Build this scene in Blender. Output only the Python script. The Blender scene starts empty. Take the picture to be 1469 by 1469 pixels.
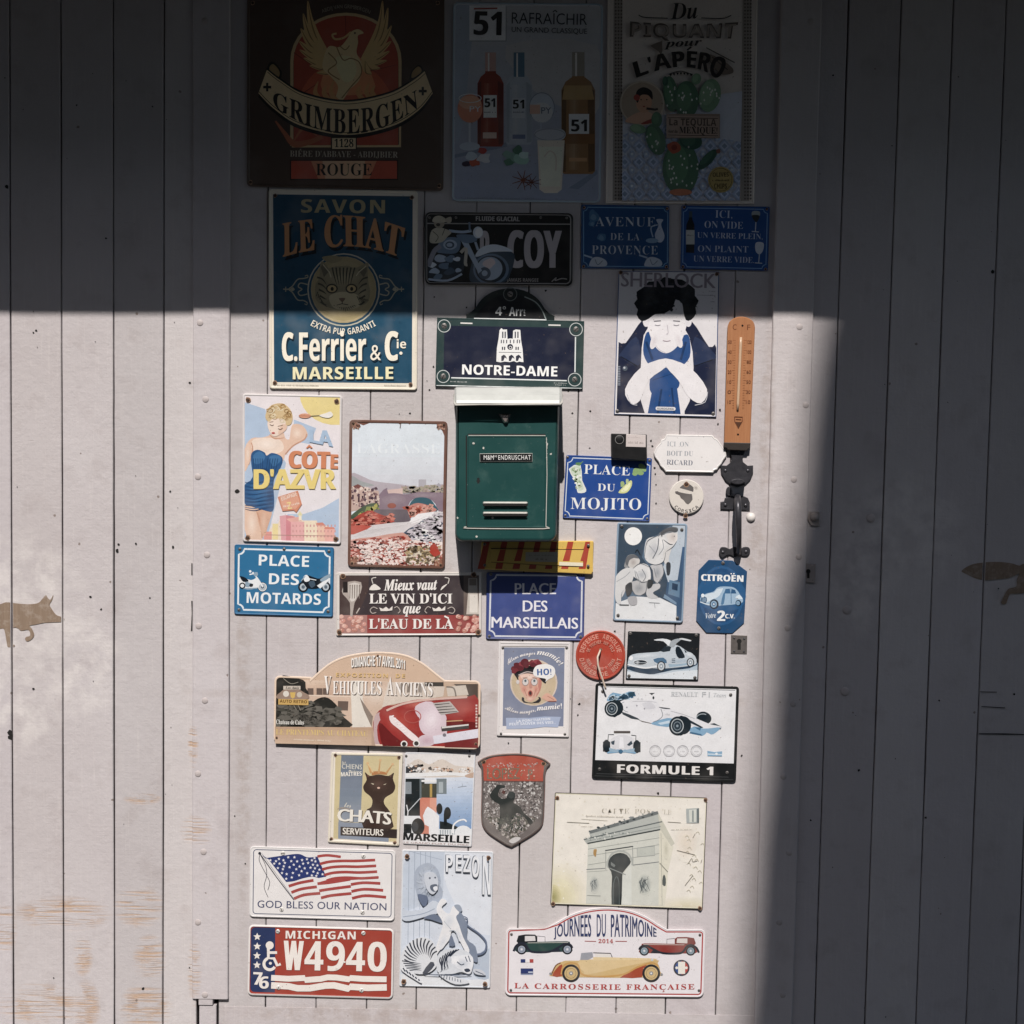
import bpy, bmesh, math, random, unicodedata
from mathutils import Vector, Matrix
from mathutils.geometry import tessellate_polygon
random.seed(7)
SC = bpy.context.scene
COL = SC.collection
R = math.radians
# ------------------------------------------------------------------ camera
PITCH, ROLL, DIST, ZC = R(4.1), R(1.0), 3.2, 1.55
HFOV = R(37.3)
cr, sr, cp, sp = math.cos(ROLL), math.sin(ROLL), math.cos(PITCH), math.sin(PITCH)
def pit(v): return Vector((v[0], v[1]*cp + v[2]*sp, -v[1]*sp + v[2]*cp))
RIGHT, UP, FWD = pit((cr, 0, sr)), pit((-sr, 0, cr)), pit((0, 1, 0))
CAMLOC = Vector((0, -DIST, ZC))
cam = bpy.data.cameras.new('camera'); co = bpy.data.objects.new('camera', cam); COL.objects.link(co)
m = Matrix((RIGHT, UP, -FWD)).transposed().to_4x4(); m.translation = CAMLOC; co.matrix_world = m
cam.sensor_fit = 'HORIZONTAL'; cam.angle = HFOV; cam.clip_start = 0.05; cam.clip_end = 200
SC.camera = co
FPX = 734.5 / math.tan(HFOV/2)
def W(px, py, h=0.0):
    """the point of the plane y = -h (h metres in front of the door) that the photograph shows at px, py"""
    d = RIGHT*((px-734.5)/FPX) + UP*(-(py-734.5)/FPX) + FWD
    return CAMLOC + d*((DIST-h)/d.y)
# ------------------------------------------------------------------ light
SUND = Vector((0.075, 1.0, -1.1)).normalized()          # the way the sunlight travels
wd = bpy.data.worlds.new('World'); SC.world = wd; wd.use_nodes = True
nt = wd.node_tree; bg = nt.nodes['Background']
sky = nt.nodes.new('ShaderNodeTexSky'); sky.sky_type = 'NISHITA'; sky.sun_disc = False
sky.sun_elevation = math.asin(-SUND.z); sky.sun_rotation = math.atan2(-SUND.x, -SUND.y) % (2*math.pi)
sky.air_density = 1.0; sky.dust_density = 1.2; sky.ozone_density = 0.4
nt.links.new(sky.outputs[0], bg.inputs[0]); bg.inputs[1].default_value = 0.093
sl = bpy.data.lights.new('sun', 'SUN'); sl.energy = 5.0; sl.angle = R(0.6); sl.color = (1.0, 0.948, 0.905)
so = bpy.data.objects.new('sun', sl); COL.objects.link(so)
so.rotation_euler = SUND.to_track_quat('-Z', 'Y').to_euler(); so.location = (-1, -12, 14)
vs = SC.view_settings; vs.view_transform = 'Standard'; vs.look = 'None'; vs.exposure = 0.01; vs.gamma = 1
SC.render.film_transparent = False
# ------------------------------------------------------------------ colour and materials
KLIGHT = 0.86
def lin(c):
    if not isinstance(c, str): return tuple(c[:3])
    o = []
    for i in (0, 2, 4):
        v = int(c[i:i+2], 16)/255
        o.append(min(.88, KLIGHT*(v/12.92 if v <= 0.04045 else ((v+0.055)/1.055)**2.4)))
    g = .25*o[0]+.6*o[1]+.15*o[2]
    return tuple(x+(g-x)*.11 for x in o)
class NT:
    def __init__(s, name):
        s.m = bpy.data.materials.new(name); s.m.use_nodes = True; s.t = s.m.node_tree
        s.b = s.t.nodes['Principled BSDF']; s.out = s.t.nodes['Material Output']
    def n(s, typ, **k):
        nd = s.t.nodes.new('ShaderNode'+typ)
        for a, v in k.items():
            if a.startswith('i_'):
                key = a[2:]; key = int(key) if key.isdigit() else key.replace('_', ' ')
                if hasattr(v, 'bl_idname') and 'Socket' in v.bl_idname: s.t.links.new(v, nd.inputs[key])
                else: nd.inputs[key].default_value = v
            else: setattr(nd, a, v)
        return nd
    def math(s, op, a, b=0.0, c=None, clamp=False):
        nd = s.n('Math', operation=op, use_clamp=clamp)
        for i, v in enumerate((a, b, c)):
            if v is None: continue
            if hasattr(v, 'bl_idname'): s.t.links.new(v, nd.inputs[i])
            else: nd.inputs[i].default_value = v
        return nd.outputs[0]
    def noise(s, vec, scale, detail=3.0, rough=0.55):
        return s.n('TexNoise', i_Vector=vec, i_Scale=scale, i_Detail=detail, i_Roughness=rough).outputs['Fac']
    def ramp(s, f, a, b):
        return s.n('MapRange', i_0=f, i_1=a, i_2=b).outputs[0]
    def mix(s, f, a, b, typ='MIX'):
        nd = s.n('MixRGB', blend_type=typ)
        for i, v in enumerate((f, a, b)):
            if hasattr(v, 'bl_idname'): s.t.links.new(v, nd.inputs[i])
            else: nd.inputs[i].default_value = v if i == 0 else (*v[:3], 1)
        return nd.outputs[0]
    def scaled(s, v):
        g = s.n('TexCoord').outputs['Object']
        return s.n('Mapping', i_Vector=g, i_Scale=v).outputs[0]
    def set(s, name, v):
        if hasattr(v, 'bl_idname'): s.t.links.new(v, s.b.inputs[name])
        else: s.b.inputs[name].default_value = v
    def bump(s, h, strength, dist):
        nd = s.n('Bump', i_Height=h, i_Strength=strength, i_Distance=dist); s.set('Normal', nd.outputs[0])
def mat_enamel(name, rough=0.36, wear=0.10, spec=0.5):
    M = NT(name); at = M.n('Attribute', attribute_name='Col').outputs['Color']
    v = M.scaled((1, 1, 1)); n1 = M.noise(v, 38, 4, .6); n2 = M.noise(v, 420, 2, .7); n3 = M.noise(v, 9, 3, .6)
    f = M.math('ADD', M.math('MULTIPLY', n1, wear*1.3), M.math('MULTIPLY', n2, wear*1.1))
    f = M.math('ADD', f, 1.0 - wear*1.2)
    g = M.n('CombineColor', i_0=f, i_1=f, i_2=f).outputs[0]
    c = M.mix(1.0, at, g, 'MULTIPLY')
    dust = M.math('MULTIPLY', M.ramp(n3, .50, .75), wear*0.9)
    c = M.mix(dust, c, (0.42, 0.38, 0.34))
    speck = M.math('MULTIPLY', M.ramp(M.noise(v, 190, 2, .5), .70, .74), 0.55)
    c = M.mix(speck, c, (0.16, 0.11, 0.08))
    M.set('Base Color', c); M.set('Roughness', M.math('ADD', M.math('MULTIPLY', n1, .25), rough-.12)); M.set('Specular IOR Level', spec)
    M.bump(M.noise(v, 55, 2, .5), .10, .002)
    return M.m
def mat_plain(name, col, rough=.5, metal=0.0, var=.12, scale=60, bump=.15, bd=.0006, spec=.5):
    M = NT(name); v = M.scaled((1, 1, 1)); n = M.noise(v, scale, 4, .6); col = lin(col)
    c = M.mix(n, tuple(x*(1-var*1.6) for x in col), tuple(min(1, x*(1+var*1.6)) for x in col))
    M.set('Base Color', c); M.set('Roughness', M.math('ADD', M.math('MULTIPLY', n, .2), rough-.1)); M.set('Metallic', metal); M.set('Specular IOR Level', spec)
    M.bump(M.noise(v, scale*3, 3, .6), bump, bd)
    return M.m
def mat_wood_paint(name):
    """old grey-pink oil paint on boards: brushed, cracked across, worn to the wood in places"""
    M = NT(name); at = M.n('Attribute', attribute_name='Col').outputs['Color']
    P = M.n('TexCoord').outputs['Object']
    sep = M.n('SeparateXYZ', i_0=P); X, Z = sep.outputs[0], sep.outputs[2]
    v = M.n('Mapping', i_Vector=P, i_Scale=(1, 1, 1)).outputs[0]
    vh = M.n('Mapping', i_Vector=P, i_Scale=(7, 1, 210)).outputs[0]
    vh2 = M.n('Mapping', i_Vector=P, i_Scale=(20, 1, 420)).outputs[0]
    vv = M.n('Mapping', i_Vector=P, i_Scale=(160, 1, 7)).outputs[0]
    nbig = M.noise(v, 2.6, 4, .6); nmid = M.noise(v, 14, 4, .6); nfine = M.noise(v, 150, 3, .6)
    nh = M.noise(vh, 1, 4, .65); nh2 = M.noise(vh2, 1, 3, .6); nv = M.noise(vv, 1, 4, .65)
    base = M.mix(nbig, (0.430, 0.388, 0.388), (0.568, 0.534, 0.537))
    base = M.mix(M.math('MULTIPLY', M.ramp(nmid, .54, .74), .55), base, (0.39, 0.345, 0.34))
    base = M.mix(M.math('MULTIPLY', M.ramp(nv, .55, .78), .42), base, (0.62, 0.575, 0.56))
    base = M.mix(1.0, base, at, 'MULTIPLY')
    # the whiter rubbed paint around the bare wood animals and a few scuffed fields
    def ell(px, py, rx, ry, soft=1.0):
        c = W(px, py); k = 0.00147
        dx = M.math('DIVIDE', M.math('SUBTRACT', X, c.x), rx*k); dz = M.math('DIVIDE', M.math('SUBTRACT', Z, c.z), ry*k)
        d = M.math('ADD', M.math('MULTIPLY', dx, dx), M.math('MULTIPLY', dz, dz))
        return M.math('SUBTRACT', 1.0, M.ramp(d, 0.25, 1.0), clamp=True)
    def any_(l):
        o = l[0]
        for q in l[1:]: o = M.math('MAXIMUM', o, q)
        return o
    pale = any_([ell(30, 870, 110, 120), ell(110, 950, 80, 90), ell(20, 1010, 90, 80), ell(1290, 760, 110, 100), ell(1230, 830, 50, 90)])
    pale = M.math('MULTIPLY', pale, M.ramp(M.noise(v, 22, 3, .6), .40, .62))
    base = M.mix(M.math('MULTIPLY', pale, .55), base, (0.68, 0.64, 0.615))
    dirt = M.math('MULTIPLY', any_([ell(1088, 790, 26, 60), ell(1100, 600, 12, 160), ell(350, 1000, 14, 420), ell(700, 1000, 500, 14), ell(640, 860, 40, 60), ell(560, 1455, 300, 18)]), M.ramp(M.noise(v, 34, 4, .65), .40, .62))
    base = M.mix(M.math('MULTIPLY', dirt, .4), base, (.30, .235, .20))
    # worn to the brown wood, in streaks across the board
    worn = any_([ell(92, 1310, 75, 28), ell(120, 1370, 16, 34), ell(200, 1300, 40, 34), ell(215, 1375, 26, 40), ell(60, 1440, 70, 34), ell(125, 1450, 22, 50), ell(210, 1445, 42, 40),
                 ell(278, 1068, 9, 38), ell(282, 1192, 26, 26), ell(280, 1392, 12, 56), ell(205, 1145, 30, 10), ell(8, 1330, 20, 40)])
    wn = M.math('MULTIPLY', worn, M.ramp(nh, .50, .60))
    wn = M.math('MAXIMUM', wn, M.math('MULTIPLY', worn, M.math('MULTIPLY', M.ramp(nmid, .52, .62), M.ramp(nh2, .45, .55))))
    base = M.mix(M.math('MULTIPLY', wn, .85), base, M.mix(nv, (0.44, 0.27, 0.16), (0.52, 0.37, 0.26)))
    # fine dark cracks across the boards, in fields
    field = M.ramp(M.noise(M.n('Mapping', i_Vector=P, i_Scale=(3.2, 1, 5)).outputs[0], 1, 2, .5), .55, .68)
    crk = M.math('MULTIPLY', M.ramp(nh2, .665, .70), field)
    base = M.mix(M.math('MULTIPLY', crk, .55), base, (0.23, 0.165, 0.13))
    # chips and dents
    vo = M.n('TexVoronoi', i_Vector=P, i_Scale=19.0); vd = vo.outputs['Distance']; vr = M.n('SeparateColor', i_0=vo.outputs['Color']).outputs[0]
    chip = M.math('MULTIPLY', M.math('LESS_THAN', vd, M.math('ADD', M.math('MULTIPLY', nfine, .10), .005)), M.math('GREATER_THAN', vr, .62))
    base = M.mix(M.math('MULTIPLY', chip, .8), base, (0.20, 0.155, 0.13))
    M.set('Base Color', base); M.set('Roughness', M.math('ADD', M.math('MULTIPLY', nmid, .2), .46)); M.set('Specular IOR Level', .35)
    h = M.math('ADD', M.math('MULTIPLY', nh, .22), M.math('MULTIPLY', nfine, .40))
    h = M.math('ADD', h, M.math('ADD', M.math('MULTIPLY', M.noise(v, 48, 3, .6), 1.0), M.math('MULTIPLY', M.math('MULTIPLY', nv, nbig), .7)))
    h = M.math('SUBTRACT', h, M.math('MULTIPLY', crk, .6)); h = M.math('SUBTRACT', h, M.math('MULTIPLY', chip, 1.2)); h = M.math('SUBTRACT', h, M.math('MULTIPLY', wn, .5))
    M.bump(h, .6, .0019)
    return M.m
ENAMEL = mat_enamel('printed_enamel'); TIN = mat_enamel('worn_printed_tin', .44, .2); PRINT = mat_enamel('printed_picture', .34, .2); PAINT = mat_wood_paint('weathered_paint')
CAST = mat_enamel('cast_painted_metal', .5, .3)
# ------------------------------------------------------------------ objects
def tag(o, label=None, cat=None, group=None, kind=None):
    for k, v in (('label', label), ('category', cat), ('group', group), ('kind', kind)):
        if v: o[k] = v
    return o
def thing(name, label, cat, loc, group=None):
    o = bpy.data.objects.new(name, None); COL.objects.link(o); o.location = loc; o.empty_display_size = .05
    return tag(o, label, cat, group)
def wloc(o):
    p = Vector((0, 0, 0))
    while o: p = p + o.location; o = o.parent
    return p
def mesh(name, verts, faces, mat, parent=None, cols=None, smooth=False, loc=None):
    """a mesh object from world-space points; cols is one colour a face"""
    org = wloc(parent) if parent else Vector((0, 0, 0))
    if loc is None: loc = Vector((0, 0, 0))
    me = bpy.data.meshes.new(name)
    me.from_pydata([tuple(Vector(v)-org-loc) for v in verts], [], faces)
    if cols:
        at = me.color_attributes.new('Col', 'FLOAT_COLOR', 'CORNER'); buf = []
        for p in me.polygons: buf += [*cols[p.index], 1.0]*p.loop_total
        at.data.foreach_set('color', buf)
    if smooth: me.polygons.foreach_set('use_smooth', [True]*len(me.polygons))
    me.materials.append(mat); me.update()
    o = bpy.data.objects.new(name, me); COL.objects.link(o); o.parent = parent; o.location = loc
    return o
# ------------------------------------------------------------------ flat drawing: fills, strokes and lettering, all real thin sheets
def spline(p, closed=False, n=6):
    o = []; L = len(p)
    for i in range(L if closed else L-1):
        g = (lambda k: p[k % L]) if closed else (lambda k: p[max(0, min(L-1, k))])
        a, b, c, d = g(i-1), g(i), g(i+1), g(i+2)
        for k in range(n):
            t = k/n
            o.append(tuple(.5*((2*b[j]) + (-a[j]+c[j])*t + (2*a[j]-5*b[j]+4*c[j]-d[j])*t*t + (-a[j]+3*b[j]-3*c[j]+d[j])*t**3) for j in (0, 1)))
    if not closed: o.append(tuple(p[-1]))
    return o
def ellipse(cx, cy, rx, ry=None, n=28, a0=0, rot=0.0):
    ry = rx if ry is None else ry; c, s = math.cos(rot), math.sin(rot); o = []
    for k in range(n):
        a = a0+2*math.pi*k/n; x, y = rx*math.cos(a), ry*math.sin(a); o.append((cx+c*x-s*y, cy+s*x+c*y))
    return o
def arc(cx, cy, rx, a0, a1, ry=None, n=18):
    ry = rx if ry is None else ry
    return [(cx+rx*math.cos(R(a0+(a1-a0)*k/n)), cy+ry*math.sin(R(a0+(a1-a0)*k/n))) for k in range(n+1)]
def rrect(q, r, n=5):
    """rounded quad; q = TL TR BR BL, r one radius or four"""
    rs = r if isinstance(r, (list, tuple)) else [r]*4; o = []
    for i in range(4):
        p = Vector(q[i]); a = Vector(q[i-1])-p; b = Vector(q[(i+1) % 4])-p; a.normalize(); b.normalize(); rad = rs[i]
        if rad <= 0: o.append(tuple(p)); continue
        p0, p2 = p+a*rad, p+b*rad; c = p+(a+b)*rad
        for k in range(n+1):
            t = k/n*math.pi/2; o.append(tuple(c-b*rad*math.cos(t)-a*rad*math.sin(t)))
    return o
def inset(pts, d):
    n = len(pts); o = []
    ar = sum(pts[i-1][0]*pts[i][1]-pts[i][0]*pts[i-1][1] for i in range(n)); sg = 1 if ar > 0 else -1
    for i in range(n):
        p = Vector(pts[i]); a = (p-Vector(pts[i-1])); b = (Vector(pts[(i+1) % n])-p)
        if a.length < 1e-9 or b.length < 1e-9: o.append(tuple(p)); continue
        a.normalize(); b.normalize()
        na, nb = Vector((-a.y, a.x))*sg, Vector((-b.y, b.x))*sg; m_ = na+nb
        if m_.length < 1e-6: o.append(tuple(p+na*d)); continue
        m_.normalize(); o.append(tuple(p+m_*(d/max(.35, m_.dot(na)))))
    return o
def clip_convex(poly, quad):
    ar = sum(quad[i-1][0]*quad[i][1]-quad[i][0]*quad[i-1][1] for i in range(len(quad))); sg = 1 if ar > 0 else -1
    for i in range(len(quad)):
        a, b = quad[i-1], quad[i]; out = []
        f = lambda p: sg*((b[0]-a[0])*(p[1]-a[1])-(b[1]-a[1])*(p[0]-a[0]))
        for k in range(len(poly)):
            p, q = poly[k-1], poly[k]; fp, fq = f(p), f(q)
            if (fp >= 0) != (fq >= 0):
                t = fp/(fp-fq); out.append((p[0]+(q[0]-p[0])*t, p[1]+(q[1]-p[1])*t))
            if fq >= 0: out.append(q)
        poly = out
        if len(poly) < 3: return []
    return poly
TMP = bpy.data.scenes.new('lettering_work'); GL = {}
MAP = {'B': (0x1D400, 0x1D41A, 0x1D7CE), 'I': (0x1D434, 0x1D44E, None), 'C': (0x1D4D0, 0x1D4EA, None), 'BI': (0x1D468, 0x1D482, None),
       'S': (0x1D5D4, 0x1D5EE, 0x1D7EC), 'SI': (0x1D63C, 0x1D656, 0x1D7EC), 'M': (0x1D670, 0x1D68A, 0x1D7F6)}
def fontmap(s, f):
    if f == 'R': return s
    s = ''.join(c for c in unicodedata.normalize('NFD', s) if not unicodedata.combining(c)); U, l, d = MAP[f]; o = ''
    for c in s:
        if 'A' <= c <= 'Z': o += chr(U+ord(c)-65)
        elif c == 'h' and f == 'I': o += '\u210e'
        elif 'a' <= c <= 'z': o += chr(l+ord(c)-97)
        elif c.isdigit() and d: o += chr(d+int(c))
        else: o += c
    return o
def glyphs(s, f, off, sp_):
    k = (s, f, off, sp_)
    if k in GL: return GL[k]
    cu = bpy.data.curves.new('t', 'FONT'); cu.body = fontmap(s, f); cu.offset = off; cu.resolution_u = 3; cu.space_character = sp_
    o = bpy.data.objects.new('t', cu); TMP.collection.objects.link(o)
    vl = TMP.view_layers[0]; vl.update(); ev = o.evaluated_get(vl.depsgraph); me = ev.to_mesh()
    V = [(v.co.x, v.co.y) for v in me.vertices]; Fc = [tuple(p.vertices) for p in me.polygons]
    ev.to_mesh_clear(); bpy.data.objects.remove(o); bpy.data.curves.remove(cu)
    GL[k] = (V, Fc); return GL[k]
CAPH = {}
def cap(f, off):
    if (f, off) not in CAPH: V = glyphs('H', f, off, 1.0)[0]; CAPH[(f, off)] = max(v[1] for v in V)
    return CAPH[(f, off)]
def quadc(p):
    if len(p) == 2: a, b = p; return lambda t: (a[0]+(b[0]-a[0])*t, a[1]+(b[1]-a[1])*t)
    a, m_, b = p; c = (2*m_[0]-.5*a[0]-.5*b[0], 2*m_[1]-.5*a[1]-.5*b[1])
    return lambda t: ((1-t)**2*a[0]+2*t*(1-t)*c[0]+t*t*b[0], (1-t)**2*a[1]+2*t*(1-t)*c[1]+t*t*b[1])
STEP = 0.000012
def mixhex(a, b, t): return ''.join('%02x' % round(int(a[i:i+2], 16)*(1-t)+int(b[i:i+2], 16)*t) for i in (0, 2, 4))
class Art:
    """sheets drawn in the coordinates of one zoomed crop of the photograph, laid at the sign's own height"""
    def __init__(s, fr, h, clip=None, lift=None):
        s.x0, s.y0, s.k = fr; s.h = h; s.V = []; s.F = []; s.C = []; s.clip = clip; s.lift = lift
    def px(s, p): return (s.x0+p[0]/s.k, s.y0+p[1]/s.k)
    def add(s, pts, faces, col):
        s.h += STEP; col = lin(col); b = len(s.V)
        if s.clip:
            pf = []; pv = []
            for f in faces:
                q = clip_convex([pts[i] for i in f], s.clip)
                if len(q) >= 3: pf.append(tuple(range(len(pv), len(pv)+len(q)))); pv += q
            pts, faces = pv, pf
        for p in pts:
            x, y = s.px(p); s.V.append(W(x, y, s.h+(s.lift(x, y) if s.lift else 0)))
        for f in faces:
            a = sum(pts[f[i-1]][0]*pts[f[i]][1]-pts[f[i]][0]*pts[f[i-1]][1] for i in range(len(f)))
            if abs(a) < 1e-9: continue
            f = tuple(f) if a < 0 else tuple(reversed(f))       # face the street
            s.F.append(tuple(b+i for i in f)); s.C.append(col)
    def poly(s, pts, col, sm=0, holes=()):
        if sm: pts = spline(pts, True, sm)
        loops = [[Vector((p[0], p[1], 0)) for p in pts]]+[[Vector((p[0], p[1], 0)) for p in h_] for h_ in holes]
        tr = tessellate_polygon(loops); al = list(pts)
        for h_ in holes: al += list(h_)
        s.add(al, [tuple(t) for t in tr], col)
    def line(s, pts, w, col, sm=0, closed=False, taper=None):
        if sm: pts = spline(pts, closed, sm)
        n = len(pts); L, Rr = [], []
        for i in range(n):
            a = Vector(pts[i-1] if (i or closed) else pts[0]); b = Vector(pts[(i+1) % n] if (i < n-1 or closed) else pts[-1]); d = b-a
            if d.length < 1e-9: d = Vector((1, 0))
            d.normalize(); nn = Vector((-d.y, d.x)); ww = w/2
            if taper: t = i/max(1, n-1); ww *= taper[0]+(taper[1]-taper[0])*t if len(taper) == 2 else (taper[0]+(taper[1]-taper[0])*t*2 if t < .5 else taper[1]+(taper[2]-taper[1])*(t*2-1))
            p = Vector(pts[i]); L.append(tuple(p+nn*ww)); Rr.append(tuple(p-nn*ww))
        F = [(i, (i+1) % n, n+(i+1) % n, n+i) for i in range(n if closed else n-1)]
        s.add(L+Rr, F, col)
    def circ(s, cx, cy, rx, col, ry=None, n=26, rot=0): s.poly(ellipse(cx, cy, rx, ry, n, 0, rot), col)
    def ring(s, cx, cy, r, w, col, ry=None, n=32): s.line(ellipse(cx, cy, r, ry, n), w, col, closed=True)
    def rect(s, x0, y0, x1, y1, col, sk=0.0): s.poly([(x0, y0), (x1, y0+sk), (x1, y1+sk), (x0, y1)], col)
    def dots(s, lst, r, col, ry=None, n=8):
        P, F = [], []
        for x, y in lst: b = len(P); P += ellipse(x, y, r, ry, n); F.append(tuple(range(b, b+n)))
        s.add(P, F, col)
    def polys(s, L, col):
        P, F = [], []
        for q in L: b = len(P); P += q; F.append(tuple(range(b, b+len(q))))
        s.add(P, F, col)
    def blob(s, cx, cy, rx, ry, col, n=11, j=.25, rot=0):
        P = []
        for k in range(n):
            a = 2*math.pi*k/n; r = 1+random.uniform(-j, j); x, y = rx*r*math.cos(a), ry*r*math.sin(a); P.append((cx+x*math.cos(rot)-y*math.sin(rot), cy+x*math.sin(rot)+y*math.cos(rot)))
        s.poly(P, col, 3)
    def specks(s, box, n, r, cols, asp=1.0, inside=None, j=.5):
        for c in cols:
            L = []
            for _ in range(n):
                x, y = random.uniform(box[0], box[2]), random.uniform(box[1], box[3])
                if inside and not inside(x, y): continue
                rr = r*random.uniform(.4, 1.3); a = random.random()*6
                L.append([(x+rr*asp*(1+random.uniform(-j, j))*math.cos(a+k*1.257), y+rr*(1+random.uniform(-j, j))*math.sin(a+k*1.257)) for k in range(5)])
            L = [q if not s.clip else q for q in L]
            if L: s.polys(L, c)
    def text(s, t, b, h, col, f='S', off=0.0, sp=1.0, top=None, sh=None, caph=None):
        """lettering fitted between two (or along three) baseline points, h the height of a capital"""
        if sh: hh = s.h; s.text(t, [(p[0]+sh[0], p[1]+sh[1]) for p in b], h, sh[2], f, off, sp, [(p[0]+sh[0], p[1]+sh[1]) for p in top] if top else None)
        if off > 0:
            for dx in (-off, off): s.text(t, [(p[0]+dx*h, p[1]) for p in b], h, col, f, 0, sp, [(p[0]+dx*h, p[1]) for p in top] if top else None)
            off = 0
        V, Fc = glyphs(t, f, off, sp)
        if not V: return
        xs = [v[0] for v in V]; x0, x1 = min(xs), max(xs); ch = caph or cap(f, off); B = quadc(b); T = quadc(top) if top else None; P = []
        for x, y in V:
            u = (x-x0)/max(1e-6, x1-x0); v = y/ch; q = B(u)
            if T: w = T(u); P.append((q[0]+(w[0]-q[0])*v, q[1]+(w[1]-q[1])*v))
            else:
                if len(b) == 3:
                    e = .01; q2 = B(u+e); q1 = B(u-e); d = Vector((q2[0]-q1[0], q2[1]-q1[1])).normalized()
                else: d = Vector((b[1][0]-b[0][0], b[1][1]-b[0][1])).normalized()
                P.append((q[0]+d.y*v*h, q[1]-d.x*v*h))
        s.add(P, Fc, col)
    def scribble(s, b, h, col, n=30):
        """lettering too small to read in the photograph: broken strokes of its size"""
        B = quadc(b); L = []
        for k in range(n):
            t = (k+.2)/n; x, y = B(t)
            if random.random() < .14: continue
            w = (b[-1][0]-b[0][0])/n*.62; hh = h*random.choice((.7, .7, 1))
            L.append([(x, y), (x+w, y), (x+w*random.uniform(.3, 1), y-hh), (x, y-hh*random.uniform(.6, 1))])
        s.polys(L, col)
    def grad(s, q, c0, c1, n=9):
        for i in range(n):
            a, b = i/n, 1; L = lambda p, r, t: (p[0]+(r[0]-p[0])*t, p[1]+(r[1]-p[1])*t)
            s.poly([L(q[0], q[3], a), L(q[1], q[2], a), q[2], q[3]], mixhex(c0, c1, i/(n-1)))
    def soft(s, cx, cy, rx, ry, c0, c1, n=6, rot=0.0):
        for i in range(n): k = 1-i/n; s.circ(cx, cy, rx*k, mixhex(c0, c1, (i+.5)/n), ry*k, 20, rot)
    def build(s, name, parent, mat=None, label=None):
        if name == 'picture' and mat is None: mat = PRINT
        if not s.F: return None
        o = mesh(name, s.V, s.F, mat or ENAMEL, parent, s.C); s.V = []; s.F = []; s.C = []
        if label: o['label'] = label
        return o
def F(x0, y0, x1, y1, wpx): return (x0, y0, wpx/(x1-x0))
def plate(name, parent, out, prof, fr=None, mat=None, lift=None, cap_=True):
    """a sheet with the outline out; prof = [(inset in photo px, height m, colour of the band to this ring)], last ring is filled"""
    if fr: out = [(fr[0]+p[0]/fr[2], fr[1]+p[1]/fr[2]) for p in out]
    n = len(out); V, Fc, C = [], [], []
    for k, (d, h, c) in enumerate(prof):
        ring = inset(out, d) if d else out
        V += [W(x, y, h+(lift(x, y) if lift else 0)) for x, y in ring]
        if k:
            for i in range(n):
                a, b = (k-1)*n+i, (k-1)*n+(i+1) % n; Fc.append((a, b, b+n, a+n)); C.append(lin(c))
    if cap_:
        b = (len(prof)-1)*n
        for t in tessellate_polygon([[Vector((p.x, p.z, 0)) for p in V[b:b+n]]]): Fc.append(tuple(b+i for i in t)); C.append(lin(prof[-1][2]))
    o = mesh(name, V, Fc, mat or ENAMEL, parent, C)
    b2 = bmesh.new(); b2.from_mesh(o.data); bmesh.ops.recalc_face_normals(b2, faces=b2.faces)
    if sum(f.normal.y*f.calc_area() for f in b2.faces) > 0: bmesh.ops.reverse_faces(b2, faces=b2.faces)
    b2.to_mesh(o.data); b2.free()
    return o
def lathe(prof, n=16):
    """(r, h) pairs round the y axis, h towards the street"""
    V, Fc = [], []
    for r, h in prof: V += [Vector((r*math.cos(2*math.pi*k/n), -h, r*math.sin(2*math.pi*k/n))) for k in range(n)]
    for j in range(len(prof)-1):
        for k in range(n): Fc.append((j*n+k, j*n+(k+1) % n, (j+1)*n+(k+1) % n, (j+1)*n+k))
    Fc.append(tuple(range((len(prof)-1)*n, len(prof)*n)))
    return V, Fc
STEEL = mat_plain('screw_steel', '8b8784', .42, .7, .2, 200); RUST = mat_plain('rusty_steel', '5a4030', .7, .3, .3, 150)
DARK = mat_plain('dark_hole', '14110f', .8, 0, .1)
WHITESCREW = mat_plain('white_screw', 'd8d4ce', .4, .1, .15, 150)
_scr = {}
def screw(px, py, h, parent, r=3.0, mat=None, lift=None, name='screw'):
    """a countersunk slotted head, the slot a dark bar let into it"""
    mat = mat or STEEL; key = (round(r, 1), mat.name); s = r*0.00147
    if key not in _scr:
        V, Fc = lathe([(s, -.0004), (s, .0004), (s*.85, .0009), (s*.45, .0013), (s*.1, .0014)], 12)
        me = bpy.data.meshes.new('screw'); me.from_pydata([tuple(v) for v in V], [], Fc); me.materials.append(mat); me.materials.append(DARK)
        a = len(me.polygons); bm = bmesh.new(); bm.from_mesh(me); bmesh.ops.recalc_face_normals(bm, faces=bm.faces)
        q = [bm.verts.new(v) for v in ((-s*.8, -.00145, -s*.14), (s*.8, -.00145, -s*.14), (s*.8, -.00145, s*.14), (-s*.8, -.00145, s*.14))]
        f = bm.faces.new(q); f.material_index = 1; bm.to_mesh(me); bm.free(); _scr[key] = me
    o = bpy.data.objects.new(name, _scr[key]); COL.objects.link(o); o.parent = parent
    o.location = W(px, py, h+(lift(px, py) if lift else 0))-wloc(parent); o.rotation_euler = (0, random.uniform(0, 3), 0)
    return o
def screws(A, lst, parent, r=3.0, mat=None, dh=0.0):
    if mat is RUST:
        for x, y in lst:
            k = A.k*r; A.blob(x, y, k*1.3, k*1.35, 'a88468', 9, .2)
        A.build('rust_stain', parent)
    for p in lst: x, y = A.px(p); screw(x, y, A.h+dh, parent, r, mat, A.lift)
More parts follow.
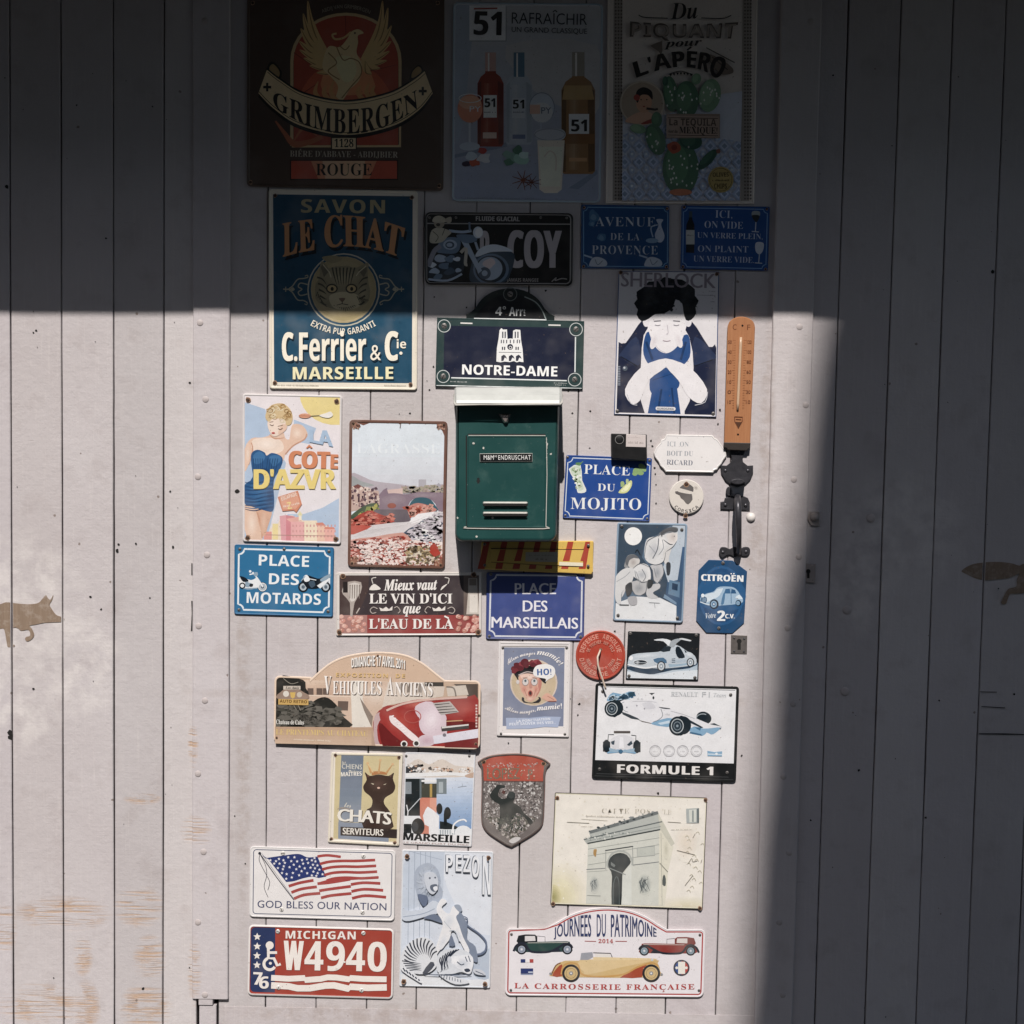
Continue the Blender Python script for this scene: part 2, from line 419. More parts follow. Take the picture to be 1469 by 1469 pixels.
def ringtext(A, c, t, r0, r1, a0, a1, col):
    n = len(t)
    for k, ch in enumerate(t):
        if ch == ' ': continue
        a = R(a0+(a1-a0)*(k+.5)/n); da = R((a1-a0)/n)*.40; P = lambda r, q: (c[0]+r*math.cos(q), c[1]+r*math.sin(q))
        A.text(ch, [P(r0, a-da), P(r0, a+da)], 1, col, 'S', 0, 1, [P(r1, a-da), P(r1, a+da)])
def ctr(fr, q): return (fr[0]+sum(p[0] for p in q)/len(q)/fr[2], fr[1]+sum(p[1] for p in q)/len(q)/fr[2])
def sign(name, label, cat, fr, q, r, prof, group='signs on the door', mat=None, lift=None, outline=None, part='panel'):
    """root Empty and plate of a sign; returns root and an Art ready to draw on its face"""
    cx, cy = ctr(fr, q); root = thing(name, label, cat, W(cx, cy, 0), group)
    plate(part, root, outline or rrect(q, r), prof, fr, mat, lift)
    return root, Art(fr, prof[-1][1], q if not outline else None, lift)
def shrink(q, d): return inset(q, d)
def notch_border(A, q, w, n, col):
    """the street-sign line whose corners are cut in by small round notches"""
    P = []
    for i in range(4):
        p = Vector(q[i]); a = (Vector(q[i-1])-p).normalized(); b = (Vector(q[(i+1) % 4])-p).normalized()
        for k in range(6):
            t = k/5*math.pi/2; P.append(tuple(p+a*n*math.cos(t)+b*n*math.sin(t)))
    A.line(P, w, col, closed=True)
# ------------------------------------------------------------------ the setting
ZT = 3.2
def slab(name, pts, th, mat, parent=None, axis=(0, 1, 0), cols=None):
    """a polygon (world points) given a thickness along axis"""
    n = len(pts); a = Vector(axis)*th; V = [Vector(p) for p in pts]+[Vector(p)+a for p in pts]
    Fc = [tuple(range(n)), tuple(range(2*n-1, n-1, -1))]+[(i, i+n, (i+1) % n+n, (i+1) % n) for i in range(n)]
    o = mesh(name, V, Fc, mat, parent, [lin(cols)]*len(Fc) if cols else None)
    b = bmesh.new(); b.from_mesh(o.data); bmesh.ops.recalc_face_normals(b, faces=b.faces); b.to_mesh(o.data); b.free(); return o
M = NT('street_paving'); v = M.scaled((1, 1, 1)); br = M.n('TexBrick', i_Vector=v, i_Scale=2.2, i_Mortar_Size=.012)
br.inputs['Color1'].default_value = (.07, .066, .062, 1); br.inputs['Color2'].default_value = (.055, .052, .05, 1); br.inputs['Mortar'].default_value = (.04, .04, .04, 1)
M.set('Base Color', M.mix(M.math('MULTIPLY', M.noise(v, 5, 4), .5), br.outputs[0], (.06, .056, .052))); M.set('Roughness', .85)
tag(mesh('ground', [(-60, -60, 0), (60, -60, 0), (60, 20, 0), (-60, 20, 0)], [(0, 1, 2, 3)], M.m), kind='structure')
M = NT('rough_plaster'); v = M.scaled((1, 1, 1)); M.set('Base Color', M.mix(M.noise(v, 3, 5), (.16, .14, .12), (.22, .2, .18))); M.set('Roughness', .9); M.bump(M.noise(v, 30, 4), .5, .01)
PLASTER = M.m
EAVE_WOOD = mat_plain('dark_eave_wood', '3c332c', .8, 0, .25, 20)
# the house across the lane whose corner throws the soft shadow on the right
HY = 7.0
edge = [(1184, 425), (1176, 465), (1164, 520), (1153, 600), (1145, 700), (1125, 800), (1103, 900), (1097, 1000), (1092, 1100), (1081, 1200), (1074, 1300), (1068, 1400), (1060, 1469)]
prof = []
for px, py in edge:
    p = W(px, py)-SUND*(HY/SUND.y); prof.append((p.x, p.z))
prof = [(prof[0][0]+.12, 12.2), (prof[0][0]+.03, prof[0][1]+.3)]+prof+[(prof[-1][0]-.05, 0.0)]
hs = thing('stone_house', 'rendered house across the lane, its rough corner shading the right of the door', 'house', (2, -HY-1.5, 0))
slab('wall', [(x, -HY, z) for x, z in prof]+[(6.5, -HY, 0), (6.5, -HY, 12.2)], -5, PLASTER, hs)
slab('roof', [(prof[0][0]-.1, -HY-.2, 12.2), (6.8, -HY-.2, 12.2), (6.8, -HY-2.9, 13.6), (prof[0][0]-.1, -HY-2.9, 13.6)], .15, EAVE_WOOD, hs, (0, 0, 1))
for wx in (3.2, 5.0):
    for wz in (1.2, 4.6, 7.8): slab('window', [(wx-.45, -HY+.01, wz), (wx+.45, -HY+.01, wz), (wx+.45, -HY+.01, wz+1.4), (wx-.45, -HY+.01, wz+1.4)], -.05, DARK, hs)
lh = thing('sky_block_house', 'unseen low house added across the lane to block low sky light', 'house', (-5, -HY-2, 0))  # added out of view to cut the sky light reaching the door
slab('wall', [(-14, -HY-.4, 0), (prof[-1][0]-.2, -HY-.4, 0), (prof[-1][0]-.2, -HY-.4, 6.5), (-14, -HY-.4, 6.5)], -5, PLASTER, lh)
slab('roof', [(-14.2, -HY-.2, 6.48), (prof[-1][0]-.21, -HY-.2, 6.48), (prof[-1][0]-.21, -HY-3, 7.2), (-14.2, -HY-3, 7.2)], .12, EAVE_WOOD, lh, (0, 0, 1))
# the eave over the door
ED = .8
def eave_z(x): return 1.7268+.0115*x+ED*1.1
ev = thing('eave', 'shallow boarded eave above the door, shading its upper third', 'eave', (0, -.4, 2.9))
xs = [-3.6+.18*i for i in range(41)]
lip = [Vector((x, -ED, eave_z(x+.06)+random.uniform(-.002, .002))) for x in xs]; wallp = [Vector((x, 0.05, eave_z(x)+.22)) for x in xs]
n = len(xs); V = lip+wallp+[p+Vector((0, 0, .06)) for p in lip]+[p+Vector((0, 0, .06)) for p in wallp]
Fc = []
for i in range(n-1): Fc += [(i, i+1, n+i+1, n+i), (2*n+i, 3*n+i, 3*n+i+1, 2*n+i+1), (i, 2*n+i, 2*n+i+1, i+1)]
Fc += [(0, n, 3*n, 2*n), (n-1, 3*n-1, 4*n-1, 2*n-1)]
mesh('roof', V, Fc, EAVE_WOOD, ev)
for i in range(2, 40, 4):
    x = xs[i]+.05; slab('rafter', [(x, -ED+.25, eave_z(x)+.075), (x+.07, -ED+.25, eave_z(x)+.075), (x+.07, .04, eave_z(x)+.21), (x, .04, eave_z(x)+.21)], -.07, EAVE_WOOD, ev, (0, 0, 1))
# ------------------------------------------------------------------ boards
def xline(x0, y0, x1, y1, h=0.0):
    a, b = W(x0, y0, h), W(x1, y1, h); s = (b.x-a.x)/(b.z-a.z); return (a.x-s*a.z, a.x+s*(ZT-a.z))
def wander(n, w):
    q = [random.gauss(0, w) for _ in range(n+1)]; s_ = [sum(q[max(0, i-4):i+5])/9*2.2 for i in range(n+1)]
    return [a+.25*b for a, b in zip(s_, q)]
def boards(name, parent, lines, h, depth=.022, gap=.0013, bev=.0016, seg=70, z0=.0, z1=ZT, wob=.0004, mat=None, tint=.065):
    """one board between each pair of lines (x at z=0, x at z=ZT)"""
    V, Fc, C = [], [], []
    for (a, b) in zip(lines, lines[1:]):
        t = 1+random.uniform(-tint, tint); cc = (t, t*random.uniform(.99, 1.01), t*random.uniform(.985, 1.015)); hh = h+random.uniform(-.0008, .0008); o0 = len(V)
        jl = wander(seg, wob); jr = wander(seg, wob)
        for i in range(seg+1):
            z = z0+(z1-z0)*i/seg; l = a[0]+(a[1]-a[0])*z/ZT+gap+jl[i]; r = b[0]+(b[1]-b[0])*z/ZT-gap+jr[i]
            V += [Vector((l, -hh+depth, z)), Vector((l, -hh+bev, z)), Vector((l+bev, -hh, z)), Vector((r-bev, -hh, z)), Vector((r, -hh+bev, z)), Vector((r, -hh+depth, z))]
        for i in range(seg):
            for k in range(5): q = o0+i*6+k; Fc.append((q, q+1, q+7, q+6)); C.append(cc)
        q = o0; Fc.append((q, q+5, q+4, q+3, q+2, q+1)); C.append(cc); q = o0+seg*6; Fc.append((q, q+1, q+2, q+3, q+4, q+5)); C.append(cc)
    o = mesh(name, V, Fc, mat or PAINT, parent, C)
    b = bmesh.new(); b.from_mesh(o.data); bmesh.ops.recalc_face_normals(b, faces=b.faces); b.to_mesh(o.data); b.free(); return o
Z0 = (0, 0, 0)
HW, HB = .004, .010
lw = thing('plank_wall', 'pale pinkish plank wall left of the door with a bare wood animal shape', 'wall', Z0)
dr = thing('plank_door', 'pale plank door covered in enamel signs, with iron handle', 'door', Z0)
rw = thing('plank_wall', 'plank wall right of the door lying in shade beside the iron handle', 'wall', Z0)
LL = [xline(14, 0, 20, 1469), xline(88, 0, 92, 1469), xline(163, 0, 165, 1469), xline(236, 0, 234, 1469), xline(284, 0, 283, 1469)]
LL = [(LL[0][0]-.108*i, LL[0][1]-.108*i) for i in range(12, 0, -1)]+LL
boards('planks', lw, LL, HW)
DL = [xline(316, 0, 313, 1469), xline(384, 450, 381, 1440), xline(458, 450, 453, 1440), xline(532, 450, 526, 1440), xline(607, 450, 597, 1440), xline(682, 450, 669, 1440), xline(758, 450, 741, 1440),
      xline(832, 450, 812, 1440), xline(907, 450, 884, 1440), xline(980, 450, 955, 1440), xline(1054, 450, 1027, 1440), xline(1128, 0, 1090, 1469)]
boards('planks', dr, DL, 0.0, gap=.0010, wob=.0005)
RL = [xline(1129.5, 0, 1091.5, 1469), xline(1217, 0, 1168, 1469), xline(1293, 0, 1240, 1469), xline(1367, 0, 1313, 1469), xline(1443, 0, 1385, 1469), xline(1518, 0, 1457, 1469)]
RL += [(RL[-1][0]+.108*i, RL[-1][1]+.108*i) for i in range(1, 12)]
boards('planks', rw, RL, HW)
# dark boards behind the gaps
slab('backing', [(-2.6, .024, 0), (LL[-1][0], .024, 0), (LL[-1][1], .024, ZT), (-2.6, .024, ZT)], .02, DARK, lw)
slab('backing', [(LL[-1][0]+.001, .024, 0), (RL[0][0]-.001, .024, 0), (RL[0][1]-.001, .024, ZT), (LL[-1][1]+.001, .024, ZT)], .02, DARK, dr)
slab('backing', [(RL[0][0], .024, 0), (2.6, .024, 0), (2.6, .024, ZT), (RL[0][1], .024, ZT)], .02, DARK, rw)
# cover battens
bl = boards('batten', lw, [xline(277, 0, 275.5, 1400, HB), xline(330, 0, 327, 1400, HB)], HB, depth=.0115, gap=0, bev=.002, z0=W(300, 1433, HB).z, wob=.0005)
br_ = boards('batten', rw, [xline(1122, 0, 1082, 1469, HB), xline(1180, 0, 1137, 1469, HB)], HB, depth=.0115, gap=0, bev=.002, wob=.0006)
boards('post_stub', lw, [xline(285.5, 1440, 285.5, 1469, .006), xline(310, 1440, 310, 1469, .006)], .006, depth=.02, gap=0, bev=.001, z1=W(300, 1441, 0).z, seg=6)
boards('stub_cap', lw, [xline(285, 1430, 285, 1440, .008), xline(305, 1430, 305, 1440, .008)], .008, depth=.02, gap=0, bev=.001, z0=W(300, 1439.5, 0).z, z1=W(300, 1431, 0).z, seg=4)
boards('threshold_rail', dr, [xline(321, 1469, 321, 1440), xline(1088, 1469, 1088, 1440)], .0016, depth=.0012, gap=0, bev=.0004, z1=W(700, 1450, 0).z, seg=10, wob=0)
# round painted bolt heads
PB = NT('painted_bolt'); PB.set('Base Color', (.45, .40, .388, 1)); PB.set('Roughness', .55); PB.bump(PB.noise(PB.scaled((1, 1, 1)), 300, 3), .4, .001); PB = PB.m
_b = {}
def bolt(px, py, h, parent, r, mat, name='bolt', dome=.45):
    k = (r, mat.name, dome)
    if k not in _b:
        s = r*.00147; V, Fc = lathe([(s, -.001), (s, s*.12), (s*.9, s*dome*.55), (s*.65, s*dome*.85), (s*.3, s*dome), (s*.08, s*dome*1.02)], 14)
        me = bpy.data.meshes.new(name); me.from_pydata([tuple(v) for v in V], [], Fc); me.materials.append(mat); me.polygons.foreach_set('use_smooth', [True]*len(me.polygons))
        b = bmesh.new(); b.from_mesh(me); bmesh.ops.recalc_face_normals(b, faces=b.faces); b.to_mesh(me); b.free(); _b[k] = me
    o = bpy.data.objects.new(name, _b[k]); COL.objects.link(o); o.parent = parent; o.location = W(px, py, h)-wloc(parent); return o
for x, y in ((294, 30), (287, 463), (295, 573), (284, 684), (297, 796), (285, 898), (294, 1005), (284, 1110), (292, 1222), (284, 1323), (294, 1427)): bolt(x, y, HB, bl, 4.6, PB, dome=.3)
for x, y in ((1163, 31), (1147, 469), (1156, 581), (1139, 688), (1146, 799), (1130, 901), (1138, 1010), (1124, 1114), (1132, 1223), (1118, 1323), (1123, 1427)): bolt(x, y, HB, br_, 4.6, PB, dome=.3)
for x, y in ((1249, 743), (1215, 875), (1212, 992)): bolt(x, y, HW, rw, 6.3, PB, dome=.3)
bolt(1077, 742, 0, dr, 6.8, mat_plain('painted_knob', 'e2dcd6', .45), 'knob', .8)
# bare-wood animal shapes, cut where the boards meet
M = NT('bare_wood'); v = M.scaled((200, 1, 9)); vb = M.scaled((1, 1, 1)); nn = M.noise(v, 1, 4, .6)
c = M.mix(nn, (.17, .115, .078), (.29, .215, .155)); c = M.mix(M.math('MULTIPLY', M.ramp(M.noise(vb, 60, 4, .7), .5, .72), .5), c, (.42, .36, .31)); M.set('Base Color', c); M.set('Roughness', .8); M.bump(nn, .4, .001); BARE = M.m
def bare(fr, polys_, wall, lines, label):
    A = Art(fr, HW+.0012); V = []
    for a, b in zip(lines, lines[1:]):
        # the board's outline in crop coordinates
        def crop(x, z):
            q = Vector((x, -HW, z))-CAMLOC; q = q/q.dot(FWD); return ((734.5+q.dot(RIGHT)*FPX-fr[0])*fr[2], (734.5-q.dot(UP)*FPX-fr[1])*fr[2])
        g = .003
        A.clip = [crop(a[1]+g, ZT), crop(b[1]-g, ZT), crop(b[0]-g, 0), crop(a[0]+g, 0)]
        for p in polys_: A.poly(p, '000000', 3)
    A.h = HW; A.build('animal_patch', wall, BARE, label)
boar = [(-260, 470), (-120, 450), (0, 450), (110, 415), (260, 432), (480, 450), (620, 440), (690, 415), (740, 360), (805, 290), (840, 340), (885, 370), (935, 285), (915, 370), (870, 455), (900, 520), (980, 630), (1060, 665), (1110, 680), (1130, 715), (1100, 755), (1030, 765), (790, 775), (640, 805), (520, 830),
        (560, 880), (600, 985), (560, 1060), (480, 1105), (440, 1065), (460, 1025), (530, 1000), (500, 900), (370, 915), (300, 865), (215, 885), (205, 1130), (255, 1165), (240, 1200), (150, 1205), (125, 1170), (75, 900), (0, 885), (-120, 860), (-260, 880)]
bare(F(0, 830, 120, 940, 1469), [boar], lw, LL, 'brown bare wood boar shape with pointed snout')
tail = [(115, 478), (200, 410), (330, 355), (540, 325), (800, 320), (1000, 345), (1130, 385), (1212, 350), (1500, 300), (1800, 320), (1950, 420), (1900, 700), (1700, 860), (1500, 830), (1230, 865), (1060, 880), (970, 885), (930, 960), (890, 1060), (810, 1045), (850, 940), (930, 800), (1020, 770), (1085, 740), (1090, 620), (1125, 530), (1050, 560), (930, 605), (700, 630), (530, 640), (380, 615), (240, 555), (150, 510)]
bare(F(1370, 780, 1469, 900, 1212), [tail], rw, RL, 'dark bare wood shape with leaf pointed end')
# nail holes, knots and splits in the boards
def marks(parent, lst, h):
    A = Art((0, 0, 1), h)
    for x, y, r in lst: A.poly([(x+r*random.uniform(.6, 1.3)*math.cos(a), y+r*random.uniform(.6, 1.3)*math.sin(a)) for a in [k*.9 for k in range(7)]], '1d1815')
    o = A.build('nail_holes', parent, DARK); o['kind'] = 'stuff'
def rnd(n, x0, x1, y0, y1): return [(random.uniform(x0, x1), random.uniform(y0, y1), random.choice((.6, .7, .8, 1.1))) for _ in range(n)]
marks(dr, [(815, 561, 1.6), (821, 593, 1.5), (847, 590, 1.6), (846, 643, 1.2), (934, 632, 1.6), (1033, 588, 1.6), (1030, 608, 1.4), (941, 695, 1.3), (939, 671, 1.5), (940, 680, 1.4), (941, 722, 1.3), (831, 1010, 1.8), (829, 1026, 1.4), (882, 906, 1.5), (623, 426, 1.5), (783, 417, 1.6), (669, 441, 1.4), (622, 526, 1.5),
                (616, 559, 1.4), (340, 705, 3.2), (352, 1239, 1.3), (588, 593, 1.6), (936, 640, 1.6), (1042, 648, 1.7), (1038, 660, 1.3), (944, 1138, 1.8), (1064, 1084, 1.5), (1050, 985, 1.2)]+rnd(34, 335, 1080, 460, 1460), .0009)
marks(lw, [(52, 474, 1.7), (48, 477, 1.3), (292, 693, 3.6), (168, 790, 3.0), (170, 781, 1.6), (195, 780, 1.8), (248, 785, 2.0), (272, 549, 1.7), (130, 856, 2.0), (145, 874, 1.5), (15, 1052, 4.5), (15, 1058, 4.0), (48, 988, 1.8), (244, 705, 1.4), (152, 342, 1.6), (110, 151, 1.4), (219, 153, 1.5), (10, 268, 3), (205, 1418, 2)]+rnd(22, 5, 272, 20, 1460), HW+.0012)
marks(rw, [(1424, 390, 3.0), (1232, 1105, 1.8), (1328, 1173, 2.0), (1347, 1005, 1.5), (1455, 996, 1.6), (1195, 108, 1.5), (1163, 1177, 1.6), (1165, 740, 1.2)]+rnd(20, 1190, 1465, 20, 1460), HW+.0012)
A = Art((0, 0, 1), HB+.0006); A.polys([[(1091, 1280), (1100, 1281), (1112, 1276), (1116, 1278), (1126, 1277), (1138, 1281), (1138, 1282.5), (1118, 1283), (1108, 1282.5), (1091, 1281.5)]], '1d1815'); A.build('split', br_, DARK)
A = Art((0, 0, 1), HW+.0012); A.polys([[(1404, 1052), (1440, 1052), (1469, 1053), (1469, 1054.4), (1404, 1053.4)], [(1406, 992), (1430, 992.4), (1430, 993.3), (1406, 993)], [(1408, 1013), (1442, 1015), (1442, 1016.2), (1408, 1014)]], '1d1815'); A.build('split', rw, DARK)
A = Art((0, 0, 1), HW+.0014); A.polys([[(274.5, 808), (276, 808), (276, 825), (274.5, 825)], [(274.3, 862), (276.2, 862), (276, 905), (273.8, 905), (275, 880)]], '1d1815'); A.build('split', lw, DARK)
# ------------------------------------------------------------------ iron work of the door
IRON = mat_plain('wrought_iron', '4a494e', .36, .45, .22, 90, .4, .001)
def solid(name, parent, out, fr, h0, h1, mat, bev=1.0, lift=None): return plate(name, parent, out, [(0, h0, '808080'), (0, h1-bev*.0012, '808080'), (bev, h1, '808080')], fr, mat, lift)
FH = F(1010, 640, 1110, 940, 490)
up_ = [(188, 5), (283, 5), (287, 45), (270, 85), (275, 112), (305, 137), (345, 135), (345, 190), (325, 238), (290, 272), (235, 290), (190, 274), (150, 243), (120, 190), (115, 135), (158, 137), (190, 112), (196, 85), (182, 45)]
hd = solid('handle', dr, up_, FH, 0, .005, IRON, .8)
solid('bracket', hd, [(115, 392), (140, 388), (146, 364), (200, 352), (280, 352), (308, 364), (322, 396), (322, 455), (115, 446)], FH, 0, .004, IRON)
solid('bracket', hd, spline([(105, 745), (118, 712), (150, 710), (180, 722), (215, 706), (250, 722), (280, 708), (315, 712), (325, 740), (308, 772), (275, 775), (245, 768), (215, 780), (180, 766), (150, 775), (130, 790), (110, 770)], True, 3), FH, 0, .005, IRON)
solid('washer', hd, ellipse(175, 318, 22, 34, 14), FH, 0, .008, IRON)
def tube(name, parent, path, rad, mat, n=10):
    V, Fc = [], []
    for i, p in enumerate(path):
        p = Vector(p); d = (Vector(path[min(i+1, len(path)-1)])-Vector(path[max(i-1, 0)])).normalized(); a = d.cross(Vector((1, 0, .001))).normalized(); b = d.cross(a).normalized(); r = rad[i] if isinstance(rad, (list, tuple)) else rad
        for k in range(n): t = 2*math.pi*k/n; V.append(p+a*r*math.cos(t)+b*r*math.sin(t))
    for i in range(len(path)-1):
        for k in range(n): Fc.append((i*n+k, i*n+(k+1) % n, (i+1)*n+(k+1) % n, (i+1)*n+k))
    Fc += [tuple(range(n-1, -1, -1)), tuple(range((len(path)-1)*n, len(path)*n))]
    o = mesh(name, V, Fc, mat, parent, None, True)
    b = bmesh.new(); b.from_mesh(o.data); bmesh.ops.recalc_face_normals(b, faces=b.faces); b.to_mesh(o.data); b.free(); return o
def hp(u, v, h): return W(FH[0]+u/FH[2], FH[1]+v/FH[2], h)
tube('grip', hd, [hp(236, 352, .002), hp(236, 368, .03), hp(237, 392, .050), hp(239, 430, .057), hp(242, 520, .058), hp(245, 620, .053), hp(246, 690, .040), hp(245, 735, .022), hp(243, 752, .003)], [.007, .007, .0072, .0074, .0066, .0057, .0052, .0056, .007], IRON, 12)
solid('thumb_piece', hd, ellipse(237, 250, 50, 21, 20), FH, .004, .034, IRON, 1.2)
for u, v in ((235, 40), (150, 172), (308, 172), (150, 412), (292, 415), (132, 745), (295, 742)): bolt(FH[0]+u/FH[2], FH[1]+v/FH[2], .0045, hd, 2.6, IRON, 'rivet', .7)
kp = solid('keyhole_plate', dr, [(190, 1327), (304, 1332), (301, 1462), (188, 1460)], FH, 0, .002, mat_plain('dull_zinc', '77706c', .5, .5, .2, 120), .5)
A = Art(FH, .0022); A.circ(247, 1372, 17, '000000'); A.rect(236, 1375, 258, 1432, '000000'); A.build('keyhole', kp, DARK)
for u, v in ((212, 1350), (282, 1354), (212, 1442), (280, 1444)): bolt(FH[0]+u/FH[2], FH[1]+v/FH[2], .002, kp, 1.6, IRON, 'rivet', .6)
# small fittings on the shaded wall
FK = F(1030, 440, 1469, 960, 1240)
LATCH = mat_plain('painted_latch', 'a89c96', .5)
lt = solid('latch_plate', rw, [(358, 1040), (396, 1042), (393, 1120), (355, 1118)], FK, HW, HW+.004, LATCH, .6)
A = Art(FK, HW+.0042); A.circ(366, 1072, 9, '000000'); A.rect(361, 1075, 371, 1100, '000000'); A.build('keyhole', lt, DARK)
for u, v in ((384, 1050), (386, 1108)): bolt(FK[0]+u/FK[2], FK[1]+v/FK[2], HW+.003, lt, 2, LATCH, 'rivet', .6)
ct = solid('catch', rw, [(370, 830), (410, 830), (412, 890), (378, 888), (362, 860)], FK, HW, HW+.004, LATCH, .6)
bolt(FK[0]+390/FK[2], FK[1]+852/FK[2], HW+.003, ct, 6.4, LATCH, 'knob', 1.0)
# ------------------------------------------------------------------ the signs, top row
def tin(t=.005, rim='d8d4cc', face=None, rw=1.5, dip=.001):
    return [(0, .0004, rim), (0, t-.001, rim), (.8, t, rim), (rw, t, rim), (rw+.9, t-dip, face or rim)]
def flat(t=.003, c='d8d4cc', edge=None): return [(0, .0003, edge or c), (0, t-.0006, edge or c), (.6, t, c)]
def parts(A, root, mat=None):
    """closes what was drawn so far as the picture; what follows is lettering"""
    A.build('picture', root, mat)
def bottle(A, cx, y0, y1, hw, nw, ys, glass, cap_, shade, capy):
    P = [(cx-nw, y0), (cx+nw, y0), (cx+nw, ys-(ys-y0)*.18), (cx+hw*.75, ys-6), (cx+hw, ys+hw*.45), (cx+hw, y1-20), (cx+hw*.85, y1), (cx-hw*.85, y1), (cx-hw, y1-20), (cx-hw, ys+hw*.45), (cx-hw*.75, ys-6), (cx-nw, ys-(ys-y0)*.18)]
    A.poly(P, glass)
    A.poly([(cx+hw*.55, ys+20), (cx+hw*.97, ys+hw*.5), (cx+hw*.97, y1-20), (cx+hw*.6, y1-12)], shade); A.poly([(cx-hw*.97, ys+hw*.5), (cx-hw*.7, ys+20), (cx-hw*.75, y1-12), (cx-hw*.97, y1-20)], shade)
    for k in range(5): A.line([(cx-hw*.45+k*hw*.12, ys+40), (cx-hw*.5+k*hw*.12, y1-30)], hw*.13, mixhex(glass, 'd8cfc4', .10+.06*k if k < 3 else .28-.06*k))
    A.rect(cx-nw, y0, cx+nw, capy, cap_); A.rect(cx-nw*.5, y0+5, cx-nw*.2, capy, 'c8c4be')
KLIGHT = 1.5  # lifts the top row's print colours to stand in for glare in the shade
# 1 abbey beer board
f = F(340, 0, 640, 280, 1469)
root, A = sign('metal_sign', 'large dark brown beer sign with a golden phoenix over a cream ribbon', 'sign', f, [(72, -70), (1458, -62), (1450, 1342), (68, 1310)], 30, tin(.006, '453428', '46362b', 3))
win = [(398, 1020), (398, 430)]+arc(765, 430, 368, 180, 360, 320)+[(1132, 1020)]
A.line([(385, 1025), (385, 430)]+arc(765, 430, 380, 180, 360, 330)+[(1145, 1025), (385, 1025)], 22, 'b59a6c'); A.poly(win, '9c3f26')
A.poly([(430, 900), (500, 560), (765, 430), (1020, 560), (1110, 900)], 'b5532f', 5); A.poly([(600, 640), (680, 400), (860, 400), (960, 640)], 'c9814f', 4)
for p in ([(760, 115), (765, 240)], [(930, 500), (1125, 455)], [(400, 370), (560, 480)], [(410, 690), (560, 590)]): A.line(p, 6, '6b2616', taper=(1, .5))
G, GS = 'c2a063', '8a6638'
for tip, mid in (((497, 5), (530, 190)), ((465, 95), (510, 240)), ((448, 200), (510, 300)), ((438, 290), (510, 350)), ((440, 350), (530, 400)), ((468, 408), (560, 440)), ((510, 460), (590, 470)), ((560, 512), (640, 500))):
    A.line([tip, mid, (665, 430)], 46, G, 6, taper=(.15, 1.1, .6)); A.line([tip, (mid[0]+6, mid[1]+18), (640, 440)], 9, GS, 6, taper=(.3, 1, .4))
for tip, mid in (((1022, 5), (1000, 190)), ((1060, 55), (1020, 240)), ((1085, 180), (1020, 300)), ((1082, 290), (1010, 350)), ((1070, 360), (990, 400)), ((1052, 425), (970, 440)), ((1005, 480), (950, 470)), ((945, 522), (910, 490))):
    A.line([tip, mid, (880, 420)], 44, G, 6, taper=(.15, 1.1, .6)); A.line([tip, (mid[0]-6, mid[1]+18), (900, 430)], 9, GS, 6, taper=(.3, 1, .4))
A.poly([(640, 330), (720, 330), (775, 270), (800, 225), (850, 205), (890, 232), (850, 250), (850, 300), (840, 370), (872, 440), (876, 510), (850, 575), (790, 630), (745, 700), (690, 700), (710, 610), (660, 540), (600, 470)], 'cdb07c', 5)
A.poly([(690, 420), (760, 390), (820, 420), (840, 500), (800, 570), (740, 560)], 'd8bd8c', 5)
A.line([(800, 225), (750, 265), (690, 275), (670, 245), (700, 235)], 14, G, 6); A.line([(700, 330), (745, 420), (800, 410), (860, 440), (872, 520), (800, 610), (735, 690)], 8, GS, 6)
A.line([(640, 370), (700, 440), (640, 500), (720, 560)], 8, GS, 6); A.line([(720, 320), (760, 350), (790, 320)], 7, GS, 5); A.dots([(828, 232)], 7, '3a2616')
for x, y in ((560, 570), (620, 600), (670, 560), (860, 600), (920, 580), (960, 600)): A.line([(x+40, 720), (x-10, 650), (x+10, y)], 40, 'c08a50', 6, taper=(1, .8, .1))
A.line([(270, 850), (330, 930), (400, 1010), (500, 1000), (600, 960)], 50, 'a05a38', 6, taper=(.2, .9, .6)); A.line([(400, 990), (470, 900), (560, 950)], 26, 'a8603a', 6, taper=(.2, 1, .3))
for sx in (((212, 480), (250, 432), (312, 500), (302, 560), (262, 552)), ((1310, 500), (1280, 455), (1225, 500), (1212, 560), (1250, 552))): A.poly(sx, '1a140f', 4); A.poly([((x-262)*.72+262 if x < 700 else (x-1262)*.72+1262, (y-500)*.74+500) for x, y in sx], '8f7448', 4)
up = spline([(210, 490), (300, 560), (470, 660), (760, 715), (1060, 660), (1230, 570), (1318, 500)], False, 6); dn = spline([(150, 655), (260, 765), (440, 880), (760, 948), (1080, 890), (1270, 780), (1375, 655)], False, 6)
A.poly([(x, y-14) for x, y in up]+[(x, y+26) for x, y in reversed(dn)], '15100c'); A.poly(up+list(reversed(dn)), 'cdb083')
A.line([(x+4, y+16) for x, y in up], 5, '4a3a26'); A.line([(x, y-16) for x, y in dn], 5, '4a3a26')
A.rect(372, 1122, 1132, 1265, '1c130d'); A.rect(380, 1130, 1124, 1256, 'a8442a'); A.poly([(520, 1131), (980, 1131), (930, 1255), (570, 1255)], 'c07a54'); A.poly([(600, 1131), (900, 1131), (880, 1255), (620, 1255)], 'd2a27c')
A.rect(660, 962, 842, 1052, '2a1d12'); A.rect(668, 970, 834, 1046, 'c8b08a')
for cx, cy in ((212, 612), (1305, 640)): A.rect(cx-8, cy-30, cx+8, cy+30, '1c130d'); A.rect(cx-28, cy-9, cx+28, cy+9, '1c130d')
parts(A, root)
A.text('GRIMBERGEN', [(255, 745), (775, 940), (1275, 752)], 125, '1c130d', 'B', .004, 1.05, [(255, 640), (775, 768), (1260, 632)])
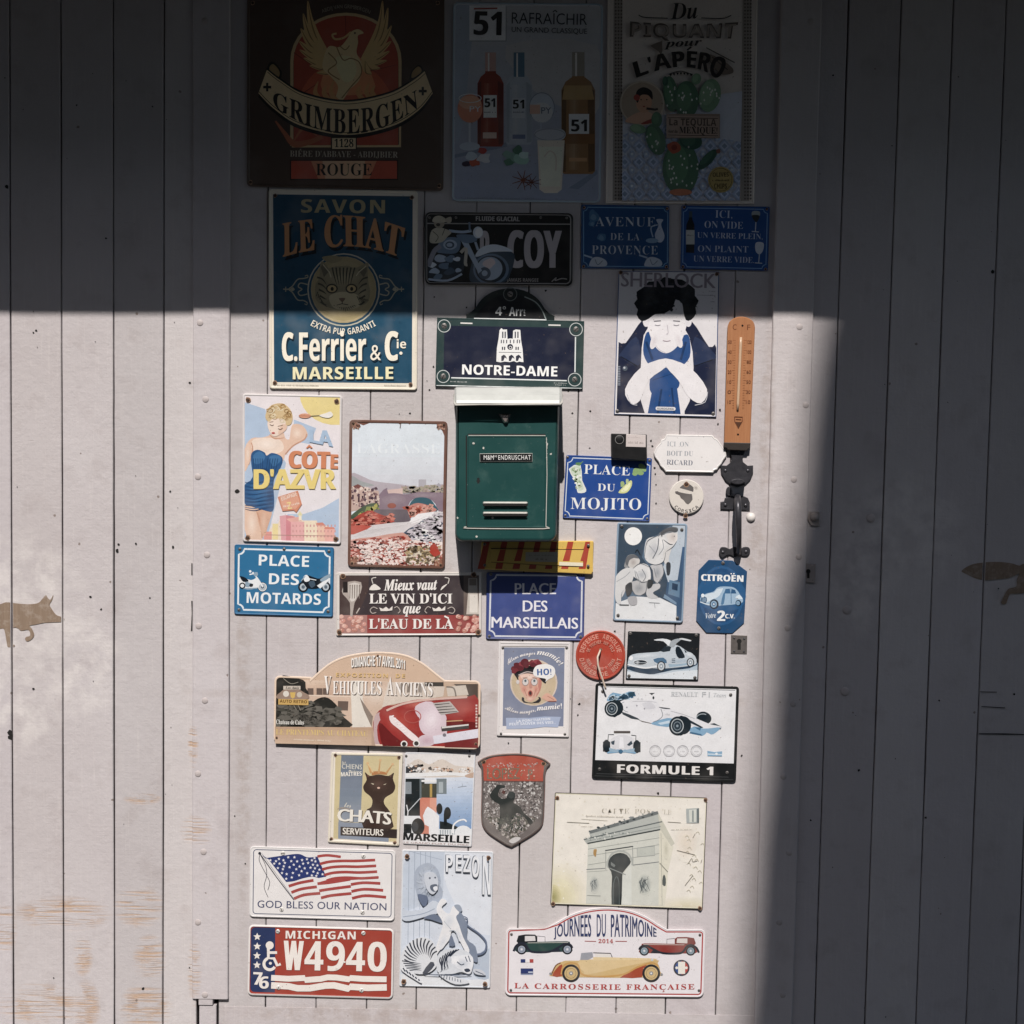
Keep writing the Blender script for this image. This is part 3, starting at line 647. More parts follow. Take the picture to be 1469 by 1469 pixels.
A.text('1128', [(685, 1034), (818, 1034)], 56, '1c130d', 'B'); A.text("BIÈRE D'ABBAYE - ABDIJBIER", [(372, 1100), (1130, 1108)], 42, 'a29684', 'B', -.008); A.line([(450, 1046), (440, 1056)], 5, 'a29684')
A.text('ROUGE', [(555, 1232), (948, 1232)], 82, '20140c', 'B', -.006); A.text('ABDIJ VAN GRIMBERGEN', [(600, 92), (765, 58), (930, 98)], 26, '8f8676', 'R')
A.build('lettering', root)
for x, y in ((110, 20), (1410, 20), (95, 1280), (1420, 1305)): A.h += 0; screws(A, [(x, y)], root, 2.2, RUST)
# 2 aniseed spirit board
f = F(640, 0, 870, 300, 1126)
root, A = sign('metal_sign', 'pale blue drinks sign with three bottles and glasses', 'sign', f, [(50, 15), (1102, 25), (1084, 1425), (40, 1412)], 40, tin(.005, '8fa0ac', '9a9ea6', 2.5))
A.grad([(52, 24), (1098, 32), (1080, 1420), (44, 1406)], 'a8a8aa', '858da0', 14)
A.poly([(60, 30), (300, 35), (180, 300), (140, 700), (70, 1000)], '8f99a6', 3); A.poly([(420, 320), (1060, 320), (1050, 800), (620, 640)], 'aaa8a8', 3)
for p in ([(60, 1085), (420, 1000), (430, 1030), (60, 1110)], [(860, 1320), (1060, 1190), (1065, 1220), (930, 1330)]): A.poly(p, '727d90')
A.rect(168, 45, 425, 292, '8a8c90'); A.rect(163, 38, 418, 284, 'e2ded4')
bottle(A, 312, 368, 1030, 92, 38, 545, '7c2a12', 'b08a80', '5c1c0c', 500); bottle(A, 512, 368, 1015, 92, 38, 555, '9fa6ae', '4c6a7e', '8d959e', 540); bottle(A, 928, 365, 1222, 118, 44, 580, '876238', '8a8276', '5e4222', 535)
A.rect(262, 668, 356, 826, 'd6cfc4'); A.rect(462, 690, 556, 830, 'b4b8bc'); A.rect(862, 800, 1004, 944, 'dcd6ca'); A.rect(258, 930, 354, 972, 'c0a898'); A.rect(466, 945, 556, 975, '5d6a88'); A.rect(864, 1108, 990, 1134, 'b08458')
A.poly([(830, 600), (1020, 600), (1040, 700), (815, 700)], 'a58450'); A.rect(815, 940, 1040, 1010, '7a5228')
A.line([(165, 860), (165, 1020)], 14, 'b0b4ba'); A.circ(165, 1028, 72, 'a4acb6', 30); A.circ(168, 762, 88, 'c4785a', 100); A.circ(168, 720, 78, 'd09474', 48); A.ring(168, 690, 78, 5, 'd8d0cc', 30)
A.line([(665, 865), (665, 990)], 14, '9aa2ae'); A.circ(672, 760, 88, 'aab0b8', 105); A.ring(672, 755, 88, 5, '6e7888', 104); A.circ(672, 790, 76, 'bcbcbc', 70); A.rect(588, 735, 660, 800, 'c49a84')
A.poly([(620, 930), (660, 905), (800, 905), (836, 930), (836, 960), (800, 985), (660, 985), (625, 960)], 'a8aab0', 3); A.ring(728, 945, 106, 5, '7a808c', 40)
A.poly([(640, 985), (832, 985), (812, 1330), (780, 1356), (690, 1356), (655, 1330)], 'c9bfae'); A.poly([(650, 1030), (820, 1030), (800, 1310), (668, 1310)], 'd8ccb6'); A.line([(690, 1100), (730, 1060), (770, 1100), (770, 1200)], 8, 'bfb3a0', 5)
for k in range(9): A.line([(540, 1265), (540+80*math.cos(k*.7), 1265+72*math.sin(k*.7))], 20, '6e3c26', taper=(.4, 1, .2)); A.line([(600, 1280), (600+70*math.cos(k*.7+.3), 1280+50*math.sin(k*.7+.3))], 16, '5c3220', taper=(.4, 1, .2))
for x, y, r, c in ((455, 1100, 50, '6f9486'), (500, 1060, 42, '3f6a54'), (520, 1120, 48, '8ab0a0'), (440, 1140, 36, '4a765e'), (550, 1090, 34, 'a9c0ba'), (145, 1150, 30, '35283a'), (205, 1140, 38, 'a84a2c'), (250, 1060, 28, '9a2e26'), (265, 1110, 45, 'b8b8ba'), (180, 1095, 40, 'aab4bc')): A.blob(x, y, r, r*.8, c, 9, .3)
parts(A, root)
A.text('51', [(195, 243), (385, 248)], 165, '181512', 'S', .02); A.text('RAFRAICHIR', [(460, 165), (990, 176)], 78, '2a2c32', 'R', -.004); A.line([(750, 84), (765, 72), (780, 85)], 8, '2a2c32'); A.text('UN GRAND CLASSIQUE', [(460, 224), (990, 238)], 36, '2a2c32', 'R', .004)
for b, h in (([(272, 752), (344, 752)], 62), ([(470, 762), (548, 762)], 62), ([(880, 922), (988, 922)], 82)): A.text('51', b, h, '1c1814', 'S', .02)
A.text('PY', [(165, 785), (245, 785)], 40, 'e0d4cc', 'R'); A.text('PY', [(668, 798), (738, 798)], 44, '5a6272', 'R'); A.line([(195, 62), (360, 58)], 10, '8e3a22'); A.scribble([(100, 1392), (700, 1402)], 12, '7c8490', 40); A.scribble([(266, 792), (350, 792)], 10, '555250', 9); A.scribble([(470, 792), (550, 792)], 10, '44506a', 9)
A.build('lettering', root)
# 3 cactus board
f = F(860, 0, 1110, 300, 1224)
root, A = sign('metal_sign', 'cream cocktail hour sign with a green prickly pear and a lady in a round frame', 'sign', f, [(58, -50), (1112, -50), (1086, 1432), (45, 1428)], 6, tin(.005, 'c6bcb2', 'c2b7ad', 2))
for x0, x1 in ((100, 162), (1008, 1068)):
    s_ = -1 if x0 < 500 else -2; A.poly([(x0, -40), (x1, -40), (x1+s_*8, 1410), (x0+s_*8, 1410)], '8f857c')
    for k in range(60): y = -30+k*24; A.polys([[(x0+6+j*20, y+9), (x0+14+j*20, y), (x0+22+j*20, y+9), (x0+14+j*20, y+18)] for j in range(3)], ('4e463f', '5f5650')[k % 2])
bgc = [(164, 800), (330, 840), (620, 760), (860, 660), (1002, 640), (985, 1408), (158, 1408)]
A.poly(bgc, 'b9bcc6'); A.clip = bgc
for r_ in range(14):
    for c_ in range(10):
        x, y = 178+c_*100+(r_ % 2)*50, 690+r_*56
        if r_ % 2 == 0: A.polys([[(x, y-52), (x+48, y), (x, y+52), (x-48, y)]], '8b9ab4'); A.polys([[(x, y-34), (x+32, y), (x, y+34), (x-32, y)]], 'aab4c8'); A.polys([[(x, y-20), (x+20, y), (x, y+20), (x-20, y)]], '76879f')
        else: A.dots([(x, y)], 22, '94a2b8', 26, 8); A.dots([(x, y)], 9, 'c4c8d0')
A.clip = None
GA, GB, GC = '44674e', '2f5040', '6a8a6a'
A.circ(300, 725, 158, 'b0a290', 158); A.circ(300, 725, 146, '9a8874', 146)
A.poly([(180, 850), (245, 800), (330, 780), (390, 820), (400, 850), (330, 868), (240, 868)], 'c09478', 4); A.circ(312, 720, 56, 'b98a6c', 72); A.poly([(256, 700), (262, 640), (310, 612), (366, 640), (372, 700), (340, 668), (290, 670), (270, 720)], '1f1a18', 4); A.circ(262, 685, 22, '9a3a2e')
A.line([(330, 762), (390, 770), (410, 765)], 16, '2a1e1a'); A.poly([(290, 868), (380, 830), (400, 850), (330, 872)], '8a3428', 3); A.dots([(292, 700), (332, 700)], 5, '30201a'); A.dots([(312, 748)], 9, '8e2e26', 5)
for cx, cy, rx, ry, rot, c in ((570, 1180, 128, 190, 0, GA), (640, 990, 82, 60, .2, GB), (395, 980, 66, 112, -.3, GA), (270, 905, 58, 32, .2, GC), (402, 840, 38, 54, 0, GA), (760, 1120, 34, 92, .75, GB), (500, 660, 52, 126, -.1, GA), (612, 700, 86, 132, 0, GA), (775, 670, 76, 118, .2, GC), (680, 555, 34, 40, .3, GC), (462, 570, 20, 34, 0, GB)):
    A.circ(cx, cy, rx, c, ry, 24, rot); A.circ(cx-rx*.2, cy-ry*.12, rx*.62, {GA: '527858', GB: '3c604c', GC: '7c9a78'}[c], ry*.72, 20, rot)
A.dots([(random.gauss(570, 55), random.gauss(1180, 80)) for _ in range(26)]+[(random.gauss(612, 40), random.gauss(700, 55)) for _ in range(13)]+[(random.gauss(775, 35), random.gauss(670, 48)) for _ in range(12)]+[(random.gauss(395, 26), random.gauss(980, 45)) for _ in range(9)]+[(random.gauss(500, 20), random.gauss(660, 50)) for _ in range(7)], 6, 'c8d4c0', 9, 6)
A.blob(525, 1035, 46, 42, 'a04a30', 14, .15); A.circ(525, 1035, 20, '7a2e20'); A.circ(570, 1350, 80, 'b06a48', 24); A.circ(835, 1062, 16, '7a4a3c')
A.rect(470, 800, 846, 970, '8c7668'); A.rect(470, 812, 840, 958, 'a48c7c', 6); A.line([(480, 826), (832, 832)], 5, '4a3a30'); A.line([(480, 948), (832, 954)], 5, '4a3a30')
A.circ(852, 1262, 90, 'a08a4c', 92); A.ring(852, 1262, 78, 4, '5a4a20', 80)
A.poly([(765, 380), (860, 420), (935, 480), (930, 515), (850, 520), (780, 440)], '6e6054', 4); A.line([(750, 335), (950, 440)], 8, '4c423a'); A.line([(790, 400), (900, 490)], 8, '3f362f')
A.poly([(355, 320), (440, 285), (442, 360), (432, 388), (415, 362)], '6a5e54')
parts(A, root)
K_ = '1e1916'
A.text('Du', [(500, 135), (690, 128)], 112, K_, 'BI'); A.line([(275, 105), (320, 122), (480, 128)], 7, K_, 5); A.line([(715, 125), (860, 130), (925, 108)], 7, K_, 5)
A.text('PIQUANT', [(212, 258), (590, 265), (955, 272)], 100, '4a4039', 'S', .0, 1.0, [(215, 150), (590, 168), (975, 155)]); A.text('PIQUANT', [(226, 250), (590, 256), (945, 262)], 70, '8c8076', 'S', -.02, 1.08, [(232, 164), (590, 180), (962, 168)])
A.text('pour', [(455, 332), (720, 318)], 54, K_, 'BI', .01)
A.text("L'APERO", [(262, 545), (600, 470), (835, 565)], 130, K_, 'S', .02, 1.0, [(232, 440), (600, 358), (905, 425)]); A.line([(615, 352), (645, 330)], 12, K_)
A.polys([[(490+i*24, 520-12*math.sin(i*.5)), (510+i*24, 520-12*math.sin(i*.5)), (500+i*24, 538-12*math.sin(i*.5))] for i in range(7)], K_); A.line([(485, 522), (570, 500), (655, 524)], 6, K_, 6)
A.text('La TEQUILA', [(490, 880), (820, 884)], 48, '54443a', 'S'); A.text('vient du', [(480, 932), (548, 934)], 24, '33281f', 'BI'); A.text('MEXIQUE!', [(560, 936), (828, 940)], 46, '2a1f18', 'B')
A.text('OLIVES', [(795, 1242), (908, 1240)], 30, '4a3c18', 'S'); A.scribble([(790, 1272), (910, 1272)], 14, '4a3c18', 12); A.text('CHIPS', [(805, 1325), (895, 1325)], 36, '4a3c18', 'S')
A.build('lettering', root)
KLIGHT = .95
# 4 soap board
f = F(375, 265, 610, 570, 1132)
root, A = sign('metal_sign', 'deep blue soap sign with a tabby cat medallion and a cream border', 'sign', f, [(50, 30), (1080, 42), (1075, 1420), (56, 1410)], 22, tin(.006, 'e6dcc8', 'e8decb', 2.5))
q = [(80, 66), (1046, 80), (1040, 1372), (88, 1364)]; A.poly(q, '1c4c66'); A.clip = q
A.specks((90, 70, 1040, 1370), 60, 14, ('204f68', '1a4760'), 1, None); A.clip = None
A.ring(568, 726, 246, 9, 'c0bba6', 248); A.circ(568, 726, 226, 'b6a47a', 230); A.circ(568, 720, 226, 'c2b085', 224)
A.soft(568, 720, 224, 222, 'a8976c', 'cfbf94', 8)
C1, C2, C3 = '8f8566', '4c4838', '2c2a24'
A.poly([(385, 800), (372, 700), (400, 640), (405, 560), (425, 530), (480, 590), (530, 565), (600, 560), (650, 575), (735, 540), (735, 610), (740, 680), (752, 740), (730, 800), (680, 840), (600, 865), (540, 862), (470, 850)], C1, 5)
A.soft(560, 640, 150, 80, C1, 'b0a480', 5); A.soft(430, 760, 60, 70, C1, 'a89c78', 4); A.soft(700, 760, 50, 70, C1, 'a89c78', 4)
A.poly([(470, 770), (560, 740), (660, 760), (690, 830), (600, 865), (500, 850)], 'c4b68e', 5); A.poly([(410, 570), (426, 545), (470, 595), (432, 640)], '6b6450'); A.poly([(728, 556), (728, 600), (708, 640), (668, 590)], '6b6450')
A.line([(425, 550), (470, 605), (482, 640)], 7, 'c8bc98'); A.line([(725, 560), (672, 605), (655, 630)], 7, 'c8bc98')
for k in range(7): A.line([(490+k*26, 572), (500+k*22, 620), (520+k*16, 690)], 11, C2, 5, taper=(1, .9, .2))
for s_ in (-1, 1):
    for k in range(5): A.line([(560+s_*(175-k*6), 640+k*42), (560+s_*(140-k*4), 652+k*44), (560+s_*(110), 690+k*34)], 13, C2, 5, taper=(1, .8, .15))
for cx in (487, 622): A.circ(cx, 718, 42, '5a5442', 34); A.circ(cx, 718, 32, 'cbb27a', 26); A.circ(cx+2, 720, 11, C3, 14); A.ring(cx, 718, 34, 6, C3, 27)
A.poly([(535, 785), (580, 785), (562, 810), (555, 810)], '7a5d48', 3); A.line([(558, 808), (556, 822), (520, 832)], 5, C3, 4); A.line([(556, 822), (600, 830)], 5, C3)
for k in range(12): A.line([(505+k*12, 836+12*math.sin(k*.3)), (500+k*14, 880-8*abs(k-6))], 7, C2, taper=(1, .3))
for k in range(7): A.line([(660+k*12, 770+k*4), (690+k*9, 830-k*5)], 6, C2, taper=(1, .3)); A.line([(390+k*6, 740+k*14), (380+k*12, 770+k*12)], 6, C2)
A.poly([(420, 500), (500, 490), (560, 510), (510, 540), (450, 530)], '9a8d68', 4)
for s_ in (-1, 1):
    X = lambda u: 568+s_*(u-568)
    A.line([(X(322), 640), (X(290), 648), (X(250), 655), (X(215), 700), (X(190), 722), (X(215), 745), (X(250), 795), (X(290), 800), (X(318), 815)], 8, 'a8a690', 6); A.line([(X(320), 690), (X(270), 680), (X(255), 705), (X(280), 722), (X(255), 742), (X(270), 765), (X(318), 755)], 8, 'a8a690', 6)
    A.line([(X(150), 722), (X(230), 724)], 9, 'a8a690'); A.line([(X(168), 705), (X(168), 740)], 7, 'a8a690'); A.circ(X(215), 722, 13, 'a8a690'); A.line([(X(322), 640), (X(318), 625), (X(300), 632)], 6, 'a8a690', 4); A.line([(X(318), 815), (X(312), 830), (X(298), 822)], 6, 'a8a690', 4)
parts(A, root)
A.text('SAVON', [(275, 192), (852, 198)], 92, 'b3a67c', 'S', .02, 1.15)
SH = (14, 24, '0c1a22')
A.text('LE', [(152, 498), (255, 470), (368, 450)], 200, 'd0935c', 'B', .02, 1.15, [(150, 268), (250, 250), (352, 238)], SH); A.text('CHAT', [(438, 436), (700, 432), (952, 500)], 200, 'd0935c', 'B', .02, 1.0, [(440, 222), (700, 222), (990, 300)], SH)
A.text('EXTRA PUR GARANTI', [(338, 972), (568, 1036), (792, 974)], 44, 'efe6d2', 'S', -.005)
S2 = (8, 12, '0f2a3a')
A.text('C.', [(145, 1216), (245, 1216)], 195, 'f4ecd8', 'S', .02, sh=S2); A.text('Ferrier', [(262, 1216), (722, 1216)], 195, 'f4ecd8', 'S', .01, sh=S2); A.text('&', [(752, 1212), (826, 1212)], 112, 'f4ecd8', 'S', sh=S2); A.text('C', [(856, 1214), (942, 1214)], 200, 'f4ecd8', 'S', .02, sh=S2); A.text('ie', [(935, 1130), (1000, 1130)], 60, 'f4ecd8', 'S'); A.circ(964, 1164, 11, 'f4ecd8')
A.text('MARSEILLE', [(218, 1344), (910, 1342)], 84, 'efe7b8', 'S', .015, 1.08, sh=(5, 7, '0f2a3a')); A.scribble([(105, 1386), (395, 1390)], 7, '8a8070', 40); A.scribble([(835, 1388), (1000, 1390)], 7, '8a8070', 24)
A.build('lettering', root); screws(A, [(95, 75), (1040, 88), (92, 1368), (1032, 1381)], root, 2.3, RUST)
KLIGHT = 1.3  # the same glare lift, put into this shaded plate's colours
# 5 comic motorcycle plate
f = F(600, 290, 850, 570, 1312)
root, A = sign('licence_plate', 'black novelty licence plate with a blue motorcycle rider', 'licence plate', f, [(50, 74), (1168, 84), (1160, 632), (50, 620)], 42, tin(.006, '12110f', '100f0e', 1.5))
A.line(rrect([(62, 86), (1148, 96), (1144, 614), (64, 608)], 34), 8, '8e8a88', closed=True); A.line([(66, 160), (1144, 166)], 8, '8e8a88'); A.h += 0
A.build('border', root)
A.text('R.', [(470, 490), (560, 490)], 275, 'a59fa2', 'S', .02); A.text('COY', [(678, 492), (1072, 494)], 278, 'a59fa2', 'S', .03)
A.text('FLUIDE GLACIAL', [(434, 140), (762, 144)], 34, '9a9694', 'S', .03, 1.0); A.text("JAMAIS RANGÉE", [(665, 598), (905, 600)], 26, '8a8684', 'S'); A.line([(1005, 598), (1040, 568), (1030, 590), (1080, 575), (1120, 580)], 8, '8a8684', 4)
A.build('lettering', root)
B1, B2, B3, B4 = '93a2b4', '5c7086', '3a4a5c', 'b9c2cc'
cl = [(72, 96), (1140, 100), (1136, 606), (72, 604)]; A.clip = cl
A.poly([(720, 390), (690, 370), (600, 335), (520, 340), (430, 390), (400, 470), (385, 560), (420, 606), (640, 606), (700, 520), (725, 430)], '2c3d4c', 5)
A.circ(548, 505, 135, B2, 118); A.circ(545, 505, 116, '1e2832', 102); A.circ(538, 500, 96, B1, 88); A.blob(530, 460, 44, 40, 'c4b4b4'); A.circ(500, 535, 46, B3); A.circ(500, 535, 22, B1)
A.poly([(430, 400), (470, 345), (560, 318), (650, 335), (712, 370), (640, 372), (540, 378), (450, 410)], B4, 5)
A.poly([(300, 250), (350, 250), (480, 515), (455, 535)], B1, 0); A.poly([(290, 245), (420, 250), (440, 290), (370, 310), (320, 290)], B2, 4); A.line([(230, 215), (330, 225), (400, 215)], 20, B1, 4); A.circ(450, 228, 38, B4, 44); A.circ(456, 228, 28, 'd2d4d6', 34); A.line([(430, 300), (450, 360)], 18, B1); A.line([(385, 150), (388, 215)], 14, B2)
A.poly([(140, 370), (160, 300), (230, 265), (310, 275), (315, 340), (280, 385), (180, 385)], B2, 5); A.circ(240, 320, 52, B1, 38); A.circ(238, 322, 34, B3, 26); A.circ(235, 322, 22, B1, 16)
A.poly([(76, 450), (130, 400), (330, 395), (350, 470), (300, 560), (120, 590), (76, 560)], '252e38', 4)
for x, y, r, c in ((170, 420, 42, B1), (240, 430, 38, B2), (190, 480, 44, B2), (120, 520, 34, B1), (240, 520, 42, B3), (290, 430, 26, B4), (150, 560, 30, B2), (300, 510, 24, B1), (100, 470, 30, B4)): A.blob(x, y, r, r*.7, c, 9, .3)
A.line([(320, 380), (360, 350), (355, 460), (370, 470)], 24, 'a9a498', 4); A.line([(76, 580), (220, 590), (330, 540)], 16, B1, 4)
A.poly([(85, 290), (100, 215), (150, 190), (200, 200), (250, 225), (220, 260), (180, 300), (110, 310)], 'a6a08e', 4); A.line([(110, 220), (150, 260), (130, 300)], 6, '55524a', 4); A.line([(200, 200), (180, 250)], 6, '55524a'); A.circ(158, 160, 40, '8f8676', 36); A.poly([(112, 150), (120, 112), (165, 102), (205, 125), (208, 150)], 'aaa390', 4); A.circ(150, 170, 16, '3a3630', 12); A.poly([(200, 130), (245, 110), (250, 145), (225, 160)], '9a9282', 3)
A.line([(76, 480), (120, 370), (170, 330)], 36, '7a7c88', 4); A.clip = None
A.build('picture', root); screws(A, [(84, 116), (284, 116), (922, 116), (1118, 118)], root, 1.9)
KLIGHT = .86
# 6 Paris street plate with its arched cap
root = thing('street_sign', 'Paris street plate in green and navy with a white cathedral and arched cap', 'street sign', W(731, 500, 0), 'signs on the door')
GR = '2b4242'
capo = [(362, 880), (362, 842), (395, 828), (428, 800)]+arc(690, 860, 268, 200, 340, 212)[1:-1]+[(955, 805), (985, 835), (1025, 855), (1025, 892)]
plate('panel', root, rrect([(142, 868), (1250, 895), (1238, 1410), (128, 1388)], 4), tin(.006, GR, GR, 1.2, .0006), f)
plate('arched_cap', root, capo, [(0, .0004, '1a2626'), (0, .0046, '1a2626'), (.8, .0052, '1a2626')], f)
A = Art(f, .0056); A.poly([(418, 868)]+arc(690, 872, 232, 205, 338, 178)+[(965, 888)], '0e1218'); A.build('cap_field', root); A.h = .0056
A.poly([(196, 930), (1184, 946), (1180, 1342), (190, 1318)], '1a2038'); A.line([(420, 875), (692, 880), (965, 886)], 8, 'e8ecec'); A.line([(962, 884), (930, 810), (880, 750), (800, 712)], 8, '93a09e', 4); A.line([(1184, 1015), (1180, 1280)], 9, 'e4e8e8'); A.line([(248, 1322), (1118, 1344)], 9, 'e4e8e8')
A.poly([(318, 905), (408, 908), (408, 918), (318, 915)], 'e8e4e0'); A.poly([(980, 920), (1072, 922), (1072, 932), (980, 930)], 'e8e4e0'); A.build('border', root)
N_ = 'f2f2f0'
A.poly([(588, 1200), (592, 1100), (606, 1020), (612, 965), (625, 948), (640, 960), (668, 958), (672, 1030), (690, 1026), (712, 1028), (714, 968), (735, 958), (768, 962), (774, 1040), (786, 1110), (792, 1205), (760, 1200), (742, 1206), (720, 1196), (690, 1204), (650, 1200), (620, 1206)], N_)
A.polys([[(x, 975), (x+9, 975), (x+9, 1022), (x, 1024)] for x in (632, 650, 726, 746)]+[[(x, 1090), (x+9, 1088), (x+9, 1112), (x, 1114)] for x in (630, 646, 732, 748)]+[[(x-20, 1196), (x-20, 1160), (x, 1148), (x+14, 1158), (x+24, 1180), (x+6, 1170), (x-4, 1196)] for x in (645, 702, 755)]+[[(x, 1036), (x+7, 1036), (x+7, 1060), (x, 1064)] for x in (622, 640, 662, 690, 716, 742, 760)]+[[(606, 1128), (776, 1130), (776, 1134), (606, 1132)]], '1a2038'); A.circ(692, 1090, 22, '1a2038'); A.circ(694, 1094, 12, N_); A.circ(694, 1094, 8, '1a2038')
A.build('picture', root)
A.text('NOTRE-DAME', [(330, 1296), (1046, 1312)], 74, 'f6f6f4', 'S', .01); A.text('4', [(580, 852), (630, 853)], 64, 'd8dad8', 'S'); A.ring(648, 796, 9, 6, 'd8dad8'); A.text('Arr', [(684, 856), (788, 858)], 66, 'd8dad8', 'S'); A.text('t', [(793, 838), (806, 838)], 34, 'd8dad8', 'S'); A.rect(794, 848, 806, 856, 'd8dad8')
A.scribble([(240, 1354), (380, 1358)], 9, 'c8ccca', 22); A.scribble([(1020, 1364), (1120, 1367)], 8, 'c8ccca', 16); A.scribble([(1030, 1378), (1110, 1381)], 8, 'c8ccca', 14); A.build('lettering', root)
for x, y, r in ((195, 932, 46), (1188, 958, 48), (188, 1312, 46), (1178, 1336, 48), (692, 692, 50)):
    A2 = Art(f, A.h); A2.ring(x, y, r, 6, 'c9cfcd' if y > 900 else '6d7675'); A2.circ(x, y, r-8, GR if y > 900 else '16201f'); A2.build('washer', root); screws(A2, [(x, y)], root, 4.0)
KLIGHT = 1.4  # glare lift put into the colours of both shaded plates
# 7, 8 two blue street plates
f = F(825, 285, 1115, 400, 1469)
BL = '12406e'
root, A = sign('street_sign', 'small blue street plate for an avenue, with pale jugs around its lettering', 'street sign', f, [(45, 42), (686, 52), (682, 512), (42, 508)], 12, tin(.004, BL, BL, 1, .0004))
notch_border(A, [(62, 62), (674, 70), (670, 495), (62, 490)], 6, 28, '5f8cb0')
J = '8fa0b4'
A.poly([(590, 152), (640, 152), (625, 190), (650, 270), (630, 315), (595, 310), (580, 260), (606, 195)], 'a9b0be', 4); A.line([(600, 190), (552, 210), (566, 280)], 9, J, 5); A.circ(560, 305, 46, '6f8aa4', 18)
for x in (105, 505): A.poly([(x, 470), (x+25, 430), (x+70, 425), (x+120, 450), (x+118, 490), (x+10, 492)], 'a5adb8', 4); A.line([(x+20, 430), (x-40, 410)], 12, J); A.line([(x+40, 440), (x+60, 480), (x+95, 450)], 5, '5a6c80', 4)
for x, y, r in ((135, 130, 40), (125, 180, 24), (190, 280, 30)): A.blob(x, y, r, r*1.1, '3a6488'); A.blob(x, y+5, r*.6, r*.6, '587c98')
parts(A, root)
for t, b, h in (('AVENUE', [(148, 200), (582, 202)], 66), ('DE LA', [(256, 300), (468, 304)], 50), ('PROVENCE', [(122, 402), (600, 406)], 62)): A.text(t, b, h, 'aab2ba', 'B', -.012, 1.1)
A.build('lettering', root); screws(A, [(64, 64), (668, 72), (62, 492), (664, 496)], root, 1.6, RUST)
root, A = sign('street_sign', 'small blue plate joking about full and empty glasses, wine bottle at its left', 'street sign', f, [(772, 48), (1416, 58), (1402, 526), (764, 510)], 12, tin(.004, '123f74', '10427e', 1, .0004))
notch_border(A, [(788, 66), (1398, 78), (1386, 508), (782, 494)], 6, 28, '6c92bc')
A.poly([(830, 92), (850, 92), (852, 150), (868, 190), (866, 395), (806, 392), (808, 190), (826, 150)], '10141a', 0); A.rect(806, 228, 868, 332, 'a9aaa6'); A.rect(828, 92, 852, 136, '3c4a50'); A.scribble([(812, 270), (860, 272)], 12, '55524c', 7)
A.poly([(1290, 92), (1342, 95), (1338, 140), (1316, 172), (1296, 150), (1284, 125)], '8c9494', 4); A.poly([(1286, 120), (1340, 122), (1332, 155), (1316, 172), (1296, 152)], '22282a', 3); A.line([(1314, 170), (1310, 238)], 7, 'a8b0b8'); A.line([(1284, 238), (1336, 242)], 7, 'a8b0b8')
A.poly([(1314, 320), (1368, 322), (1366, 375), (1340, 405), (1312, 380)], 'b4b8c0', 4); A.line([(1340, 400), (1334, 465)], 7, 'a8b0b8'); A.line([(1306, 466), (1360, 470)], 7, 'a8b0b8')
parts(A, root)
for t, b, h in (('ICI,', [(1018, 138), (1142, 142)], 54), ('ON VIDE', [(940, 212), (1220, 220)], 50), ('UN VERRE PLEIN,', [(888, 284), (1362, 296)], 40), ('ON PLAINT', [(892, 386), (1258, 392)], 46), ('UN VERRE VIDE.', [(860, 456), (1300, 468)], 42)): A.text(t, b, h, 'aab4c4', 'B', -.012)
A.build('lettering', root); screws(A, [(792, 62), (1394, 74), (784, 496), (1384, 512)], root, 1.6, RUST)
KLIGHT = .86
# ------------------------------------------------------------------ middle of the door
# 9 portrait poster, a plain figure in the poster's colours
f = F(870, 380, 1110, 650, 1306)
root, A = sign('metal_sign', 'white portrait sign of a dark haired figure in navy coat and blue scarf', 'sign', f, [(95, 48), (880, 52), (858, 1190), (58, 1168)], 5, tin(.004, '1d4a84', 'e6e2e4', 1.2, .0003))
A.clip = [(112, 50), (874, 54), (850, 1172), (78, 1152)]
A.rect(90, 40, 880, 60, 'd8d4d8'); NV, NV2, SC1, SC2 = '1c2440', '2b3858', '23508c', '163a68'
A.poly([(75, 640), (150, 610), (290, 420), (340, 500), (300, 640), (285, 900), (300, 1160), (70, 1160)], NV, 3); A.poly([(860, 655), (800, 640), (665, 440), (600, 520), (640, 640), (670, 900), (610, 1165), (860, 1170)], NV, 3)
A.poly([(110, 690), (230, 560), (270, 700), (240, 790), (110, 720)], NV2, 3); A.poly([(690, 560), (850, 700), (830, 740), (680, 780)], NV2, 3); A.line([(110, 715), (240, 790)], 8, '0e1424'); A.line([(690, 790), (830, 740)], 8, '0e1424')
A.poly([(330, 480), (600, 480), (680, 800), (600, 1160), (300, 1160), (270, 760)], 'eeeaec', 3)
A.poly([(300, 560), (345, 530), (470, 690), (590, 560), (645, 560), (650, 720), (560, 800), (470, 760), (360, 800), (290, 700)], SC1, 4)
A.poly([(350, 860), (460, 800), (560, 880), (560, 960), (480, 980), (350, 1000)], SC1, 4); A.poly([(360, 960), (550, 950), (580, 1170), (320, 1170)], SC1); A.line([(430, 970), (400, 1160)], 16, SC2); A.line([(510, 960), (530, 1160)], 14, SC2); A.line([(360, 900), (540, 840)], 16, SC2, taper=(.4, 1, .2)); A.line([(310, 600), (360, 740)], 18, SC2); A.line([(620, 600), (580, 740)], 18, SC2)
A.poly([(335, 400), (610, 400), (600, 560), (540, 650), (465, 690), (390, 650), (340, 550)], 'f2eef0', 4); A.line([(345, 560), (400, 650), (465, 690)], 5, 'c8c4d0', 4)
A.circ(310, 440, 26, 'eae6ea', 44); A.circ(640, 440, 26, 'eae6ea', 44)
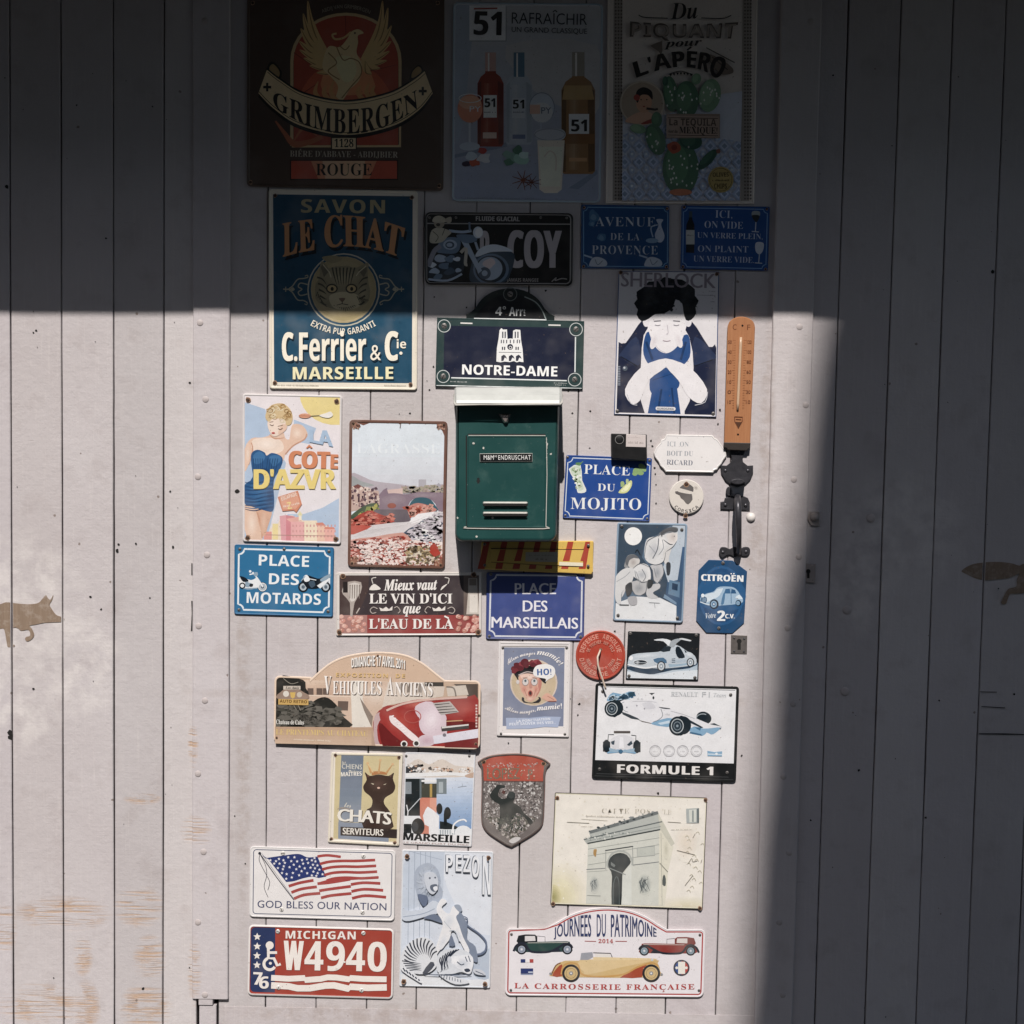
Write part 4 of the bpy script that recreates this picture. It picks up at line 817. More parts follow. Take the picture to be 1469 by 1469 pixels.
hair = [(275, 440), (235, 390), (245, 350), (215, 300), (240, 270), (235, 210), (285, 180), (330, 130), (400, 130), (450, 95), (520, 110), (590, 115), (640, 150), (690, 190), (690, 240), (720, 280), (695, 330), (700, 380), (660, 430), (620, 430), (600, 360), (590, 300), (540, 270), (520, 330), (450, 380), (380, 385), (330, 420)]
A.poly(hair, '11151c', 2); A.specks((240, 130, 690, 400), 60, 14, ('1d242e',), 1.6, lambda x, y: (x-465)**2/44000+(y-250)**2/16000 < 1)
for a in range(22): t = R(170+a*10.4); A.poly([(465+205*math.cos(t-.05), 290+160*math.sin(t-.05)), (465+205*math.cos(t+.06), 290+160*math.sin(t+.06)), (465+random.uniform(235, 262)*math.cos(t+.1), 290+random.uniform(180, 200)*math.sin(t+.1))], '11151c')
A.soft(370, 600, 26, 60, 'f2eef0', 'e2dade', 4, .3); A.soft(565, 590, 26, 60, 'f2eef0', 'e2dade', 4, -.3); A.line([(370, 440), (425, 436)], 7, '6a6670', 3); A.line([(520, 436), (575, 440)], 7, '6a6670', 3); A.line([(378, 468), (400, 474), (422, 468)], 5, '8a8690', 3); A.line([(524, 468), (546, 474), (568, 468)], 5, '8a8690', 3); A.line([(474, 470), (482, 530), (468, 540)], 5, 'c4bcc4', 3); A.line([(440, 590), (470, 596), (500, 590)], 6, 'b4a0a8', 3)
A.poly([(270, 800), (460, 730), (460, 800), (330, 900), (260, 1060), (190, 1080), (145, 970)], 'f2eef0', 3); A.poly([(650, 800), (465, 730), (470, 800), (560, 900), (640, 1030), (740, 1080), (785, 970)], 'f2eef0', 3)
A.circ(145, 808, 20, '55606e'); A.circ(140, 803, 8, 'c8ccd2'); A.line([(160, 1010), (190, 1080), (240, 1095)], 6, 'c8c8d0', 3); A.line([(790, 990), (770, 1070), (690, 1095)], 6, 'c8c8d0', 3)
A.poly(rrect([(384, 1106), (540, 1110), (540, 1138), (384, 1134)], 13), 'e6e4e6'); A.clip = None
parts(A, root)
A.text('SHERLOCK', [(115, 168), (852, 182)], 112, '9b8f98', 'R', .022, 1.0); A.text('KUROKAWA', [(398, 1130), (526, 1133)], 16, '2a2e38', 'S'); A.scribble([(705, 238), (850, 242)], 8, '8c8490', 22); A.scribble([(800, 210), (850, 212)], 8, '8c8490', 8); A.scribble([(810, 290), (848, 291)], 8, '8c8490', 6)
for k in range(12): A.rect(88, 790+k*13, 108, 798+k*13, '8d95a4')
A.build('lettering', root); screws(A, [(85, 1140), (834, 1160)], root, 2.6); screws(A, [(112, 58), (862, 70)], root, 2.2, RUST)
# 10 thermometer
WOODT = NT('varnished_wood'); v = WOODT.scaled((260, 1, 14)); nn = WOODT.noise(v, 1, 4, .6); WOODT.set('Base Color', WOODT.mix(nn, (.30, .115, .048), (.45, .215, .10))); WOODT.set('Roughness', .42); WOODT.bump(nn, .2, .0006); WOODT = WOODT.m
root = thing('thermometer', 'tall wooden thermometer with rounded top above the iron handle', 'thermometer', W(1061, 545, 0))
out = [(918, 1395), (945, 480)]+arc(1053, 478, 104, 190, 350, 74)+[(1160, 490), (1122, 1400)]
plate('board', root, out, [(0, .0004, '808080'), (0, .012, '808080'), (1.0, .0135, '808080')], f, WOODT)
plate('foot', root, [(915, 1385), (1125, 1390), (1122, 1432), (1105, 1438), (1100, 1450), (945, 1444), (940, 1430), (915, 1425)], [(0, .0006, '2a231e'), (0, .0150, '2a231e'), (.8, .0155, '2a231e')], f, mat_plain('dark_wood_foot', '2c241f', .6))
A = Art(f, .0136); BRN = '6e3a20'
A.text('C', [(985, 506), (1015, 507)], 42, BRN, 'R'); A.text('F', [(1098, 508), (1122, 509)], 42, BRN, 'R')
for k in range(28):
    y = 590+k*19.5; L = 24 if k % 4 == 0 else 13; A.line([(1010-k*.55, y), (1010-L-k*.55, y)], 3, '98592f'); A.line([(1072-k*.4, y), (1072+L-k*.4, y)], 3, '98592f')
for k, (a, b) in enumerate((('50', '120'), ('40', '100'), ('30', '80'), ('20', '60'), ('10', '50'), ('0', '30'), ('10', '10'))): y = 605+k*78; A.text(a, [(950-k*1, y+10), (978-k, y+10)], 26, BRN, 'R'); A.text(b, [(1098-k*1.5, y+10), (1132-k*1.5, y+10)], 26, BRN, 'R')
A.line([(1000, 1185), (1062, 1188), (1060, 1220), (1030, 1275), (1002, 1220), (1000, 1185)], 6, BRN); A.poly([(1008, 1225), (1055, 1228), (1032, 1278)], '5a3a28'); A.line([(1010, 1205), (1052, 1208)], 6, BRN)
A.build('scale', root); A = Art(f, .0138); A.circ(1062, 474, 8, '1a100a'); A.circ(1027, 1324, 8, '1a100a'); A.build('nail_hole', root)
GLASS = mat_plain('pale_glass_tube', 'd9b795', .15, 0, .05, 60, .02, .0002, .8)
tube('glass_tube', root, [W(870+(1050-i*2.6)/5.442, 380+(565+i*57)/5.442, .0150) for i in range(11)], [.0026]+[.0030]*9+[.0024], GLASS, 8)
# 11 riviera pin-up
f = F(335, 555, 505, 890, 745)
root, A = sign('metal_sign', 'pastel Riviera sign with a blonde bather in a blue swimsuit', 'sign', f, [(58, 42), (682, 55), (674, 990), (58, 972)], 16, tin(.006, 'e2dcda', 'e9e2e4', 2.2))
q = [(66, 52), (676, 64), (668, 975), (64, 960)]; A.clip = q; LB = 'b4c8e0'; A.grad(q, 'ece4e6', 'e8e2e6', 4)
A.poly([(66, 95), (200, 140), (260, 350), (330, 480), (250, 800), (210, 960), (64, 960)], LB); A.poly([(380, 205), (520, 260), (480, 360), (370, 340)], LB); A.circ(640, 40, 225, 'eed98c', 200); A.poly([(680, 690), (560, 760), (440, 800), (340, 800), (300, 960), (680, 975)], LB, 0)
A.poly([(300, 810), (370, 808), (440, 840), (520, 850), (630, 890), (640, 970), (210, 960), (230, 890), (280, 860)], 'f0dcc4')
A.poly([(290, 812), (330, 806), (330, 970), (300, 970)], 'e4a6ac'); A.poly([(330, 806), (385, 815), (380, 970), (330, 970)], 'd88a92'); A.poly([(330, 830), (415, 815), (430, 845), (360, 850)], 'e8b0a4'); A.rect(360, 848, 450, 970, 'eab0ae'); A.rect(445, 840, 525, 972, 'f2e0c4'); A.rect(525, 870, 580, 972, 'efc6ae'); A.rect(575, 890, 635, 972, 'f0b4a8'); A.poly([(520, 855), (560, 852), (580, 872), (520, 872)], 'dc8c78'); A.poly([(575, 880), (630, 882), (640, 895), (570, 895)], 'dc8c78'); A.rect(245, 860, 280, 960, 'f0dc9c'); A.poly([(400, 808), (418, 780), (435, 808)], 'e6dca8'); A.rect(410, 808, 428, 840, 'f0e6cc'); A.rect(190, 910, 240, 960, 'e89a90')
A.polys([[(x, y), (x+8, y), (x+8, y+14), (x, y+14)] for x in range(370, 640, 22) for y in (866, 900, 932)], 'd89c98'); A.line([(190, 930), (640, 938)], 4, 'b08c80')
SK, SK2, SK3 = 'e8c4ac', 'd09c80', 'f2dccb'
A.poly([(110, 325), (180, 318), (230, 300), (250, 250), (310, 280), (325, 320), (350, 330), (360, 270), (375, 235), (430, 240), (465, 290), (450, 330), (380, 370), (330, 410), (310, 470), (240, 560), (200, 520), (120, 440), (95, 490), (70, 530), (68, 400)], SK, 3)
A.poly([(125, 330), (230, 320), (300, 340), (310, 400), (210, 430), (120, 395)], SK3, 4); A.line([(95, 490), (120, 400), (112, 350)], 7, SK2, 4); A.line([(460, 295), (445, 330), (375, 370), (325, 425)], 8, SK2, 4); A.line([(225, 300), (260, 325), (320, 320)], 9, SK2, 4, taper=(.4, 1, .4))
A.poly([(72, 740), (240, 775), (200, 870), (180, 960), (100, 965), (66, 870)], SK, 2); A.poly([(240, 770), (215, 880), (190, 940), (150, 830), (140, 775)], 'dfb094', 3); A.line([(150, 790), (175, 880), (180, 950)], 9, SK2, 4); A.poly([(90, 780), (140, 790), (130, 940), (105, 940)], SK3, 3)
A.soft(115, 860, 40, 100, SK, SK3, 5); A.soft(190, 850, 22, 80, 'dfb094', SK, 4); A.soft(210, 360, 80, 40, SK3, 'f6e6da', 4); A.soft(400, 290, 40, 40, SK, SK3, 4); A.soft(90, 420, 18, 70, SK, SK3, 3)
S1, S2, S3 = '27598c', '1c4470', '3d74a6'
A.poly([(112, 420), (150, 395), (195, 412), (208, 432), (240, 415), (290, 430), (310, 460), (290, 520), (255, 580), (252, 650), (256, 720), (245, 782), (190, 775), (110, 750), (70, 730), (68, 620), (120, 575), (112, 490)], S1, 3)
A.poly([(160, 520), (215, 520), (220, 600), (170, 600)], S2, 3); A.poly([(125, 430), (165, 405), (200, 440), (170, 480), (130, 480)], S3, 3); A.poly([(225, 440), (280, 430), (300, 460), (250, 500)], S3, 3)
A.soft(165, 650, 70, 110, S1, S3, 6); A.soft(230, 690, 20, 70, S1, S2, 3)
for k in range(15): y = 590+k*12; A.line([(72, y+10), (130, y+16+4*math.sin(k)), (190, y+6), (250, y-2)], 5, (S2, S3)[k % 2], 4, taper=(.4, 1.2, .4))
for k in range(5): A.line([(125+k*14, 450), (130+k*13, 540)], 4, S2); A.line([(215+k*16, 450), (205+k*14, 540)], 4, S2)
A.poly([(215, 215), (250, 195), (320, 200), (338, 235), (330, 270), (290, 300), (255, 312), (235, 295), (218, 260)], SK3, 3); A.poly([(300, 240), (335, 240), (325, 275), (280, 300)], SK, 3)
HR = ('d9bd8c', 'c0995c', 'e8d8b4', 'a07840')
A.poly([(200, 190), (215, 140), (250, 110), (310, 105), (355, 140), (372, 190), (360, 235), (330, 240), (320, 205), (250, 200), (222, 220)], HR[0], 4)
for k in range(34): a = random.random()*6.28; x, y = 288+72*math.cos(a)*random.uniform(.5, 1), 165+52*math.sin(a)*random.uniform(.5, 1); A.line(arc(x, y, 15, random.randint(0, 360), random.randint(400, 600), 12, 7), 7, HR[random.randrange(4)], taper=(.4, 1, .3))
A.line([(228, 236), (242, 244), (252, 238)], 4, '5a3c2c', 3); A.line([(280, 262), (296, 268), (308, 258)], 4, '5a3c2c', 3); A.circ(250, 290, 11, 'c0504a', 6); A.line([(226, 222), (250, 218)], 3, '8a6040'); A.line([(278, 248), (310, 240)], 3, '8a6040')
A.circ(448, 182, 38, 'e2a07e', 15); A.line([(410, 182), (484, 184)], 4, 'b06848'); A.line([(484, 182), (560, 176)], 5, 'b4a878'); A.poly([(540, 178), (580, 165), (610, 155), (625, 178), (600, 195), (560, 190)], 'f4efe6', 3)
A.poly([(278, 692), (405, 652), (430, 738), (395, 790), (378, 776), (308, 782), (300, 760)], 'd88c6c'); A.poly([(292, 700), (400, 664), (418, 735), (390, 768), (310, 770)], 'e6a68a'); A.clip = None
parts(A, root)
A.text('LA', [(480, 345), (622, 374)], 88, 'a9c2dc', 'S', .03, 1.0, [(480, 270), (612, 275)], sh=(2, 3, '97b0cc'))
A.text('COT', [(350, 506), (600, 512)], 104, 'd9895f', 'S', .05, .95, sh=(2, 3, 'c47a52')); A.text('E', [(612, 512), (652, 513)], 88, 'd9895f', 'S', .04, sh=(2, 3, 'c47a52')); A.poly([(455, 384), (476, 362), (498, 384), (486, 386), (476, 376), (466, 386)], 'd9895f')
A.text("D'AZVR", [(130, 640), (640, 640)], 122, 'ecd479', 'S', .035, .95, sh=(2, 3, 'd2b964')); A.text('ESCAPADE', [(304, 716), (400, 684)], 26, 'f0dccc', 'S'); A.text('Z', [(342, 770), (368, 765)], 44, 'f0d890', 'S'); A.scribble([(312, 758), (415, 735)], 14, 'f0dccc', 10)
A.build('lettering', root); screws(A, [(90, 82), (648, 90), (88, 948), (643, 956)], root, 2.8, RUST)
# 12 red valley photograph on rusty tin
f = F(490, 590, 650, 820, 1022)
root, A = sign('metal_sign', 'rusty edged tin photograph of a stone bridge over a red rocky river', 'sign', f, [(72, 76), (972, 92), (945, 1445), (56, 1425)], 38, tin(.007, '6e4a3c', '7c5040', 3.5, .0015), mat=TIN)
q = [(84, 92), (955, 108), (932, 1420), (68, 1405)]; A.clip = q
pic = [(110, 95), (200, 130), (300, 92), (540, 92), (860, 100), (905, 140), (940, 220), (955, 420), (945, 700), (950, 950), (935, 1200), (920, 1340), (880, 1400), (600, 1420), (260, 1410), (130, 1350), (80, 1250), (75, 1000), (70, 700), (84, 480), (76, 330), (95, 180)]
A.poly(pic, 'dfe8f0'); A.grad([(120, 300), (935, 300), (945, 700), (82, 700)], 'dfe8f0', 'd2d4dc', 10)

A.poly([(84, 570), (200, 600), (300, 640), (540, 670), (700, 690), (945, 670), (945, 780), (80, 760)], 'b8aeb6', 3); A.poly([(90, 590), (180, 640), (300, 680), (90, 690)], 'a0a4a4', 3); A.rect(706, 625, 775, 720, 'b4b0b8'); A.poly([(860, 690), (890, 655), (920, 690)], 'a8a6b0')
A.specks((560, 690, 945, 760), 40, 16, ('98949a', 'b09c92', 'a8a08c'), 1.6); A.poly([(420, 720), (560, 705), (560, 760), (420, 765)], 'd8bcb4')
A.poly([(340, 770), (420, 700), (430, 755), (620, 760), (945, 745), (945, 900), (890, 920), (860, 850), (800, 800), (720, 785), (650, 810), (610, 870), (590, 1010), (300, 960)], '8a7684', 2)
A.soft(480, 810, 150, 60, '8a7684', '9c8a94', 4); A.soft(760, 770, 150, 30, '8a7684', 'a09098', 4)
A.poly([(620, 860), (660, 805), (720, 788), (800, 800), (850, 850), (870, 920), (620, 930)], '34606e', 3); A.poly([(600, 880), (700, 840), (840, 880), (850, 920), (560, 985), (530, 940)], 'c88478', 3); A.specks((580, 860, 840, 960), 24, 18, ('b0503c', 'd8a090'), 1.5)
A.poly([(84, 700), (150, 672), (240, 715), (340, 730), (350, 860), (180, 900), (80, 920)], 'c8aca0'); A.poly([(95, 690), (150, 668), (235, 712), (95, 705)], '7c4a44'); A.polys([[(x, y), (x+16, y), (x+16, y+34), (x, y+34)] for x, y in ((96, 765), (150, 770), (185, 775), (205, 760), (248, 770), (305, 760), (150, 800), (250, 820))], '4a3038'); A.specks((80, 700, 340, 880), 26, 14, ('8a6a6a', 'e0ccc0', '5c4450'), 1)
A.poly([(80, 960), (200, 870), (300, 840), (345, 870), (250, 930), (190, 980), (90, 990)], '4a5c44', 3); A.specks((100, 850, 340, 985), 26, 18, ('8a9448', '34503c', 'b0a850'), 1.2, lambda x, y: y > 1000-x*.42)
A.poly([(300, 900), (600, 900), (640, 1010), (480, 1020), (300, 990)], '6a6068'); A.circ(460, 865, 40, '9a5040', 24)
A.poly([(75, 1010), (240, 910), (320, 930), (480, 1010), (300, 1070), (75, 1130)], 'b03a2c', 2); A.specks((80, 930, 470, 1100), 70, 13, ('8c2418', 'c04c38', '98382a', 'd07a68'), 1.8, lambda x, y: 1000-(x-80)*.14 < y < 1100-(x-80)*.12 or (200 < x < 340 and y > 930))
A.poly([(80, 1080), (480, 1020), (620, 1010), (840, 920), (940, 930), (930, 960), (780, 1010), (560, 1120), (300, 1150), (85, 1180)], 'd8d2d4', 2); A.poly([(620, 1010), (700, 940), (850, 920), (820, 985), (640, 1030)], 'f0eef0'); A.poly([(75, 1050), (280, 1050), (160, 1110), (75, 1130)], 'c05040', 2)
for k in range(9): A.line([(100+k*12, 1160-k*8), (420+k*20, 1090-k*7), (700+k*10, 1000-k*5)], 5, ('e6e2e2', 'c4bcc0')[k % 2], 4, taper=(.2, 1, .2))
A.poly([(560, 1120), (700, 1030), (945, 930), (940, 1240), (760, 1230), (600, 1170)], '56606e', 2); A.specks((580, 940, 945, 1240), 130, 17, ('36404e', 'e0e0e4', '48546a', 'f0eeee', 'c8c0c8'), 2.2, lambda x, y: y > 1560-x*.72)
A.poly([(75, 1180), (300, 1150), (560, 1110), (640, 1180), (760, 1230), (940, 1240), (920, 1400), (130, 1380), (75, 1260)], 'd09a8c', 2); A.specks((75, 1130, 560, 1330), 230, 15, ('b03a2c', 'c85444', '98301f', 'e4aca0'), 2.0, lambda x, y: y > 1200-x*.08); A.specks((150, 1180, 920, 1410), 200, 12, ('efd8d2', 'b8685a', 'f6e8e2', '984a40', 'f0dcd4'), 1.7, lambda x, y: y > 1180+abs(x-430)*.05); A.specks((600, 1240, 900, 1400), 60, 12, ('d8ccb4', 'b09a70', '6a5a44'), 1.5); A.blob(850, 1265, 52, 55, 'b03420', 12, .35)
rim_ = []
for k in range(150):
    t = random.random()*4; i = int(t); u = t-i; a, b = pic and q[i], q[(i+1) % 4]; x, y = a[0]+(b[0]-a[0])*u, a[1]+(b[1]-a[1])*u; rr = random.uniform(4, 13)*(2.0 if min(u, 1-u) < .08 else 1); rim_.append([(x+rr*random.uniform(.5, 1.3)*math.cos(k_*1.05), y+rr*random.uniform(.6, 1.6)*math.sin(k_*1.05)) for k_ in range(6)])
A.polys(rim_, '7e4e3c')
for x, y in ((120, 120), (930, 125), (110, 1370), (900, 1385)): A.blob(x, y, 46, 36, '94614c', 11, .4); A.specks((x-50, y-40, x+50, y+40), 14, 9, ('5a3428', 'b8917c'), 1)
A.line([(532, 92), (540, 120), (536, 155)], 7, '5c4a44', 3); A.clip = None; parts(A, root, TIN); A3 = Art(f, .0055+STEP*20); A3.text('LAGRASSE', [(140, 385), (900, 390)], 90, 'eaf1f6', 'B', -.012, 1.05); A3.build('lettering', root); screws(A, [(108, 112), (938, 122), (96, 1392), (908, 1408)], root, 2.0, RUST)
# 13 letter box
GREEN = NT('chipped_green_paint'); v = GREEN.scaled((1, 1, 1)); nb = GREEN.noise(v, 14, 4, .6); n2 = GREEN.noise(v, 120, 3, .6)
c = GREEN.mix(nb, (.008, .044, .041), (.013, .066, .061)); c = GREEN.mix(GREEN.math('MULTIPLY', GREEN.ramp(GREEN.noise(v, 22, 4, .65), .56, .76), .30), c, (.10, .17, .15)); c = GREEN.mix(GREEN.math('MULTIPLY', GREEN.ramp(n2, .70, .74), .5), c, (.25, .3, .28))
ge = GREEN.n('NewGeometry').outputs['Pointiness']; c = GREEN.mix(GREEN.ramp(ge, .57, .66), c, (.40, .46, .42))
GREEN.set('Base Color', c); GREEN.set('Roughness', GREEN.math('ADD', GREEN.math('MULTIPLY', nb, .2), .30)); GREEN.bump(n2, .12, .0008); GREEN = GREEN.m
LIDM = mat_plain('faded_glare_lid', 'c6c8c3', .38, 0, .12, 30, .15, .0008); EDGEM = mat_plain('worn_bare_edge', 'c9c6bd', .45)  # lid's pale colour holds sun glare on the green paint as well as fading
root = thing('letter_box', 'dark green steel letter box with pale lid hanging under the cathedral plate', 'letter box', W(728, 665, 0))
f = F(640, 545, 860, 830, 1134); D_ = .118
def boxmesh(name, outline, prof, mat, parent): return plate(name, parent, outline, prof, f, mat)
body = boxmesh('body', rrect([(72, 130), (838, 128), (815, 1195), (66, 1195)], [10, 10, 60, 60], 7), [(0, .0004, '0'*6), (0, D_-.012, '0'*6), (.8, D_-.005, '0'*6), (2.4, D_-.001, '0'*6), (4.5, D_, '0'*6)], GREEN, root)
# lid: a sloping hood with a turned-down lip that overhangs the front
def lid():
    xs_ = [(62, 0), (76, .6), (100, 1), (440, 1), (800, 1), (838, .6), (856, 0)]; rows = [(120, .002, 60), (92, .03, 56), (64, .075, 52), (62, .10, 60), (95, .136, 112), (148, .147, 150), (172, .149, 172), (182, .147, 183), (183, .143, 184)]
    V, Fc = [], []
    for (y, h, y2) in rows:
        for (x, m_) in xs_: V.append(W(f[0]+x/f[2], f[1]+(y2 if m_ else y2+12)/f[2], h-(.006 if not m_ else 0)))
    n_ = len(xs_)
    for i in range(len(rows)-1):
        for k in range(n_-1): Fc.append((i*n_+k, i*n_+k+1, (i+1)*n_+k+1, (i+1)*n_+k))
    b0 = len(V)
    for side in (0, n_-1):
        ring = [V[i*n_+side] for i in range(len(rows))]; foot = [Vector((p.x, -.002, ring[-1].z)) for p in ring[:1]]; o = len(V); V += ring+foot; Fc.append(tuple(range(o, len(V))))
    # the underside of the lip
    o = len(V); V += [W(f[0]+66/f[2], f[1]+170/f[2], .10), W(f[0]+852/f[2], f[1]+170/f[2], .10)]; last = (len(rows)-1)*n_; Fc.append((o, o+1, last+n_-1, last))
    return mesh('lid', V, Fc, LIDM, root, None, False)
ld = lid(); tube('rolled_edge', ld, [W(f[0]+x/f[2], f[1]+y/f[2], h) for x, y, h in ((62, 110, .110), (62, 172, .143), (70, 183, .1485), (440, 184, .1495), (846, 181, .1485), (857, 170, .143), (856, 110, .110))], .0022, EDGEM, 8)
A = Art(f, .146); 
door = boxmesh('door', rrect([(155, 412), (742, 412), (738, 1095), (152, 1092)], 14, 4), [(0, D_-.001, '0'*6), (0, D_+.0005, '0'*6), (.5, D_+.0018, '0'*6), (1.5, D_+.002, '0'*6), (2.2, D_+.0008, '0'*6)], GREEN, root)
A = Art(f, D_+.0021)
A.line([(165, 410), (735, 411)], 5, 'c8ccc2'); A.line([(742, 425), (746, 700), (738, 1085)], 5, 'b4bcb2'); A.line([(150, 1085), (170, 1097), (720, 1100), (738, 1085)], 7, 'c4c8be', 3); A.specks((738, 430, 750, 620), 10, 6, ('d8d8d0', '8aa098'), .6); A.build('worn_rim', door, EDGEM)
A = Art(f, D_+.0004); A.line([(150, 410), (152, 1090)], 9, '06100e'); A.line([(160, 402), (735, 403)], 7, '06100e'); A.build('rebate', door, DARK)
for y0 in (900, 975):
    lv = boxmesh('louvre', rrect([(270, y0), (606, y0+1), (600, y0+28), (275, y0+28)], 12, 3), [(0, D_+.0008, '0'*6), (0, D_+.002, '0'*6), (1.2, D_+.006, '0'*6), (2.0, D_+.007, '0'*6)], EDGEM, door)
    A = Art(f, D_+.0012); A.poly(rrect([(268, y0+14), (606, y0+16), (602, y0+36), (274, y0+34)], 9), '000000'); A.h = D_+.0078; A.build('louvre_gap', door, DARK)
    A = Art(f, D_+.008); A.poly(rrect([(278, y0+12), (602, y0+14), (600, y0+32), (276, y0+32)], 9), '000000'); A.build('louvre_gap', door, DARK)
np_ = boxmesh('name_plate', [(248, 545), (638, 542), (638, 604), (250, 606)], [(0, D_+.0008, 'c8c8c0'), (0, D_+.003, 'c8c8c0'), (.4, D_+.0034, 'c8c8c0'), (1.0, D_+.0034, '16181a'), (1.1, D_+.0026, '16181a')], ENAMEL, door); np_.data.materials[0] = ENAMEL
A = Art(f, D_+.0028); A.text('M&M', [(278, 590), (352, 590)], 33, 'f4f4f0', 'R'); A.text('ME', [(358, 572), (376, 572)], 14, 'f4f4f0', 'R'); A.text('ENDRUSCHAT', [(386, 590), (626, 589)], 33, 'f4f4f0', 'R', 0, 1.15); A.build('lettering', np_)
A = Art(f, D_+.0009); A.circ(238, 733, 10, '000000'); A.rect(230, 740, 246, 766, '000000'); A.circ(238, 748, 15, '000000', 8); A.build('keyhole', door, DARK)
CHR = mat_plain('chrome_badge', 'c8b8b4', .25, .8, .1)
bd = boxmesh('badge', [(385, 250), (478, 250), (455, 318), (428, 320)], [(0, D_, '0'*6), (0, D_+.005, '0'*6), (2.2, D_+.010, '0'*6)], CHR, root)
for x, y in ((203, 470), (775, 548), (225, 1160), (345, 1018), (275, 505), (85, 1020)): A = Art(f, D_+.0022 if 155 < x < 740 and y < 1090 else D_+.0003); A.blob(x, y, 8, 8, 'a8bab2', 7, .3); A.build('paint_chip', root, EDGEM)
A = Art((0, 0, 1), 0); P_ = [W(f[0]+x/f[2], f[1]+y/f[2], h) for x, y, h in ((385, 66, .1105), (420, 62, .1095), (600, 62, .1095), (606, 88, .1255), (560, 108, .1365), (490, 112, .138), (420, 126, .142), (400, 90, .1268))]
# 14 mojito plate
f = F(800, 610, 1090, 760, 1469)
root, A = sign('street_sign', 'royal blue street plate with a mojito glass, mint and lime', 'street sign', f, [(62, 216), (686, 240), (668, 700), (36, 676)], 12, tin(.005, '1b4790', '1c4a98', 1.2, .0004))
notch_border(A, [(76, 236), (672, 258), (654, 682), (52, 658)], 7, 34, 'd8e2ec')
A.poly([(80, 318), (165, 285), (178, 400), (208, 465), (195, 490), (150, 492), (140, 470), (125, 400)], 'e8ece4', 2); A.poly([(90, 320), (160, 294), (172, 400), (190, 460), (152, 478), (132, 400)], 'cfdcc8', 2); A.specks((110, 310, 175, 460), 14, 9, ('8aa878', 'f4f6f0', 'b4c0a0'), 1, lambda x, y: x > 85+(y-310)*.3); A.blob(150, 280, 22, 14, '5c8a58'); A.line([(150, 290), (185, 262)], 6, '6a9060')
for x, y, r in ((575, 330, 28), (610, 300, 26), (600, 345, 24), (628, 322, 18), (562, 348, 20)): A.blob(x, y, r, r*.85, ('8fb070', 'b4c890')[r % 2], 9, .2)
A.poly([(445, 480), (530, 400), (538, 440), (505, 488), (460, 495)], 'd4d890', 3); A.poly([(460, 478), (522, 418), (526, 442), (498, 478)], 'eef0c0', 3); A.blob(470, 430, 14, 20, 'a0b878'); A.blob(505, 410, 12, 22, 'b8c890'); parts(A, root)
for t, b, h in (('PLACE', [(192, 352), (524, 366)], 68), ('DU', [(290, 476), (416, 480)], 52), ('MOJITO', [(94, 608), (606, 616)], 82)): A.text(t, b, h, 'f0f2f2', 'B', -.006, 1.04)
A.build('lettering', root); screws(A, [(72, 232), (668, 256), (56, 656), (650, 680)], root, 2.0)
# 15 door bell
root = thing('door_bell', 'black door bell with round button and white name label', 'door bell', W(902, 638, 0))
BLK = mat_plain('black_plastic', '1a1a1b', .4, 0, .1)
plate('housing', root, rrect([(386, 60), (648, 66), (650, 262), (390, 240)], 8), [(0, .0004, '0'*6), (0, .018, '0'*6), (1, .022, '0'*6)], f, BLK)
plate('label', root, [(498, 64), (640, 70), (640, 160), (496, 156)], [(0, .0218, 'd8ccc8'), (0, .0228, 'd8ccc8'), (.3, .023, 'd8ccc8')], f)
A = Art(f, .0231); A.scribble([(510, 132), (625, 136)], 18, 'a89c98', 14); A.scribble([(508, 90), (600, 94)], 6, 'b8acA8', 20); A.build('lettering', root)
o = bolt(800+449/f[2], 610+104/f[2], .022, root, 6.2, BLK, 'button', .25); A = Art(f, .0232); A.ring(449, 104, 30, 5, '8a8886'); A.build('button_ring', root)
# 16 scalloped plaque
root = thing('plaque', 'white scalloped plaque with faded lettering about an aperitif', 'plaque', W(990, 653, 0))
out = [(790, 66), (1125, 72), (1142, 92), (1160, 100), (1178, 122), (1190, 140), (1222, 190), (1226, 225), (1200, 262), (1190, 282), (1168, 305), (1160, 322), (1138, 330), (1130, 346), (785, 340), (770, 318), (745, 295), (735, 270), (705, 230), (698, 200), (715, 160), (745, 128), (752, 106), (775, 96)]
plate('panel', root, out, [(0, .0006, 'd8d2cc'), (0, .006, 'd8d2cc'), (.6, .0068, 'e2dcd8'), (1.6, .0072, 'e8e3e0'), (2.6, .0066, 'efebe9')], f)
A = Art(f, .0068); GT = '9aa0a8'
for t, b, h, c in (('ICI  ON', [(795, 152), (952, 156)], 34, 'a8adb4'), ('BOIT DU', [(792, 220), (984, 224)], 34, '9a9fa8'), ('RICARD', [(792, 286), (980, 292)], 36, '6d7486')): A.text(t, b, h, c, 'B', -.01)
A.build('lettering', root)
